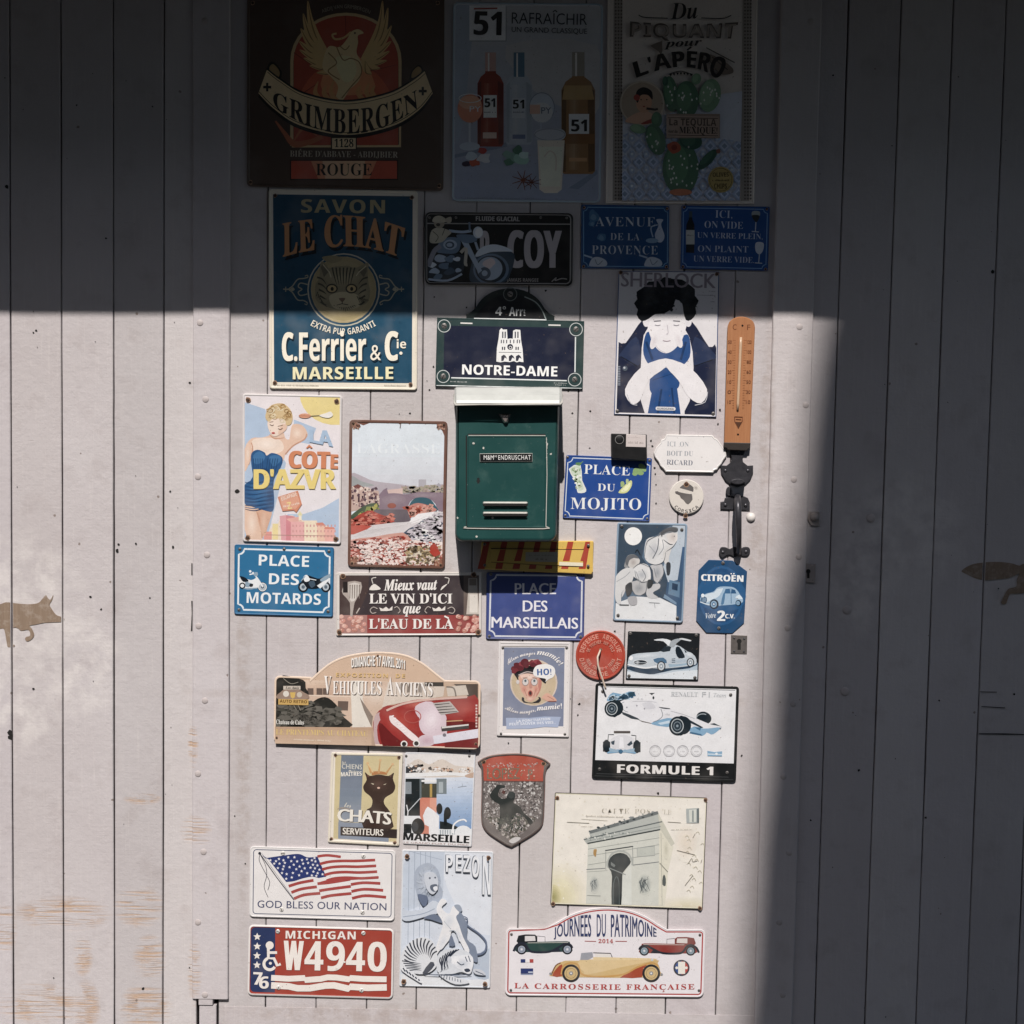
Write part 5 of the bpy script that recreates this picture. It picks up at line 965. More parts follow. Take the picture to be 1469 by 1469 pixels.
# 17 island badge
root = thing('badge', 'round cream badge with a grey island map', 'badge', W(985, 714, 0))
plate('disc', root, ellipse(936, 520, 126, 126, 40), [(0, .0006, 'd8d0c8'), (0, .005, 'd8d0c8'), (1, .0062, 'e6dfd6'), (2.5, .0062, 'e2dad0')], f)
A = Art(f, .0063)
A.poly([(855, 480), (880, 478), (890, 450), (925, 425), (950, 425), (985, 450), (985, 485), (975, 500), (980, 540), (950, 575), (930, 565), (915, 545), (895, 530), (885, 510), (858, 498)], '6b6664', 2); A.poly([(870, 470), (890, 458), (985, 485), (1000, 495), (960, 500), (880, 485)], 'e0d8ce', 2); A.build('picture', root)
ringtext(A, (936, 520), 'CORSICA', 118, 94, 142, 38, '5c5856'); A.text('Pe', [(985, 455), (1012, 470)], 20, 'b0a8a0', 'C'); A.build('lettering', root); screws(A, [(935, 428)], root, 3.0, RUST); screws(A, [(930, 655)], root, 2.6, RUST)
# 25 letter slot
f = F(640, 545, 860, 830, 1134)
root = thing('letter_slot', 'yellow letter slot with red slanting stripes below the letter box', 'letter slot', W(771, 800, 0))
YL, RD = 'e0b94e', 'b4402a'
plate('panel', root, rrect([(262, 1190), (1092, 1190), (1082, 1440), (250, 1400)], 14), [(0, .0004, YL), (0, .010, YL), (1.2, .0125, YL), (2, .0126, YL)], f)
A = Art(f, .0127)
for x in (262, 392, 520, 640, 760, 880, 1010): A.poly([(x+20, 1196), (x+62 if x < 900 else x+55, 1196), (x+22, 1398), (x-30, 1398)], RD)
A.rect(1075, 1200, 1086, 1420, YL); A.build('stripes', root)
plate('flap', root, [(330, 1246), (1018, 1252), (1012, 1380), (328, 1350)], [(0, .0126, YL), (0, .0142, YL), (.5, .0148, YL), (.9, .0148, YL)], f)
A = Art(f, .0149)
for x in (392, 520, 640, 760, 880, 1010): A.poly([(x+8, 1254), (x+50 if x < 900 else x+8, 1254), (x+32 if x < 900 else x+6, 1340), (x-18, 1340)], RD)
A.line([(332, 1248), (1018, 1254)], 6, '3a2416'); A.line([(332, 1348), (840, 1376)], 4, '5a3a20'); A.poly([(836, 1345), (1012, 1352), (1012, 1378), (836, 1372)], 'eee4c8'); A.build('stripes', root)
plate('label', root, [(588, 1274), (826, 1272), (826, 1348), (586, 1342)], [(0, .0148, 'b8ae9e'), (0, .0156, 'b8ae9e')], f); A = Art(f, .0158); A.scribble([(610, 1300), (800, 1302)], 10, '98907e', 16); A.scribble([(660, 1330), (745, 1332)], 14, '7c7466', 7); A.build('lettering', root); screws(A, [(1052, 1224), (1050, 1376), (285, 1215), (285, 1370)], root, 2.2)
# ------------------------------------------------------------------ lower part of the door
# 26 motorbike riders' square
f = F(335, 555, 505, 890, 745)
root, A = sign('street_sign', 'bright blue street plate with two motorbikes beside its lettering', 'street sign', f, [(6, 990), (632, 1008), (624, 1448), (4, 1430)], 14, tin(.005, '1e6492', '23719f', 1.4, .0004))
notch_border(A, [(34, 1018), (606, 1034), (598, 1418), (28, 1400)], 11, 34, 'e6ecf0'); A.build('border', root)
W1, K1, G1 = 'e8ecee', '141c26', '8ea6b8'
def wheel(cx, cy, r, ry=None, rim='b8c4cc'): A.circ(cx, cy, r, K1, ry or r); A.circ(cx, cy, r*.66, rim, (ry or r)*.66); A.circ(cx, cy, r*.34, '5c6c7a', (ry or r)*.34)
wheel(182, 1258, 30); A.ring(182, 1258, 24, 6, W1); A.poly([(40, 1195), (110, 1215), (150, 1200), (165, 1240), (140, 1268), (60, 1270), (35, 1240)], W1, 3); A.poly([(40, 1190), (75, 1200), (95, 1222), (60, 1225)], K1, 3); A.line([(120, 1165), (155, 1210), (185, 1258)], 9, W1); A.line([(100, 1180), (150, 1168)], 7, W1); A.circ(140, 1178, 14, G1); A.circ(105, 1160, 8, W1); A.blob(90, 1245, 22, 18, G1); A.blob(110, 1248, 14, 12, K1); A.line([(60, 1268), (150, 1266)], 7, G1); A.circ(55, 1250, 20, K1); A.circ(55, 1250, 12, W1)
wheel(438, 1258, 32, 34); wheel(580, 1258, 30, 34); A.poly([(425, 1215), (460, 1185), (500, 1195), (540, 1205), (600, 1180), (606, 1200), (560, 1225), (540, 1265), (470, 1268), (440, 1235)], K1, 3); A.poly([(440, 1195), (462, 1182), (480, 1215), (450, 1225)], W1, 3); A.poly([(525, 1250), (600, 1196), (606, 1212), (545, 1268)], W1); A.poly([(545, 1210), (605, 1175), (610, 1195), (560, 1225)], G1, 2); A.blob(495, 1240, 24, 20, '44586a'); A.line([(450, 1190), (425, 1220)], 6, G1); A.line([(470, 1205), (520, 1215)], 5, W1)
A.build('picture', root)
for t, b in (('PLACE', [(158, 1122), (474, 1132)]), ('DES', [(222, 1240), (410, 1246)]), ('MOTARDS', [(82, 1358), (548, 1370)])): A.text(t, b, 68, 'eef2f4', 'S')
A.build('lettering', root); screws(A, [(40, 1020), (600, 1034), (34, 1402), (594, 1412), (318, 1020)], root, 2.4)
# 27 wine saying
f = F(475, 770, 855, 925, 1469)
root, A = sign('metal_sign', 'wide dark wine saying sign with glass and grapes, red stripe below', 'sign', f, [(28, 200), (835, 196), (834, 546), (28, 550)], 8, tin(.005, 'd8d0c8', 'dfd8d2', 1.2, .0005))
A.clip = [(46, 214), (820, 214), (820, 536), (46, 536)]; A.rect(40, 210, 825, 440, '43393c'); A.rect(190, 434, 825, 540, '9c4340'); A.rect(40, 434, 200, 540, 'b08078')
A.poly([(46, 214), (210, 214), (206, 300), (150, 430), (46, 430)], '4e3e3c'); A.poly([(735, 214), (825, 214), (825, 440), (735, 440)], '6e5f58')
A.poly([(92, 250), (166, 252), (164, 310), (130, 365), (118, 440), (106, 440), (104, 365), (66, 320), (62, 290)], 'b4a8a0', 2); A.poly([(100, 262), (158, 262), (156, 312), (128, 355), (104, 350)], 'd8d0c8', 2); A.polys([[(x, 266), (x+6, 266), (x+4, 340), (x, 345)] for x in range(102, 156, 13)], '847870'); A.rect(66, 250, 92, 310, '2a2222')
A.line([(140, 425), (158, 395)], 6, 'c4b8b0'); A.poly([(762, 230), (810, 230), (812, 300), (822, 430), (750, 430), (760, 300)], 'c9bfb4'); A.rect(768, 320, 812, 420, 'e2dad0'); A.rect(766, 232, 806, 270, '8a7c70')
for x0, x1 in ((50, 190), (700, 822)):
    for k in range(26): x, y = random.uniform(x0, x1), random.uniform(440, 525); A.circ(x, y, 13, ('d89a8c', 'c48474', 'e4b4a4')[k % 3], 12, 9); A.dots([(x-3, y-4)], 3, 'f2d8cc', 3, 5)
for s_, x0 in ((1, 240), (-1, 640)):
    A.poly([(x0-28, 295), (x0-s_*5, 262), (x0+s_*22, 275), (x0+s_*32, 292)], 'ece4dc', 3); A.line([(x0-s_*8, 260), (x0-s_*14, 232), (x0+s_*10, 226)], 5, 'd8d0c8', 3)
for s_, x0 in ((1, 305), (-1, 598)):
    A.poly([(x0-38, 392), (x0-18, 400), (x0, 388), (x0+16, 402), (x0+36, 384), (x0+34, 408), (x0+4, 412), (x0-30, 412)], 'ece4dc'); A.line([(x0-s_*48, 400), (x0-s_*70, 390), (x0-s_*88, 405), (x0-s_*78, 424), (x0-s_*55, 420)], 5, 'b8aca4', 4); A.line([(x0+s_*45, 395), (x0+s_*62, 388), (x0+s_*78, 410), (x0+s_*66, 424)], 5, 'b8aca4', 4)
A.clip = None; parts(A, root)
WT = 'f2ece6'
A.text('Mieux vaut', [(294, 298), (588, 294)], 60, WT, 'BI', .022); A.text("LE VIN D'ICI", [(212, 370), (672, 370)], 54, WT, 'B', .014); A.text('que', [(400, 425), (496, 424)], 58, WT, 'BI', .02); A.text("L'EAU DE LA", [(210, 510), (678, 510)], 54, WT, 'B', .014); A.line([(628, 440), (652, 452)], 9, WT)
A.build('lettering', root); screws(A, [(46, 530), (816, 528), (66, 218), (792, 212)], root, 3.0, RUST)
# 28 marseillais square
root, A = sign('street_sign', 'violet blue street plate half in the letter box shadow', 'street sign', f, [(862, 196), (1408, 200), (1402, 578), (858, 568)], 12, tin(.005, '36457e', '3d4d8c', 1.4, .0005), mat=TIN)
notch_border(A, [(886, 212), (1392, 216), (1386, 558), (878, 550)], 9, 30, 'd8dae2'); parts(A, root, TIN)
for t, b in (('PLACE', [(1020, 318), (1246, 318)]), ('DES', [(1064, 414), (1198, 415)]), ('MARSEILLAIS', [(890, 504), (1368, 510)])): A.text(t, b, 60, 'eceaf0', 'R', .03)
A.build('lettering', root); screws(A, [(886, 208), (1388, 212), (878, 552), (1384, 556)], root, 2.4)
# 29 old cars show rally plate, leaning off the door
f = F(385, 925, 700, 1085, 1469)
lean = lambda x, y: .002+.010*(x-392)/300+.003*(y-940)/135
arcp = [(290, 222)]+spline([(330, 185), (420, 115), (540, 68), (720, 46), (900, 62), (1020, 112), (1110, 180), (1180, 236)], False, 4)
out = rrect([(40, 205), (290, 215), (288, 300), (40, 300)], [40, 0, 0, 0])[:7]+arcp+rrect([(1180, 236), (1422, 240), (1415, 700), (1180, 700)], [0, 40, 40, 0])[1:13]+rrect([(40, 300), (300, 300), (300, 668), (34, 655)], [0, 0, 0, 40])[-6:]
root, A = sign('rally_plate', 'beige arched rally plate with a red vintage car', 'rally plate', f, [(36, 46), (1420, 46), (1415, 700), (34, 655)], 0, tin(.004, 'ead2bc', 'd2b49a', 2.4, .0005), outline=out, lift=lean)
A.clip = [(46, 60), (1408, 60), (1404, 690), (44, 660)]
A.poly([(54, 230), (100, 218), (250, 232), (300, 238), (1180, 256), (1404, 262), (1400, 680), (44, 650)], 'c9ac93'); A.poly([(240, 236), (800, 244), (800, 560), (240, 555)], 'd4b8a2')
A.grad([(240, 236), (800, 244), (800, 340), (240, 332)], 'd8bea8', 'c8a890', 6); A.soft(720, 330, 120, 90, 'd4b8a2', 'e0d0c0', 5)
A.polys([[(x, y), (x+40, y+1), (x+40, y+45), (x, y+44)] for x in (262, 322, 365) for y in (290,)]+[[(465, 376), (535, 378), (532, 440), (465, 438)]], '6c5a50'); A.line([(240, 338), (700, 352)], 8, 'e2ccb8'); A.poly([(550, 240), (640, 240), (630, 360), (690, 550), (560, 552)], 'e4dcd0'); A.poly([(610, 350), (640, 440), (690, 550), (700, 480)], '8c7c70')
A.poly([(50, 228), (230, 234), (250, 290), (270, 330), (240, 420), (330, 360), (400, 355), (470, 420), (500, 480), (540, 555), (46, 548)], '2a2925', 3); A.specks((60, 380, 480, 540), 46, 18, ('4a4840', '1c1d1a', '66625a'), 2.2, lambda x, y: y > 380 and x < 480-(y < 430)*150)
A.poly([(800, 250), (1050, 250), (1180, 280), (1170, 345), (820, 400), (760, 420)], 'd8cabc', 0); A.rect(1045, 250, 1172, 278, '3c3834'); A.poly([(1240, 262), (1402, 262), (1402, 420), (1330, 340)], '4e4038'); A.poly([(1190, 280), (1320, 270), (1340, 335), (1200, 345)], 'd4c8ba'); A.line([(1190, 282), (1240, 290), (1255, 345)], 10, '7a7066', 3); A.polys([[(x, 262), (x+22, 262), (x+16, 320), (x-4, 320)] for x in (880, 930, 980, 1010)], '8a7e74')
CR, CRD, CRL = '9e302c', '6e1c1c', 'd8c4cc'
A.poly([(700, 520), (740, 440), (800, 420), (900, 385), (1060, 362), (1300, 355), (1402, 360), (1402, 690), (740, 690), (712, 620)], CR, 3)
A.poly([(705, 500), (745, 450), (770, 470), (730, 540), (735, 640), (760, 690), (715, 690)], 'c4a8a8', 3); A.soft(880, 510, 150, 90, CR, 'b8483c', 7, .5); A.soft(1000, 400, 120, 34, CR, 'c46858', 6, -.1); A.soft(960, 630, 90, 60, CR, '842424', 5); A.soft(1320, 430, 80, 60, CR, 'b44a40', 5); A.soft(1320, 620, 90, 40, '7c2a2a', '5c1c1e', 4)
A.poly([(985, 410), (1090, 380), (1190, 480), (1180, 640), (1080, 660), (1010, 690), (1000, 640), (1085, 600), (1080, 540), (1000, 480)], CRL, 3); A.poly([(810, 475), (850, 490), (930, 560), (1000, 620), (1020, 655), (960, 640), (880, 570), (820, 520)], 'ecdcdc', 3)
A.soft(1090, 500, 80, 110, CRL, 'ece0e6', 5, .3); A.soft(1060, 640, 60, 40, CRL, 'c4a4b0', 4)
for k in range(7): A.line([(820+k*14, 480+k*17), (840+k*14, 474+k*17)], 8, 'f4eaea')
A.line([(790, 440), (900, 395), (1060, 368), (1330, 350)], 14, 'd8b4a8', 4); A.ring(965, 480, 55, 6, 'b85850', 42); A.poly([(740, 520), (830, 600), (900, 660), (860, 690), (770, 690)], CRD, 3); A.poly([(1190, 500), (1402, 520), (1402, 565), (1190, 560)], CRD); A.poly([(1180, 640), (1402, 620), (1402, 690), (1180, 690)], '7c2a2a')
A.poly([(1100, 390), (1215, 378), (1275, 450), (1155, 470)], 'b8b0ac'); A.polys([[(1112+k*2+j*8, 398+j*18), (1210+j*17, 390+j*18), (1214+j*17, 394+j*18), (1116+j*10, 404+j*18)] for k in (0,) for j in range(4)], '3a3434')
A.line([(1190, 512), (1300, 506)], 7, 'c8a070'); A.poly([(1155, 548), (1340, 530), (1342, 560), (1160, 580)], '4a4644'); A.poly([(1160, 548), (1340, 530), (1340, 540), (1160, 560)], 'd8d4d0'); A.poly([(1100, 610), (1404, 562), (1404, 622), (1110, 664)], 'dcd8e2'); A.circ(1178, 604, 12, '7c7880'); A.polys([[(1386, 400+k*20), (1398, 400+k*20), (1398, 412+k*20), (1386, 412+k*20)] for k in range(8)], 'e0c8c0')
A.grad([(44, 548), (700, 553), (705, 680), (44, 664)], 'bf9d80', 'cdb096', 6); A.poly([(690, 555), (720, 690), (690, 690)], 'b89a84')
A.line([(100, 225), (150, 260), (200, 250)], 5, '8a8478', 4); A.poly([(55, 340), (80, 318), (110, 300), (200, 300), (240, 320), (272, 340), (250, 366), (70, 362)], '9c8474', 3); A.circ(118, 328, 20, 'dcd4c8'); A.circ(208, 334, 18, 'c8bCac'); A.rect(100, 275, 215, 300, 'c8bcae'); A.poly([(145, 318), (182, 318), (176, 352), (162, 360), (150, 350)], 'd4b058'); A.rect(66, 362, 268, 400, 'cda65c', 4); A.line([(170, 405), (190, 440)], 5, '8a8478'); A.line([(200, 405), (215, 440)], 5, '8a8478')
for x, y in ((908, 664), (990, 660)): A.circ(x, y, 23, 'e8e4e0'); A.circ(x, y, 15, '1a1818')
A.clip = None; parts(A, root)
A.text('DIMANCHE 17 AVRIL 2011', [(556, 152), (735, 142), (914, 164)], 70, 'f4f0ea', 'S', .0, .92, [(556, 92), (735, 72), (914, 104)], sh=(5, 4, '6a5a50'))
A.text('EXPOSITION  DE', [(452, 214), (915, 222)], 26, 'dcb878', 'S', 0, 1.2); WL = 'f6f0ea'
for t, b, h in (('V', [(368, 328), (418, 330)], 120), ('EHICULES', [(430, 330), (756, 334)], 88), ('A', [(790, 336), (836, 337)], 120), ('NCIENS', [(845, 338), (1098, 344)], 88)): A.text(t, b, h, WL, 'B', -.006, sh=(5, 4, '7a6a60'))
A.text('LE PRINTEMPS AU CHATEAU', [(50, 600), (665, 612)], 36, 'dcc070', 'B', -.01); A.text('Château de Calas', [(52, 530), (238, 534)], 30, 'f0ece4', 'B'); A.text('AUTO RETRO', [(76, 386), (258, 392)], 20, '6a4a1c', 'S'); A.text('Les Amis', [(115, 296), (205, 298)], 18, '38302a', 'BI'); A.scribble([(155, 636), (420, 648)], 10, 'e4d8c4', 40)
A.build('lettering', root); screws(A, [(732, 74), (56, 622), (1408, 472), (1388, 662)], root, 1.5, RUST)
# 30 grandmother saying
f = F(705, 895, 905, 1065, 1469)
root, A = sign('metal_sign', 'white framed grey sign with a startled old lady in a hat', 'sign', f, [(76, 184), (836, 194), (816, 1196), (56, 1180)], 14, tin(.005, 'e4dedc', 'e6e0de', 2.6, .001))
A.poly([(132, 248), (772, 250), (758, 1080), (118, 1076)], '8088a0'); A.line([(108, 238), (800, 236)], 12, '9a9490'); A.circ(446, 618, 250, 'd6c4b4', 246); A.soft(446, 622, 234, 234, 'c8b292', 'd6c4a6', 5)
SKN = 'dcaa94'
A.poly([(290, 560), (340, 520), (430, 500), (500, 540), (530, 610), (515, 690), (480, 760), (430, 815), (385, 810), (335, 740), (300, 660)], SKN, 4); A.poly([(300, 540), (350, 510), (450, 500), (490, 560), (440, 580), (340, 590)], 'e8c4b4', 3); A.poly([(500, 560), (530, 610), (515, 700), (470, 770), (490, 680)], 'c48274', 3); A.soft(345, 690, 34, 44, SKN, 'd08c7c', 5); A.soft(470, 690, 28, 44, SKN, 'cc8474', 5); A.soft(405, 790, 40, 22, SKN, 'e6c0ae', 4); A.soft(400, 560, 60, 24, 'e8c4b4', 'f0d8ca', 4)
A.poly([(240, 520), (300, 470), (440, 450), (540, 560), (575, 590), (570, 630), (530, 600), (480, 545), (380, 520), (290, 545), (285, 600), (260, 560)], '2c2a2e', 3); A.poly([(240, 490), (330, 450), (470, 440), (450, 470), (330, 490), (260, 525)], '1c1a1c', 3); A.line([(285, 540), (380, 505), (480, 530)], 10, 'c8b8b4', 4)
for x, y in ((230, 470), (270, 440), (320, 420), (370, 435), (420, 415), (470, 400), (500, 420), (250, 490), (300, 460), (350, 405), (440, 430)): A.blob(x, y, 36, 30, ('7a3038', '944048', '662830')[random.randrange(3)], 8, .35)
for x in (358, 452): A.circ(x, 612, 34, 'd8d0cc', 38); A.ring(x, 612, 34, 5, '9a8078', 38); A.circ(x, 600, 13, '7a8a90', 15); A.circ(x, 600, 6, '1c1a1c')
A.poly([(408, 600), (430, 660), (424, 675), (398, 670)], 'c89080', 3); A.circ(410, 732, 24, 'b0564e', 32); A.circ(410, 730, 14, '38181a', 20); A.line([(345, 690), (372, 760)], 6, 'b87c6c', 3); A.line([(470, 690), (446, 762)], 6, 'b87c6c', 3); A.line([(330, 570), (380, 562)], 6, 'a88478', 3); A.line([(430, 562), (480, 572)], 6, 'a88478', 3); A.circ(278, 612, 18, 'd8d0cc', 22)
A.poly([(320, 775), (345, 780), (350, 815), (430, 830), (500, 790), (490, 770), (520, 780), (500, 830), (340, 828)], '24242c', 2); A.poly([(530, 775), (580, 730), (620, 745), (670, 780), (685, 815), (610, 820), (560, 800)], SKN, 3); A.line([(590, 760), (660, 800)], 7, 'b87c6c', 3); A.line([(600, 815), (680, 815)], 8, '8a4a40')
A.poly([(440, 500), (470, 445), (540, 425), (610, 430), (660, 460), (672, 510), (650, 560), (600, 585), (565, 612), (575, 580), (500, 565), (450, 545)], 'eeecea', 4)
A.poly([(152, 990), (400, 990), (560, 975), (732, 980), (702, 1090), (560, 1085), (400, 1105), (158, 1108)], 'a9b6d2'); A.poly([(716, 1030), (732, 980), (700, 1092)], '5c6478'); parts(A, root)
A.text('HO!', [(484, 542), (632, 536)], 66, '3a62a0', 'S', .02, 1.05)
A.text('Allons manger', [(178, 430), (300, 352), (462, 325)], 44, 'ece6e4', 'C', .016); A.text('mamie!', [(478, 325), (620, 352), (712, 440)], 54, 'f2eeec', 'BI', .02)
A.text('Allons manger,', [(140, 895), (300, 945), (466, 920)], 44, 'ece6e4', 'C', .016); A.text('mamie!', [(480, 915), (745, 890)], 54, 'f2eeec', 'BI', .02)
A.text('LA PONCTUATION', [(265, 1040), (620, 1012)], 26, 'e4e8f2', 'S', .02); A.text('PEUT SAUVER DES VIES...', [(190, 1072), (680, 1050)], 28, 'e4e8f2', 'S', .02)
A.build('lettering', root); screws(A, [(100, 1158), (774, 1162), (120, 250), (792, 250)], root, 2.0)
# 23 red warning disc with a wire hook
root = thing('warning_disc', 'round orange red danger disc with raised letters and a wire', 'warning disc', W(862, 940, 0))
OR = 'b33a22'
plate('disc', root, ellipse(1150, 330, 262, 262, 44), [(0, .0006, OR), (0, .006, OR), (1, .0072, 'b8472e'), (2.6, .0072, 'b8472e'), (3.4, .0060, OR), (16.5, .0062, OR), (17.5, .0052, OR)], f, mat=CAST)
A = Art(f, .0064); PK = 'd8907c'
ringtext(A, (1150, 330), 'DEFENSE ABSOLUE', 176, 226, -172, -8, PK); ringtext(A, (1150, 330), 'DE TOUCHER AUX FILS', 122, 158, -165, -15, PK); ringtext(A, (1150, 330), 'DANGER DE MORT', 228, 178, 172, 8, PK); ringtext(A, (1150, 330), 'MEME TOMBES A TERRE', 160, 126, 165, 15, PK)
A.build('lettering', root, CAST); A.h = .0054; screws(A, [(1152, 270)], root, 1.6, RUST)
WIRE = mat_plain('pale_wire', 'd8c4b0', .5)
tube('wire_hook', root, [W(f[0]+x/f[2], f[1]+y/f[2], h) for x, y, h in ((1150, 272, .004), (1142, 290, .016), (1118, 350, .024), (1122, 430, .026), (1145, 510, .026), (1170, 580, .025), (1195, 660, .024), (1205, 690, .022))], .0020, WIRE, 8)
# 24 racing car board
f = F(840, 970, 1070, 1130, 1469)
root, A = sign('metal_sign', 'white racing car sign with black rim and black title bar', 'sign', f, [(92, 62), (1408, 95), (1378, 972), (56, 935)], 30, tin(.007, '1d1f20', '1a1c1d', 3.2, .0012))
A.poly([(112, 80), (1390, 114), (1358, 800), (82, 768)], 'e6e6e8'); A.line([(130, 96), (1372, 130)], 6, '6a6c70'); A.line([(100, 893), (1310, 925)], 4, '4c4e50'); A.clip = [(106, 78), (1390, 112), (1360, 800), (82, 768)]
BB, BD, TY = '7fa9c8', '3f6c8c', '1c2830'
def tyre(cx, cy, rx, ry, rot=0, sx=0): 
    A.circ(cx+sx, cy-6, rx*.9, TY, ry*.94, 26, rot); A.circ(cx, cy, rx, TY, ry, 26, rot); A.ring(cx-4, cy, rx*.68, 8, 'b8c0c4', ry*.72); A.circ(cx-4, cy, rx*.56, '2c3a44', ry*.58); A.ring(cx-4, cy, rx*.40, 5, '8a98a2', ry*.42); A.circ(cx-4, cy, rx*.14, '8a98a2', ry*.14)
A.poly([(205, 195), (250, 150), (330, 165), (400, 140), (450, 148), (445, 180), (380, 205), (300, 215), (200, 230)], BB, 2); A.specks((210, 150, 440, 215), 16, 18, (BD, 'b8d0e0', '2c4a60'), 1.8, lambda x, y: y > 190-(x-200)*.12)
A.poly([(390, 150), (450, 142), (450, 175), (400, 190)], '2c4a5c'); A.poly([(220, 225), (340, 215), (410, 230), (400, 248), (300, 246)], '24323c')
A.circ(1085, 382, 70, TY, 56, 24, .35); A.line(arc(1075, 390, 60, 170, 300, 44), 7, 'a8b2b8'); A.poly([(1085, 400), (1130, 440), (1180, 430), (1250, 465), (1235, 490), (1150, 470)], '2c3c46')
BW = 'e2e2e6'
A.poly([(320, 230), (420, 215), (560, 225), (640, 210), (690, 285), (770, 295), (900, 345), (1010, 385), (1140, 440), (1215, 455), (1250, 470), (1150, 490), (1000, 470), (880, 400), (700, 420), (610, 435), (480, 400), (360, 330)], BW, 2)
A.poly([(330, 325), (400, 350), (480, 385), (500, 402), (420, 390), (340, 350)], '39434a'); A.poly([(480, 400), (610, 432), (620, 440), (520, 420)], '6a6460'); A.poly([(600, 430), (700, 395), (790, 385), (790, 460), (700, 460), (640, 450)], BB, 2); A.poly([(660, 430), (770, 405), (775, 430), (690, 445)], 'c4d8e6'); A.poly([(945, 500), (1000, 460), (1080, 480), (1160, 475), (1240, 470), (1190, 520), (1150, 535), (1110, 515), (1070, 548)], BB, 2); A.poly([(1000, 470), (1060, 470), (1050, 500)], BD); A.poly([(960, 510), (1060, 530), (1068, 548), (950, 524)], BD)
A.poly([(670, 282), (770, 294), (765, 302), (700, 296)], '3a4048', 2); A.line([(690, 300), (706, 360), (670, 400), (620, 420)], 5, '6a7078', 4); A.line([(430, 232), (560, 230), (650, 240)], 4, 'b4b4ba', 3); A.line([(780, 320), (900, 352), (1000, 390)], 4, 'a8a8ae'); A.poly([(582, 155), (638, 153), (615, 165), (610, 175)], '2c343a'); A.circ(622, 198, 9, '2c343a', 14); A.poly([(520, 250), (600, 240), (640, 290), (560, 300)], 'd4d4da', 3); A.line([(355, 235), (330, 255), (350, 310), (390, 330)], 5, '9aa0a6', 4); A.dots([(378, 286), (540, 298), (470, 270)], 8, 'a0a0a8')
A.poly([(935, 390), (1080, 470), (1060, 475), (940, 420)], '2a3640'); A.poly([(245, 225), (310, 235), (325, 290), (310, 345), (250, 372)], TY, 3); tyre(245, 298, 72, 74, 0, 36); A.poly([(850, 372), (940, 385), (965, 440), (935, 505), (850, 540)], TY, 3); tyre(845, 456, 80, 88, 0, 50)
A.circ(192, 640, 34, TY, 58); A.circ(470, 645, 34, TY, 60); A.rect(160, 600, 226, 690, TY); A.rect(438, 604, 504, 696, TY); A.poly([(230, 580), (300, 540), (380, 540), (440, 580), (420, 660), (330, 700), (250, 660)], 'dadade', 3); A.line([(205, 590), (210, 535), (260, 535)], 7, '3a4048'); A.line([(460, 596), (462, 545), (420, 540)], 7, '3a4048'); A.poly([(232, 600), (268, 588), (262, 630), (240, 625)], '3a4a56'); A.poly([(378, 630), (420, 590), (432, 620), (400, 640)], '3a4a56'); A.poly([(210, 690), (300, 670), (330, 690), (360, 672), (450, 690), (455, 712), (340, 696), (205, 710)], BB, 2); A.poly([(215, 655), (300, 680), (320, 700), (220, 690)], '98b4c8'); A.poly([(450, 660), (350, 680), (340, 700), (445, 695)], '98b4c8'); A.rect(260, 502, 410, 522, '5a5450'); A.circ(322, 690, 20, BD); A.poly([(315, 560), (345, 560), (352, 660), (308, 660)], 'eaeaee')
for x in (638, 765, 890, 1016): A.ring(x, 684, 50, 6, 'b8b8bc'); A.ring(x, 684, 38, 2, 'c8c8cc'); A.polys([[(x+50*math.cos(k)-5, 684+50*math.sin(k)-5), (x+50*math.cos(k)+5, 684+50*math.sin(k)-5), (x+50*math.cos(k)+5, 684+50*math.sin(k)+5), (x+50*math.cos(k)-5, 684+50*math.sin(k)+5)] for k in range(0, 7)], 'c4c4c8'); A.scribble([(x-22, 692), (x+22, 693)], 12, 'c8c8cc', 5)
A.poly([(1116, 684), (1180, 695), (1252, 688), (1250, 735), (1118, 732)], BB); A.poly([(1120, 708), (1250, 714), (1250, 724), (1120, 720)], 'c8dae6'); A.circ(1200, 712, 12, 'e0e8ee'); A.clip = None; parts(A, root)
A.text('RENAULT', [(784, 184), (1028, 188)], 40, 'b4b8bc', 'B', -.006); A.text('F1', [(1066, 190), (1138, 193)], 46, 'b8bcc0', 'R'); A.text('Team', [(1172, 188), (1288, 192)], 34, 'b8bcc0', 'I')
A.text('FORMULE 1', [(292, 886), (1165, 908)], 78, 'e4e0dc', 'S', .055, 1.06); A.scribble([(470, 212), (530, 216)], 20, 'c4c4ca', 5); A.scribble([(720, 352), (775, 358)], 16, 'c0c0c6', 5)
A.build('lettering', root); screws(A, [(158, 138), (1330, 170), (128, 852), (1298, 884)], root, 2.4)
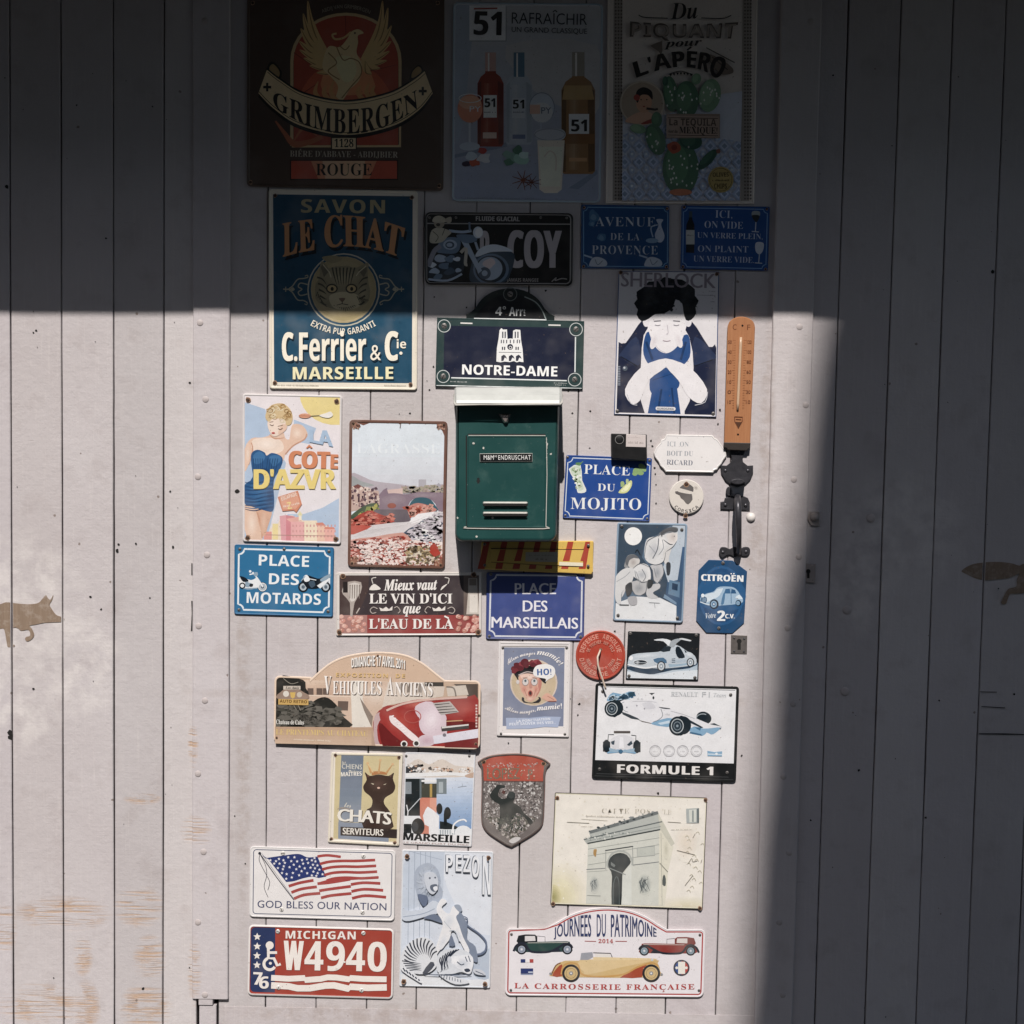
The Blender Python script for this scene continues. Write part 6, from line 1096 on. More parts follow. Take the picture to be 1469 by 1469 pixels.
# 22 silver coupe plate
f = F(870, 740, 1090, 990, 1293)
root, A = sign('metal_sign', 'small dark photo sign of a silver coupe with raised wing doors', 'sign', f, [(182, 972), (788, 990), (774, 1388), (162, 1376)], 10, tin(.004, '22262a', '1c2024', 1, .0003))
A.clip = [(188, 978), (782, 996), (768, 1382), (168, 1370)]; A.grad([(170, 1265), (780, 1240), (775, 1390), (160, 1390)], 'a4b8c8', 'dfe6ec', 8); A.poly([(170, 1270), (480, 1260), (770, 1235), (700, 1285), (560, 1300), (400, 1335), (300, 1330), (168, 1290)], '1e3c54', 2); A.poly([(170, 1310), (420, 1345), (600, 1310), (775, 1300), (775, 1390), (165, 1385)], 'dde4ea')
SV, SVD, SVB = 'c2ccd4', '6e8ba2', '3d6a8c'
A.poly([(185, 1215), (200, 1180), (260, 1160), (400, 1150), (460, 1140), (500, 1100), (560, 1085), (620, 1100), (690, 1150), (745, 1180), (760, 1240), (720, 1262), (520, 1285), (400, 1285), (200, 1262)], SV, 2); A.poly([(240, 1200), (290, 1165), (370, 1155), (330, 1190), (290, 1205)], SVB); A.poly([(395, 1210), (480, 1195), (510, 1240), (430, 1245)], SVB, 2); A.poly([(520, 1250), (680, 1235), (690, 1255), (530, 1278)], '9ab4c6')
A.soft(330, 1180, 120, 22, SV, 'dfe5ea', 5, -.08); A.soft(620, 1225, 110, 24, SV, 'a6b8c6', 5, -.1); A.soft(700, 1170, 40, 20, SV, 'dde3e8', 4, .4)
A.poly([(455, 1140), (490, 1100), (550, 1095), (535, 1140), (480, 1148)], '28323a'); A.poly([(585, 1110), (615, 1105), (650, 1160), (660, 1195), (610, 1200), (585, 1160)], '18242e', 2); A.poly([(655, 1125), (680, 1150), (665, 1155)], '22303a')
A.poly([(400, 1045), (470, 1035), (540, 1050), (535, 1085), (520, 1095), (480, 1058), (420, 1052)], 'e2e6ea', 2); A.poly([(530, 1100), (545, 1055), (600, 1035), (630, 1042), (590, 1075), (570, 1105)], 'a4acb2', 2); A.poly([(610, 1038), (640, 1030), (712, 1048), (705, 1058), (640, 1045)], 'd8dce0', 2)
A.circ(286, 1236, 58, '1c2832', 22); A.ring(286, 1236, 58, 5, 'dfe4e8', 22); A.circ(262, 1236, 16, 'c8ccd0'); A.ring(262, 1236, 12, 4, '3a444c'); A.line([(225, 1236), (345, 1240)], 5, 'b8c0c6'); A.line([(178, 1252), (240, 1268), (330, 1282), (430, 1268)], 14, 'e4e8ec', 4); A.circ(208, 1200, 16, 'eef0f2', 20)
for x, y, r in ((462, 1268, 34), (708, 1236, 30)): A.circ(x, y, r*1.05, '141c24', r*1.25); A.circ(x, y, r*.8, 'c4ccd2', r*1.0); A.circ(x, y, r*.45, '8a9aa6', r*.6); A.circ(x, y, r*.2, 'e8ecee', r*.25)
A.polys([[(550, 1205+k*14), (580, 1202+k*14), (580, 1207+k*14), (550, 1210+k*14)] for k in range(3)], '3a5068'); A.clip = None; A.build('picture', root); screws(A, [(202, 992), (758, 1006), (190, 1350), (746, 1364)], root, 2.5)
# 19 children under the moon
root, A = sign('metal_sign', 'grey blue picture sign of crouching boys under a white moon', 'sign', f, [(92, 56), (684, 66), (644, 905), (54, 884)], [18, 26, 26, 22], tin(.005, '8fa6bc', '5c7288', 2.2, .0006))
A.clip = [(98, 62), (678, 74), (640, 898), (62, 878)]; A.poly([(98, 62), (560, 68), (430, 160), (330, 200), (300, 350), (350, 420), (480, 440), (520, 520), (500, 650), (560, 780), (360, 700), (160, 600), (64, 620)], '3c4e60'); A.poly([(500, 660), (520, 500), (640, 260), (680, 260), (660, 900), (600, 890), (590, 760)], '3f5c7c', 0); A.poly([(560, 68), (680, 74), (676, 260), (640, 270), (600, 540), (520, 560), (480, 430), (540, 200)], 'bcc8d4', 0); A.rect(640, 262, 678, 900, '44648a')
A.poly([(62, 880), (70, 740), (240, 680), (450, 690), (590, 760), (588, 890)], 'e4e6e8'); A.poly([(490, 660), (590, 730), (590, 750), (480, 690)], '7a96b0'); A.poly([(555, 560), (605, 575), (600, 640), (550, 625)], '2c4258'); A.poly([(530, 540), (620, 560), (615, 690), (520, 660)], '6484a0'); A.poly([(555, 565), (603, 578), (598, 632), (552, 620)], '28405a')
A.circ(226, 172, 74, 'f2f2f0', 76)
WH, GY = 'dcdcdc', 'a4a8ac'
A.poly([(320, 330), (340, 200), (430, 170), (450, 140), (500, 110), (570, 100), (600, 140), (590, 210), (560, 260), (500, 300), (480, 380), (420, 410), (350, 390)], WH, 4); A.poly([(440, 160), (480, 120), (540, 95), (600, 100), (590, 140), (500, 150), (470, 185)], '7c8288', 3); A.poly([(520, 150), (590, 150), (595, 210), (540, 240), (500, 200)], 'e2dcd8', 3); A.soft(400, 290, 60, 90, WH, 'c0c2c6', 6, .2); A.soft(470, 220, 50, 60, WH, 'f0eeec', 4); A.line([(440, 190), (430, 280), (390, 360)], 8, '6a7078', 4); A.line([(470, 200), (480, 270), (440, 330)], 5, '8a8f96', 4); A.soft(560, 180, 30, 40, 'e2dcd8', 'c8beb8', 4); A.dots([(572, 172)], 5, '4a4c50'); A.line([(360, 250), (410, 310)], 6, GY)
A.poly([(370, 420), (470, 410), (480, 500), (430, 570), (400, 540), (390, 460)], 'c4c4c6', 3); A.poly([(480, 300), (550, 260), (530, 340), (520, 400), (490, 400)], 'd8d6d4', 3); A.poly([(505, 400), (540, 400), (535, 490), (510, 495)], '3c4046', 3)
A.poly([(220, 440), (290, 400), (360, 430), (370, 540), (300, 560), (230, 510)], 'e0e0e0', 4); A.poly([(165, 370), (190, 335), (240, 335), (280, 370), (270, 410), (220, 440), (180, 420)], 'd0cCc8', 4); A.poly([(160, 380), (180, 335), (235, 325), (275, 360), (230, 360), (190, 390), (180, 440), (150, 430)], '9a9c9e', 3); A.poly([(215, 555), (340, 550), (330, 640), (290, 670), (240, 660), (215, 620)], 'bcbcbe', 3); A.poly([(340, 600), (440, 570), (450, 610), (390, 650), (440, 690), (350, 690)], 'c8c8ca', 3); A.soft(300, 500, 60, 50, 'e0e0e0', 'b4b7bc', 5); A.soft(225, 390, 34, 38, 'd0ccc8', 'b0a8a4', 4); A.soft(275, 610, 46, 40, 'bcbcbe', '94989e', 4); A.soft(120, 620, 40, 90, 'd8d8d8', 'b0b4ba', 5, .3); A.soft(430, 480, 36, 60, 'c4c4c6', '9a9ea4', 4); A.line([(300, 450), (330, 510), (310, 550)], 6, '7c828a', 4); A.line([(240, 460), (250, 520), (290, 550)], 5, '80868e', 4); A.line([(400, 440), (420, 520)], 5, '7c828a'); A.line([(100, 560), (110, 640), (95, 710)], 6, '8a9098', 4)

for P in ([(322, 340), (338, 230), (380, 190), (440, 165)], [(350, 398), (420, 414), (482, 384), (500, 305)], [(505, 300), (560, 262), (592, 215)], [(372, 425), (392, 500), (400, 545), (432, 572)], [(472, 412), (482, 490), (432, 568)], [(400, 650), (445, 690)], [(150, 452), (95, 520), (72, 600)], [(130, 640), (118, 740)], [(222, 445), (285, 402), (360, 432)], [(372, 540), (300, 562), (228, 512)], [(240, 660), (216, 620), (214, 560)], [(290, 670), (332, 640), (340, 552)], [(480, 200), (530, 236), (560, 240)], [(560, 100), (500, 112), (452, 142), (440, 180)]): A.line(P, 6, '525a64', 4, taper=(.4, 1, .4))
A.poly([(458, 140), (500, 108), (560, 96), (602, 112), (590, 132), (530, 126), (480, 150), (468, 178)], '5c5e62', 3); A.poly([(158, 385), (180, 338), (235, 326), (274, 356), (235, 352), (192, 376), (176, 420)], '6a6c70', 3)
A.line([(245, 310), (260, 285), (285, 330)], 7, '22282e', 3)
A.poly([(75, 520), (140, 450), (220, 440), (230, 510), (190, 600), (130, 640), (120, 740), (80, 720), (70, 620)], 'd8d8d8', 3); A.line([(85, 555), (160, 510), (200, 470)], 6, GY, 3); A.poly([(180, 690), (250, 680), (255, 745), (200, 750)], 'b0b0b4', 3); A.line([(250, 470), (280, 560), (260, 640)], 6, GY, 3); A.line([(110, 750), (190, 752)], 10, '6a6e74'); A.line([(360, 730), (450, 735)], 4, 'a0a4a8'); A.line([(405, 738), (410, 775)], 4, 'a0a4a8')
A.poly([(160, 590), (210, 560), (215, 640), (180, 680), (165, 650)], '34383e', 3); A.poly([(350, 540), (395, 550), (380, 600), (345, 610)], '30363c', 3); A.clip = None; A.build('picture', root); screws(A, [(130, 88), (636, 116), (98, 838), (598, 862)], root, 2.4)
# 20 octagonal car plate
out = [(862, 370), (1062, 376), (1186, 468), (1160, 905), (1062, 992), (842, 986), (756, 884), (776, 460)]
root, A = sign('metal_sign', 'eight sided deep blue car sign below the iron handle', 'sign', f, [(756, 370), (1186, 370), (1160, 992), (756, 986)], 0, flat(.003, '1d4c76', '173c5e'), outline=out)
A.soft(968, 672, 192, 252, '24598a', '2e6a9c', 4); A.soft(968, 672, 172, 230, '1c4a78', '3a78a8', 8); A.poly([(800, 560), (1140, 575), (1130, 780), (820, 770)], '255c8c', 4)
SB, SBD, SBL = '9fbcd4', '4a7ca4', 'd4e2ec'
A.poly([(790, 700), (830, 660), (900, 640), (930, 610), (970, 596), (1060, 600), (1100, 625), (1130, 670), (1150, 700), (1146, 730), (1090, 745), (960, 755), (830, 745)], SB, 3); A.poly([(905, 650), (935, 615), (985, 610), (965, 655)], SBL); A.poly([(990, 655), (1005, 616), (1040, 614), (1046, 655)], '3a6a94'); A.poly([(1052, 655), (1056, 616), (1085, 625), (1095, 655)], '2c5a84'); A.poly([(985, 655), (1000, 660), (990, 740), (965, 745)], SBD, 2); A.line([(1050, 612), (1052, 740)], 5, '3a6a94'); A.poly([(815, 680), (880, 650), (960, 655), (930, 690), (870, 720), (810, 735)], SBL, 3); A.poly([(806, 680), (845, 690), (840, 735), (800, 725)], '2c5478', 2); A.polys([[(812+k*8, 690), (816+k*8, 690), (812+k*8, 725), (808+k*8, 725)] for k in range(4)], SB)
A.circ(812, 672, 14, 'e8f0f4', 16); A.line([(790, 725), (860, 750), (900, 745)], 9, SBL, 3); A.poly([(870, 720), (915, 695), (955, 725), (960, 760), (940, 750), (910, 715)], SB, 3)
for x, y, r in ((908, 745, 38), (1112, 735, 24)): A.circ(x, y, r, '10283e', r*1.1); A.circ(x-3, y, r*.68, '8cb0cc', r*.76); A.circ(x-3, y, r*.4, '3a6a94', r*.45); A.circ(x-3, y, r*.2, 'd4e2ec', r*.22)
A.poly([(1085, 690), (1120, 665), (1150, 700), (1120, 700)], SBL, 2); parts(A, root)
A.text('CITROEN', [(800, 546), (1152, 556)], 54, 'f0f2f2', 'S', .05, 1.06); A.circ(1052, 488, 6, 'f0f2f2'); A.circ(1074, 488, 6, 'f0f2f2')
A.text('Votre', [(838, 866), (925, 858)], 44, 'e0e8ee', 'BI'); A.text('2', [(935, 886), (998, 886)], 86, 'f0f2f2', 'S', .04); A.text('C.V.', [(1002, 864), (1080, 864)], 36, 'f0f2f2', 'S', .03); A.build('lettering', root); screws(A, [(983, 398), (948, 948)], root, 2.6)
# 31 cats poster
f = F(465, 1070, 695, 1220, 1469)
root, A = sign('metal_sign', 'cream framed sign of a crowned dark cat', 'sign', f, [(66, 60), (722, 72), (686, 918), (34, 884)], 14, tin(.006, 'e6dcc8', 'e8dfd0', 3, .0012))
A.clip = [(104, 70), (692, 84), (664, 896), (84, 864)]; A.poly([(104, 70), (690, 84), (662, 880), (84, 850)], 'd0c092'); A.grad([(158, 72), (362, 76), (332, 700), (132, 700)], '6f7a8a', '8a94a2', 8); A.poly([(130, 700), (600, 712), (590, 880), (128, 850)], '8a94a4')
CT = '43332c'
A.poly([(372, 240), (420, 275), (500, 262), (590, 275), (640, 245), (630, 300), (652, 370), (630, 430), (560, 475), (550, 530), (600, 600), (622, 680), (615, 760), (360, 750), (380, 600), (430, 560), (442, 500), (420, 460), (372, 420), (358, 370), (390, 310)], CT, 3); A.soft(500, 350, 110, 80, CT, '5c463c', 6); A.soft(500, 640, 70, 80, CT, '54403a', 5); A.poly([(390, 255), (400, 290), (420, 280)], '6a4a3c'); A.poly([(622, 255), (600, 280), (612, 290)], '6a4a3c')
A.poly([(425, 340), (458, 348), (450, 356)], 'd8ccb0'); A.poly([(540, 356), (572, 344), (558, 356)], 'd8ccb0'); A.circ(499, 385, 13, 'd8b4a0', 9)
A.poly([(438, 250), (450, 235), (500, 232), (560, 240), (575, 265), (500, 258), (440, 270)], 'b87c48', 2)
for x, y in ((398, 160), (514, 130), (628, 168)): A.line([(x, y), (500+(x-514)*.6, 250)], 18, 'c89860', taper=(.35, 1)); A.circ(x, y, 12, 'd8b080')
A.line([(398, 165), (450, 245)], 8, 'e0bc88'); A.poly([(150, 740), (690, 766), (686, 848), (150, 820)], '3a302c'); A.line([(120, 580), (170, 568), (260, 585)], 14, 'a09488', 3, taper=(.3, 1, .3)); A.clip = None; parts(A, root)
CW = 'ece6da'
A.text('CHIENS', [(162, 208), (345, 216)], 44, 'd8d4c8', 'R', .02, 1.1); A.text('MAITRES', [(155, 280), (345, 272)], 38, CW, 'S', .01); A.text('ont des', [(225, 238), (300, 240)], 16, 'c8c4b8', 'BI'); A.text('les', [(165, 165), (200, 160)], 24, 'd8d4c8', 'BI'); A.line([(226, 232), (236, 222), (246, 232)], 6, CW)
A.text('les', [(185, 560), (245, 566)], 44, 'd8d4c8', 'C', .02); A.text('CHATS', [(126, 690), (365, 700), (604, 722)], 110, CW, 'R', .06, .92, sh=(5, 5, '3a302c')); A.text('SERVITEURS', [(170, 808), (540, 824)], 58, CW, 'R', .03); A.build('lettering', root); screws(A, [(104, 82), (688, 104), (62, 855), (646, 892)], root, 2.2, RUST)
# 32 harbour poster, a plain harbour scene in its colours
root, A = sign('metal_sign', 'pale harbour travel sign with a red funnel and black title', 'sign', f, [(742, 60), (1388, 62), (1352, 926), (722, 900)], 14, tin(.004, 'dcdce0', 'dfe2e8', 1.2, .0004))
A.clip = [(746, 66), (1382, 68), (1348, 918), (726, 895)]; A.poly([(740, 66), (1385, 66), (1378, 270), (740, 270)], 'e2dedc'); A.poly([(760, 190), (860, 120), (960, 170), (1080, 120), (1200, 180), (1378, 200), (1376, 280), (745, 280)], 'd8ccc0', 3)
A.grad([(1020, 292), (1376, 284), (1372, 760), (1020, 760)], 'd4dce8', '7e9ec8', 14)
A.poly([(745, 190), (880, 170), (890, 240), (745, 250)], '3a3c40', 0); A.specks((750, 175, 1340, 240), 40, 12, ('5a5450', 'c8a48c', 'e8e4e0'), 1.4, lambda x, y: y > 205 or x < 900); A.poly([(745, 250), (1100, 240), (1380, 250), (1378, 290), (1180, 270), (745, 290)], 'e6e6e6'); A.poly([(1290, 270), (1380, 240), (1380, 290), (1310, 290)], 'c4a894', 2)
A.poly([(742, 300), (920, 300), (920, 640), (735, 640)], '232a2c'); A.rect(742, 330, 800, 440, '8a9298'); A.rect(880, 310, 1125, 330, 'e6e6e6', 6); A.rect(890, 345, 1030, 475, '4a4a40'); A.rect(968, 350, 990, 470, 'b89850'); A.rect(1030, 300, 1122, 440, '7a8488'); A.rect(1050, 330, 1090, 430, 'aab4b8'); A.rect(878, 474, 1030, 820, 'd4826a', 2); A.rect(968, 474, 1030, 660, 'e09c84', 2); A.rect(875, 300, 892, 480, '6a7478')
A.poly([(735, 640), (880, 650), (900, 700), (860, 810), (728, 800)], 'e4e6e8'); A.poly([(905, 640), (930, 580), (950, 556), (1000, 590), (1054, 640), (1050, 820), (960, 820), (960, 740), (920, 720)], 'eaeaec', 0); A.circ(860, 740, 60, '15181a', 78); A.circ(832, 740, 32, '3a3e42', 46); A.circ(1056, 576, 28, '1c2022', 50); A.circ(1130, 616, 32, '1c2022', 56); A.circ(776, 510, 22, '1c2022', 40); A.rect(728, 715, 800, 800, '1c2022')
A.poly([(1060, 690), (1130, 700), (1230, 745), (1200, 770), (1060, 760)], '262c2e', 0); A.rect(1096, 620, 1125, 730, '1c2022'); A.rect(1055, 765, 1340, 820, 'dfe2e4'); A.polys([[(x, 770), (x+8, 770), (x+8, 812), (x, 812)] for x in range(1062, 1200, 22)], '8c98a0'); A.circ(1275, 800, 78, 'e6e8ea', 70); A.line([(1180, 800), (1185, 730), (1225, 690), (1280, 675), (1305, 695)], 14, 'f0f0f0', 4); A.line([(770, 600), (880, 480)], 8, 'c8ccd0'); A.line([(755, 540), (768, 600), (766, 640)], 9, 'e8e8ea'); A.line([(1225, 380), (1270, 370), (1305, 368)], 5, '9aa4ae'); A.line([(1265, 345), (1268, 375)], 4, '9aa4ae'); A.poly([(724, 805), (1346, 820), (1344, 915), (722, 895)], 'e6e4e4'); A.clip = None; parts(A, root)
A.text('MARSEILLE', [(726, 862), (1326, 894)], 68, '17191b', 'S', .05, .98); A.text('LE GRAND PORT DU MIDI', [(730, 892), (1320, 916)], 16, 'a08078', 'R', .02); A.build('lettering', root); screws(A, [(1330, 92), (752, 92)], root, 1.9)
# 33 cast shield
f = F(675, 1070, 800, 1220, 1224)
out = spline([(100, 225), (180, 170), (300, 130), (450, 112), (620, 104), (780, 114), (920, 140), (1040, 185), (1122, 245)], False, 4)+spline([(1110, 275), (1070, 320), (1052, 400), (1050, 520), (1040, 800), (1030, 1000), (1000, 1130), (900, 1230), (760, 1320), (640, 1390), (575, 1425)], False, 3)+spline([(500, 1395), (380, 1320), (240, 1220), (165, 1110), (146, 980), (150, 780), (155, 520), (152, 400), (145, 300), (100, 240)], False, 3)[:-1]
root = thing('shield_plaque', 'old cast shield with red top band and dark dancing figure', 'plaque', W(737, 1150, 0))
plate('body', root, out, [(0, .0006, '6a4e46'), (0, .006, '8a6a60'), (1, .0075, '8a6a60'), (2.4, .0075, '5c5552'), (3.2, .0058, '6e6663')], f, mat=CAST)
A = Art(f, .0059); A.clip = inset(out, 34)
A.clip = None
A.poly(spline([(170, 225), (300, 165), (450, 140), (620, 132), (780, 142), (920, 170), (1035, 225), (1030, 300), (1020, 495)], False, 4)+[(165, 488), (160, 300)], 'b04c38'); IN = lambda x, y: 175 < x < 1010 and (y < 1000 or abs(x-580) < (1360-y)*1.05)
A.specks((180, 510, 1010, 1330), 300, 15, ('a8a09c', '4a4644', '8a8280', 'c8c4c0', '7c7470'), 1.0, IN); A.specks((200, 1000, 960, 1330), 90, 18, ('8c8078', '5c5a50', 'b0a8a0'), 1.0, IN); A.poly([(540, 1340), (600, 1290), (680, 1280), (700, 1310), (600, 1370)], 'c8c4c2', 3)
FG = '2b302e'
A.poly([(270, 690), (370, 560), (400, 545), (480, 560), (475, 590), (420, 600), (385, 690), (440, 740), (500, 735), (520, 680), (560, 645), (620, 660), (625, 730), (600, 800), (690, 850), (750, 940), (860, 1040), (870, 1090), (810, 1095), (790, 1040), (700, 960), (640, 950), (600, 1030), (560, 1040), (600, 1110), (540, 1110), (460, 1070), (430, 1160), (390, 1150), (410, 1010), (410, 900), (400, 820), (330, 780)], FG, 3); A.circ(572, 690, 46, '3c4240', 50); A.circ(465, 650, 24, '5c3a34', 26); A.specks((380, 980, 720, 1200), 60, 14, ('3c4440', '55584e'), 1.0); parts(A, root, CAST)
A.text('LOPEZ', [(235, 466), (690, 462)], 150, '7c6a58', 'R', .02); A.text('P.', [(815, 470), (900, 466)], 140, '7c6a58', 'R', .02); A.specks((230, 240, 960, 300), 30, 10, ('c8a098', 'a89088'), 1.2); A.specks((230, 310, 900, 470), 24, 10, ('d8b4a4', '8a7a60'), 1.0); A.line([(170, 495), (1020, 502)], 8, '6a4038'); A.build('lettering', root, CAST); A.h = .0066; screws(A, [(186, 222), (1026, 246)], root, 2.4, RUST)
# 34 postcard of the arch
f = F(780, 1130, 1020, 1310, 1469)
root, A = sign('metal_sign', 'yellowed postcard sign with a grey triumphal arch', 'sign', f, [(98, 40), (1436, 86), (1396, 1068), (58, 1024)], 12, tin(.005, '3c3630', 'dcd6bc', 1.1, .0003), mat=TIN)
A.clip = [(112, 56), (1424, 100), (1384, 1052), (72, 1008)]; A.poly([(112, 56), (1424, 100), (1384, 1052), (72, 1008)], 'e9e3d8'); A.soft(130, 960, 300, 330, 'e9e3d8', 'd9d0a4', 10); A.soft(85, 960, 70, 110, 'd9d0a4', '9c955e', 6); A.soft(1250, 1040, 320, 90, 'e9e3d8', 'd8cfb0', 7); A.soft(1250, 480, 120, 180, 'e9e3d8', 'e2d6c4', 5); A.specks((110, 60, 1380, 1040), 70, 8, ('e0d8c6', 'eeeae0'), 1)
ST, SD, SL = 'b4b8b2', '5e6666', 'd4d6ce'
A.poly([(390, 480), (1025, 370), (1010, 1035), (370, 1020)], 'cfd0c6'); A.poly([(1015, 360), (1140, 520), (1090, 740), (1080, 900), (1060, 1040), (1008, 1035)], 'dcd8c6'); A.poly([(395, 388), (1000, 220), (1045, 300), (1025, 370), (380, 495), (350, 455), (410, 430)], ST); A.poly([(1000, 215), (1045, 295), (1150, 490), (1120, 515), (1025, 370)], 'c8c6b6')
A.poly([(395, 380), (1000, 205), (1010, 232), (410, 405)], '6e7474'); A.specks((400, 210, 1010, 400), 60, 9, ('3c4446', '8c9292'), 1.3, lambda x, y: abs(y-(385-(x-400)*.29)) < 18); A.line([(352, 455), (700, 375), (1040, 298)], 10, SD); A.line([(384, 490), (1022, 368)], 12, '3e4444'); A.line([(378, 470), (1030, 340)], 5, '8a908c')
A.specks((370, 395, 1030, 470), 70, 8, ('7c8482', 'd0d2ca'), 1, lambda x, y: abs(y-(455-(x-370)*.2)) < 26)
for d in (40, 100, 178): A.line([(388, 500+d), (1015, 400+d)], 4, '8e928c')
A.line([(375, 718), (540, 708)], 7, '74787a'); A.line([(780, 680), (1012, 652)], 7, '74787a'); A.line([(375, 740), (560, 728)], 4, '9a9c96'); A.poly([(820, 530), (975, 512), (975, 595), (820, 608)], 'bcbfb6'); A.line([(820, 530), (975, 512), (975, 595), (820, 608), (820, 530)], 4, '84888a'); A.line([(540, 552), (785, 515)], 9, '3c4244'); A.line([(545, 560), (545, 720)], 5, '888c8a'); A.line([(780, 525), (785, 680)], 5, '888c8a')
A.line([(565, 700), (560, 660), (600, 580), (670, 555), (740, 580), (775, 640), (778, 680)], 16, 'aeb2ac', 4)
A.poly([(568, 700), (570, 640), (610, 590), (670, 572), (730, 590), (765, 650), (740, 690), (700, 740), (690, 780), (680, 1035), (596, 1030), (600, 780), (580, 720)], '343c3e', 2); A.poly([(690, 790), (735, 700), (770, 660), (772, 1036), (684, 1034)], 'd6d8d0'); A.line([(610, 1030), (612, 850), (640, 780), (664, 850), (664, 1030)], 8, '606a6a', 3); A.line([(575, 705), (720, 765)], 8, '8c9290'); A.poly([(590, 650), (630, 680), (620, 700), (590, 680)], '7c8280'); A.line([(668, 780), (672, 1030)], 9, '1c2224')
A.soft(445, 850, 46, 80, 'cfd0c6', '8e9492', 6); A.soft(885, 850, 62, 92, 'cfd0c6', '7c8482', 6)
for k in range(9): t_ = k/9; A.line([(420+k*6, 915-k*5), (430+20*math.sin(k*1.7), 850-k*4), (450+16*math.cos(k*2.1), 800+k*2)], 6, ('70787a', 'b8bcb6', '5c6466')[k % 3], 4, taper=(.3, 1, .3)); A.line([(845+k*11, 930-k*3), (870+34*math.sin(k*1.9), 860-k*5), (890+30*math.cos(k*1.3), 775+k*5)], 8, ('5a6264', 'c4c8c0', '484e50')[k % 3], 4, taper=(.3, 1, .3))
A.line([(380, 945), (500, 950)], 4, '9a9c96'); A.poly([(1042, 850), (1046, 780), (1060, 765), (1072, 800), (1070, 860)], '5a605e', 2); A.line([(1018, 660), (1090, 740)], 6, '8c8c80'); A.line([(1030, 400), (1040, 1030)], 4, 'a8a89c'); A.blob(452, 570, 14, 34, 'b08a50'); A.soft(1075, 540, 26, 90, 'dcd8c6', 'c0bca8', 4)
A.poly([(1250, 185), (1362, 178), (1362, 310), (1254, 312)], 'aab0ae'); A.poly([(1275, 195), (1340, 190), (1338, 300), (1280, 305)], 'd4d6cc'); A.line([(1310, 200), (1310, 300)], 14, '8a9290'); A.polys([[(1345, 185), (1364, 180), (1364, 308), (1348, 308)]], '626c6c'); A.line([(205, 302), (400, 312)], 4, '8c8878'); A.line([(1090, 300), (1205, 308)], 4, '8c8878'); A.line([(330, 275), (560, 290)], 3, 'b4ae9c')
for k in range(16): x, y = 1240+random.random()*140, 400+k*34; A.line([(x, y), (x+20, y-14), (x+34, y+8)], 4, 'c4bca4', 3)
for p in ([(1270, 665), (1300, 620), (1310, 650), (1350, 640)], [(1240, 860), (1310, 770)], [(1380, 660), (1390, 630)], [(1310, 440), (1330, 405)], [(1170, 550), (1330, 590)]): A.line(p, 5, '8a8478', 3)
A.clip = None; parts(A, root, TIN)
A.text('CARTE', [(512, 222), (748, 224)], 40, 'a49c8c', 'B', -.022, 1.15); A.text('POS', [(800, 226), (935, 228)], 40, 'b4ac9c', 'B', -.022, 1.15); A.text('LE', [(1055, 232), (1118, 234)], 40, 'b4ac9c', 'B', -.022, 1.15); A.scribble([(370, 252), (700, 262)], 12, 'b8b0a0', 30); A.scribble([(320, 342), (430, 344)], 8, 'c8c0b0', 16); A.scribble([(1120, 372), (1300, 370)], 10, 'b8b4a4', 18); A.build('lettering', root)
screws(A, [(120, 90), (1420, 108), (82, 1018), (1372, 1058)], root, 2.2, RUST)
# 35 flag plate
f = F(345, 1205, 575, 1440, 1438)
root, A = sign('licence_plate', 'white novelty plate with a waving striped flag', 'licence plate', f, [(86, 55), (1392, 92), (1380, 728), (78, 690)], 36, tin(.006, 'e2dedc', 'e6e2e0', 1.4, .0005))
NB, RD = '2c3a72', 'a84440'; A.line(rrect([(118, 86), (1360, 120), (1350, 692), (112, 660)], 26), 7, '3c4868', closed=True); A.build('border', root)
A.poly(spline([(240, 160), (380, 140), (520, 125), (600, 155), (690, 148)], False, 5)+spline([(730, 240), (770, 330)], False, 2)+spline([(700, 342), (640, 330), (560, 345), (480, 370), (410, 378)], False, 4), NB)
top = lambda u: (690+(1210-690)*u, 148+18*math.sin(u*5.2+.2)*.9+18*u)
def stripe(x0, y0, x1, y1, amp, ph, w):
    P = [(x0+(x1-x0)*t/16, y0+(y1-y0)*t/16+amp*math.sin(ph+t/16*5.5)) for t in range(17)]; A.line(P, w, RD)
A.line(spline([(690, 148), (780, 138), (900, 152)], False, 5), 24, RD)
for k in range(4): A.line(spline([(712+k*20, 215+k*50), (800+k*15, 195+k*50), (910+k*14, 188+k*50), (1040+k*14, 188+k*52), (1208+k*9, 180+k*52)], False, 5), 25, RD)
for k in range(3): A.line(spline([(432+k*24, 415+k*56), (530+k*20, 385+k*54), (655+k*30, 362+k*58)], False, 5), 26, RD); A.line(spline([(690+k*16, 392+k*64), (800+k*8, 382+k*58), (985+k*5, 352+k*64)], False, 5), 26, RD); A.line(spline([(990+k*5, 400+k*62), (1100+k*10, 384+k*58), (1254+k*26, 390+k*62)], False, 5), 26, RD)
A.line(spline([(700, 390), (820, 360), (980, 350), (1240, 335)], False, 5), 20, RD)
def star(x, y, r): return [(x+(r if i % 2 == 0 else r*.45)*math.sin(i*math.pi/5), y-(r if i % 2 == 0 else r*.45)*math.cos(i*math.pi/5)) for i in range(10)]
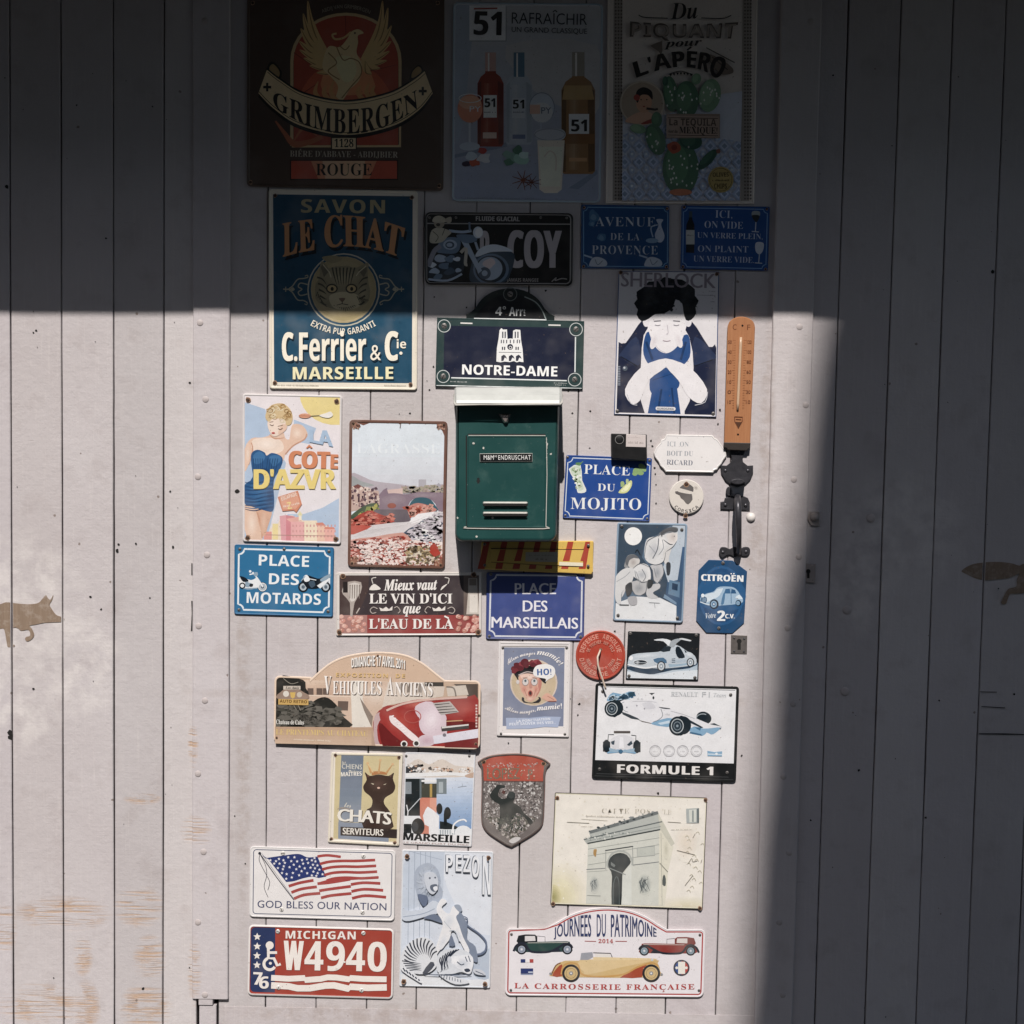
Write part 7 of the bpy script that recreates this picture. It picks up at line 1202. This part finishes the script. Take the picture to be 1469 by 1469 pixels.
A.polys([star(x, y, 14) for x, y in ((268, 182), (318, 190), (345, 170), (385, 182), (428, 155), (484, 155), (302, 212), (350, 212), (398, 205), (455, 190), (508, 192), (552, 180), (596, 172), (640, 182), (664, 162), (335, 252), (388, 236), (440, 244), (478, 222), (530, 238), (562, 212), (606, 206), (650, 222), (690, 228), (672, 192), (372, 296), (380, 262), (414, 306), (470, 296), (500, 262), (548, 280), (576, 254), (628, 248), (668, 254), (708, 266), (410, 348), (460, 336), (526, 316), (598, 298), (654, 284), (692, 298), (736, 308), (680, 322), (640, 318))], 'e6e4e6')
A.line([(172, 120), (320, 330), (480, 540)], 8, '3a3c48'); A.line([(190, 120), (480, 530)], 4, '8a8c94'); A.circ(172, 120, 13, '2c2e38'); A.line([(175, 130), (170, 190), (230, 310), (262, 380), (245, 450)], 5, '3a3c48', 5); A.line([(180, 135), (225, 230), (235, 320), (212, 420), (248, 515)], 5, '3a3c48', 5); A.line([(200, 140), (240, 165), (300, 158)], 6, NB, 4); parts(A, root)
A.text('GOD BLESS OUR NATION', [(152, 606), (1308, 632)], 64, '4a5070', 'R', .012, 1.04); A.build('lettering', root); screws(A, [(380, 118), (1102, 146), (368, 624), (1095, 650)], root, 3.4, WHITESCREW)
# 36 Michigan plate
root, A = sign('licence_plate', 'red and blue Michigan licence plate with white embossed number', 'licence plate', f, [(74, 758), (1378, 795), (1366, 1428), (62, 1392)], 44, [(0, .0004, '2a2c40'), (0, .005, '3a3040'), (.8, .006, 'e6e0dc'), (2.6, .0066, 'e6e0dc'), (3.6, .0052, 'a43e2e')])
A.poly(rrect([(96, 782), (312, 788), (308, 1368), (88, 1362)], [36, 0, 0, 36]), '2a3860'); A.build('picture', root)
WM = 'ece4dc'; A.h = .0062
A.polys([star(x, y, 36) for x, y in ((150, 868), (150, 954), (148, 1038), (148, 1122))], WM)
for y0, w, pts in ((1238, 52, [(275, 1236), (430, 1245), (575, 1238), (580, 1256), (720, 1246), (780, 1232), (860, 1234), (975, 1250), (985, 1238), (1100, 1246), (1310, 1250)]), (1310, 58, [(275, 1304), (430, 1312), (510, 1330), (620, 1330), (760, 1306), (840, 1304), (970, 1334), (985, 1316), (1140, 1326), (1312, 1322)])): A.line(pts, w, WM)
A.circ(262, 945, 36, WM); A.line([(250, 970), (250, 1060), (300, 1062), (330, 1125), (360, 1112)], 26, WM); A.line([(250, 1010), (328, 1010)], 24, WM); A.line(arc(262, 1112, 52, 30, 250), 26, WM); A.circ(268, 1106, 13, WM); A.text('7', [(112, 1296), (190, 1300)], 112, WM, 'S', .02); A.text('6', [(166, 1330), (250, 1334)], 108, WM, 'S', .02)
A.text('MICHIGAN', [(405, 884), (1032, 892)], 70, WM, 'S', .01, 1.12)
for t, x0, x1 in (('W', 390, 555), ('4', 575, 738), ('9', 768, 930), ('4', 948, 1112), ('0', 1140, 1306)): A.text(t, [(x0, 1165+(x0-390)*.016), (x1, 1166+(x1-390)*.016)], 262, WM, 'S', .03 if t in 'W' else .012, caph=.714 if t != 'W' else None)
A.circ(935, 1095, 8, WM); A.build('lettering', root); screws(A, [(335, 820), (1102, 836), (340, 1325), (1085, 1350)], root, 3.2, WHITESCREW)
# 37 circus animals
f = F(565, 1210, 715, 1425, 1025)
root, A = sign('metal_sign', 'pale circus sign with lion and tiger tamer under tall letters', 'sign', f, [(82, 60), (976, 80), (944, 1420), (52, 1400)], 16, tin(.005, 'dcdee2', 'd2dae4', 1.6, .0005))
q = [(90, 72), (966, 90), (936, 1404), (62, 1386)]; A.clip = q; A.poly(q, 'd0d8e4'); A.poly([(480, 90), (966, 90), (950, 900), (600, 600)], 'dbe0e8', 3); A.poly([(150, 72), (500, 80), (480, 500), (60, 700), (62, 300)], 'c2ccda'); GG = '7c889c'
for x in (150, 205, 262, 312, 360): A.line([(x, 75), (x-12, 980)], 5, '98a4b6')
A.line([(150, 75), (470, 160)], 4, '98a4b6'); A.poly([(600, 1340), (936, 1330), (936, 1404), (62, 1386), (62, 1280), (300, 1285)], 'dfe2e6'); A.poly([(820, 1100), (960, 1040), (940, 1320), (780, 1290)], 'b4c0d0', 3)
A.poly([(205, 420), (200, 300), (250, 220), (340, 195), (410, 230), (450, 320), (450, 400), (480, 480), (440, 600), (300, 640), (250, 560)], 'a8b2c2', 4); A.soft(330, 370, 130, 180, 'a8b2c2', 'c0c8d4', 5)
for k in range(64): a_ = random.random()*6.283; r0_ = random.uniform(.45, .8); A.line([(335+120*r0_*math.cos(a_), 370+165*r0_*math.sin(a_)), (335+118*(r0_+.25)*math.cos(a_+.12), 374+165*(r0_+.25)*math.sin(a_+.12))], 8, ('929eb0', 'bcc5d2', '8490a4', 'ccd3dc')[k % 4], taper=(.3, 1, .2)); A.poly([(300, 300), (380, 280), (430, 340), (430, 440), (380, 500), (320, 440)], 'c8ced8', 4); A.poly([(360, 410), (420, 400), (430, 450), (395, 475), (360, 450)], '5c6676', 3); A.poly([(385, 430), (425, 420), (428, 455), (400, 465)], 'dfe2e8', 3); A.circ(352, 340, 10, '4c5666'); A.circ(405, 335, 9, '4c5666'); A.poly([(230, 500), (330, 520), (320, 600), (280, 610)], '66728a', 3)
A.poly([(80, 740), (70, 640), (150, 660), (280, 640), (380, 560), (450, 600), (440, 680), (300, 720), (150, 760)], 'c8d0dc', 3); A.poly([(290, 730), (400, 690), (480, 750), (470, 780), (360, 745)], '6e7a90', 3); A.line([(90, 720), (280, 690), (400, 640)], 8, '98a4b6', 4)
A.line([(440, 700), (700, 720), (720, 800), (830, 880), (900, 960), (900, 1040), (860, 1080), (800, 1090)], 20, '66728a', 5, taper=(.4, .9, 1)); A.poly([(600, 700), (660, 680), (720, 800), (720, 940), (800, 1010), (820, 1160), (760, 1130), (700, 1000), (640, 860)], '7c889c', 3)
WB = 'e6e6e8'
A.poly([(470, 540), (520, 570), (470, 620), (490, 660), (545, 690), (575, 620), (640, 610), (640, 680), (610, 720), (640, 800), (680, 920), (740, 1040), (720, 1080), (680, 1020), (620, 900), (570, 850), (540, 950), (440, 1060), (390, 1150), (360, 1130), (410, 1020), (450, 900), (480, 780), (420, 670), (430, 600)], WB, 3); A.soft(540, 760, 60, 80, WB, 'cfd4dc', 5, .4); A.soft(480, 960, 36, 90, WB, 'd4d8e0', 4, .4); A.soft(640, 900, 24, 80, WB, 'd0d5de', 4, -.4); A.line([(545, 860), (600, 860), (640, 960)], 8, 'a4aebc', 4); A.line([(490, 760), (560, 840)], 6, 'b4bcc8', 3); A.poly([(590, 610), (640, 600), (670, 650), (640, 670)], '9aa4b4', 3); A.poly([(540, 1000), (560, 890), (590, 960), (600, 1000)], '707c92', 2)
A.poly([(60, 1180), (100, 1030), (200, 940), (300, 920), (380, 960), (420, 1060), (420, 1200), (300, 1280), (100, 1250)], 'dadde2', 4)
for k in range(13):
    a_ = R(170+k*14.5); ox, oy = 265+165*math.cos(a_), 1105+178*math.sin(a_); A.line([(ox, oy), (ox*.72+300*.28+16*math.sin(a_), oy*.72+1190*.28-14*math.cos(a_)), (ox*.42+310*.58, oy*.42+1200*.58)], 15, '2c3444', 5, taper=(.9, 1, .15))
for k in range(5): A.line([(80+k*14, 1150+k*24), (170+k*12, 1165+k*18), (270, 1180+k*16)], 11, '2c3444', 5, taper=(.9, 1, .1))
A.poly([(430, 1260), (430, 1120), (480, 1050), (600, 1030), (720, 1060), (770, 1130), (770, 1230), (740, 1280), (660, 1260), (560, 1280)], 'd4d8de', 4)
for k in range(8): A.line([(640-k*26, 1038+k*k*1.6), (590-k*20, 1070+k*12), (520-k*8+10*math.sin(k*2), 1150+k*10), (540-k*12, 1230+k*5)], 13, '2c3444', 5, taper=(.8, 1.1, .15))
A.poly([(560, 1120), (640, 1100), (760, 1100), (778, 1190), (740, 1275), (690, 1260), (600, 1190)], 'e2e4e8', 4); A.soft(680, 1180, 80, 60, 'e2e4e8', 'c4cad4', 5); A.soft(600, 1150, 40, 40, 'e2e4e8', 'f0f0f2', 3)
A.line([(620, 1160), (660, 1190), (690, 1180)], 10, '4c5666', 4); A.line([(700, 1110), (720, 1160)], 9, '5c6676'); A.line([(730, 1100), (750, 1160)], 9, '5c6676'); A.poly([(690, 1235), (730, 1225), (750, 1250), (710, 1262)], '3a4252', 3); A.circ(545, 1140, 22, 'c8ccd4', 34)
A.poly([(70, 1200), (180, 1260), (260, 1330), (270, 1370), (200, 1330), (80, 1250)], 'e0e2e6', 2)
for k in range(6): A.line([(90+k*30, 1220+k*22), (112+k*28, 1256+k*18)], 13, '3a4252')
A.poly([(440, 1270), (600, 1310), (720, 1340), (730, 1370), (600, 1380), (480, 1320)], 'd8dbe0', 3)
for k in range(8): A.line([(470+k*26, 1280+k*8), (460+k*28, 1320+k*6)], 7, '5a6474')
A.line([(300, 1285), (560, 1290), (760, 1285)], 14, '505a6c', 4, taper=(.3, 1, .4)); A.poly([(280, 1270), (360, 1160), (400, 1190), (330, 1270)], '3c4454', 2); A.poly([(780, 1230), (860, 1240), (900, 1290), (800, 1280)], 'c8ccd4', 3); A.line([(800, 1250), (880, 1285)], 8, '5a6474'); A.clip = None; parts(A, root)
for t, x0, x1, y, h in (('P', 510, 575, 278, 165), ('E', 606, 660, 272, 160), ('Z', 680, 745, 280, 165), ('O', 765, 835, 330, 205), ('N', 868, 948, 500, 375)): A.text(t, [(x0-7, y-4), (x1-7, y-3)], h, '5c6676', 'S'); A.text(t, [(x0, y), (x1, y+1)], h, 'e6e8ec', 'S')
A.build('lettering', root); screws(A, [(130, 125), (930, 142), (96, 1352), (892, 1380)], root, 2.7, RUST)
# 38 heritage days rally plate
f = F(715, 1290, 1020, 1440, 1469)
arcp = [(318, 208)]+spline([(400, 160), (500, 105), (620, 68), (760, 55), (900, 72), (1020, 118), (1110, 175), (1165, 206)], False, 4)
out = rrect([(52, 196), (318, 208), (318, 300), (52, 300)], [40, 0, 0, 0])[:7]+arcp+rrect([(1165, 206), (1432, 206), (1418, 678), (1165, 678)], [0, 40, 40, 0])[1:13]+rrect([(52, 300), (300, 300), (300, 670), (44, 666)], [0, 0, 0, 40])[-6:]
root, A = sign('rally_plate', 'white arched rally plate with three coachbuilt cars and red border', 'rally plate', f, [(44, 55), (1432, 55), (1418, 678), (44, 666)], 0, tin(.006, 'e6dfe0', 'e4dfe2', 1.5, .0005), outline=out)
A.line(inset(out, 20), 9, 'b0403c', closed=True); A.build('border', root)
def car(x0, x1, y0, y1, body, dark, roof, win, flip=False, wheelc='9aa4b4', fender=None):
    X = lambda u: x0+(x1-x0)*(1-u if flip else u); Y = lambda v: y0+(y1-y0)*v; P = lambda l: [(X(u), Y(v)) for u, v in l]; w_ = abs(x1-x0)
    A.poly(P([(.03, .72), (.08, .52), (.18, .42), (.24, .45), (.24, .40), (.50, .38), (.90, .36), (.95, .45), (.99, .75), (.92, .88), (.30, .90), (.05, .88)]), body, 2)
    A.poly(P([(.05, .36), (.08, .08), (.20, .02), (.36, .03), (.40, .12), (.40, .40), (.08, .48)]), roof, 0); A.poly(P([(.19, .10), (.36, .10), (.37, .34), (.19, .36)]), win); A.line(P([(.40, .10), (.53, .14), (.53, .38)]), 4, '6a6a70')
    fd = fender or dark
    A.line(P([(.0, .86), (.04, .60), (.12, .46), (.20, .52), (.26, .80), (.35, .90), (.60, .88), (.76, .66), (.88, .46), (.96, .55), (.99, .70)]), (y1-y0)*.11, fd, 4); A.poly(P([(.60, .90), (.76, .70), (.80, .88)]), fd)
    for cx in (.135, .905): r = (y1-y0)*.255; A.circ(X(cx), Y(.76), r, '22242a'); A.circ(X(cx), Y(.76), r*.7, wheelc); A.ring(X(cx), Y(.76), r*.45, 3, '6a6e78'); A.circ(X(cx), Y(.76), r*.2, 'd8d8dc')
    A.line(P([(.24, .44), (.92, .42)]), 3, 'd8d4cc')
car(105, 515, 240, 380, '2c4844', '262a38', '1e2228', 'd8d4d4'); car(968, 1385, 258, 388, '8e3630', '262a34', '7c2a26', 'dcd4d0', True, '8ca4b0')
X = 375; A.poly([(360, 520), (400, 455), (460, 425), (560, 425), (1060, 415), (1100, 440), (1118, 500), (1090, 540), (560, 540), (370, 532)], 'd0b074', 2); A.poly([(560, 420), (1050, 408), (1065, 425), (850, 470), (620, 520), (590, 500)], 'dcc08c', 2); A.poly([(565, 420), (572, 372), (650, 365), (655, 400), (620, 420)], '9a9ca4'); A.line([(655, 370), (775, 374), (790, 410)], 6, '4a4640'); A.poly([(668, 378), (768, 380), (780, 405), (668, 402)], 'e2dcd4'); A.poly([(655, 400), (790, 402), (1050, 408), (1050, 418), (655, 424)], 'e0c898')
A.poly([(850, 535), (960, 470), (1040, 440), (1000, 480), (990, 540), (860, 542)], 'a8482c', 2); A.poly([(372, 530), (400, 480), (440, 450), (440, 530)], 'a8482c', 2); A.line([(435, 520), (450, 460), (500, 440), (550, 455), (580, 520), (700, 535), (860, 520), (960, 470), (1060, 440), (1105, 462)], 12, 'c89850', 5); A.line([(365, 525), (395, 460), (430, 440)], 8, '7a4a2c', 3)
for x in (502, 1056): A.circ(x, 512, 62, '2a2a2e'); A.circ(x, 512, 46, 'cdb078'); A.ring(x, 512, 34, 3, '8a7448'); A.circ(x, 512, 14, '8a8c90'); A.circ(x, 512, 6, 'e8e4dc')
A.circ(360, 515, 9, '8a8c90'); A.circ(1128, 520, 9, '8a8c90'); A.circ(1062, 418, 9, 'c8ccd0')
A.rect(154, 414, 186, 438, '2c3a70'); A.rect(188, 414, 214, 438, 'eae6e8'); A.rect(216, 414, 242, 438, 'b04440'); A.rect(154, 478, 240, 514, '2c3a70'); A.rect(154, 516, 240, 522, '8a98b8'); A.rect(206, 500, 238, 508, 'c8d0e0'); A.circ(1265, 474, 56, '3a3c44'); A.poly(arc(1265, 474, 46, 90, 270), '30508c'); A.poly(arc(1265, 474, 46, -90, 90), 'b8443c'); A.rect(1242, 432, 1290, 516, 'e8e4d8'); A.dots([(1232, 474), (1298, 474)], 10, 'e8e4d8'); parts(A, root)
NVY = '333e66'
A.text('JOURNEES', [(384, 258), (515, 256), (640, 258)], 100, NVY, 'R', .014, 1.05, [(384, 202), (515, 128), (640, 108)]); A.text('DU', [(680, 258), (742, 258)], 150, NVY, 'R', .006, 1.05, [(680, 104), (742, 103)]); A.text('PATRIMOINE', [(778, 259), (935, 258), (1092, 258)], 100, NVY, 'R', .014, 1.05, [(778, 108), (935, 122), (1092, 208)])
A.text('2014', [(692, 302), (792, 303)], 26, 'b0403c', 'B', .01, 1.1); A.line([(596, 289), (675, 291)], 4, 'b0403c'); A.line([(808, 290), (888, 291)], 4, 'b0403c'); A.text('LA CARROSSERIE FRANCAISE', [(110, 614), (735, 624), (1355, 622)], 36, 'b4423e', 'B', .004, 1.22); A.line([(1140, 626), (1146, 636), (1134, 640)], 5, 'b4423e')
A.build('lettering', root); screws(A, [(90, 242), (1392, 246), (86, 628), (1386, 630)], root, 2.0)
bpy.data.scenes.remove(TMP)
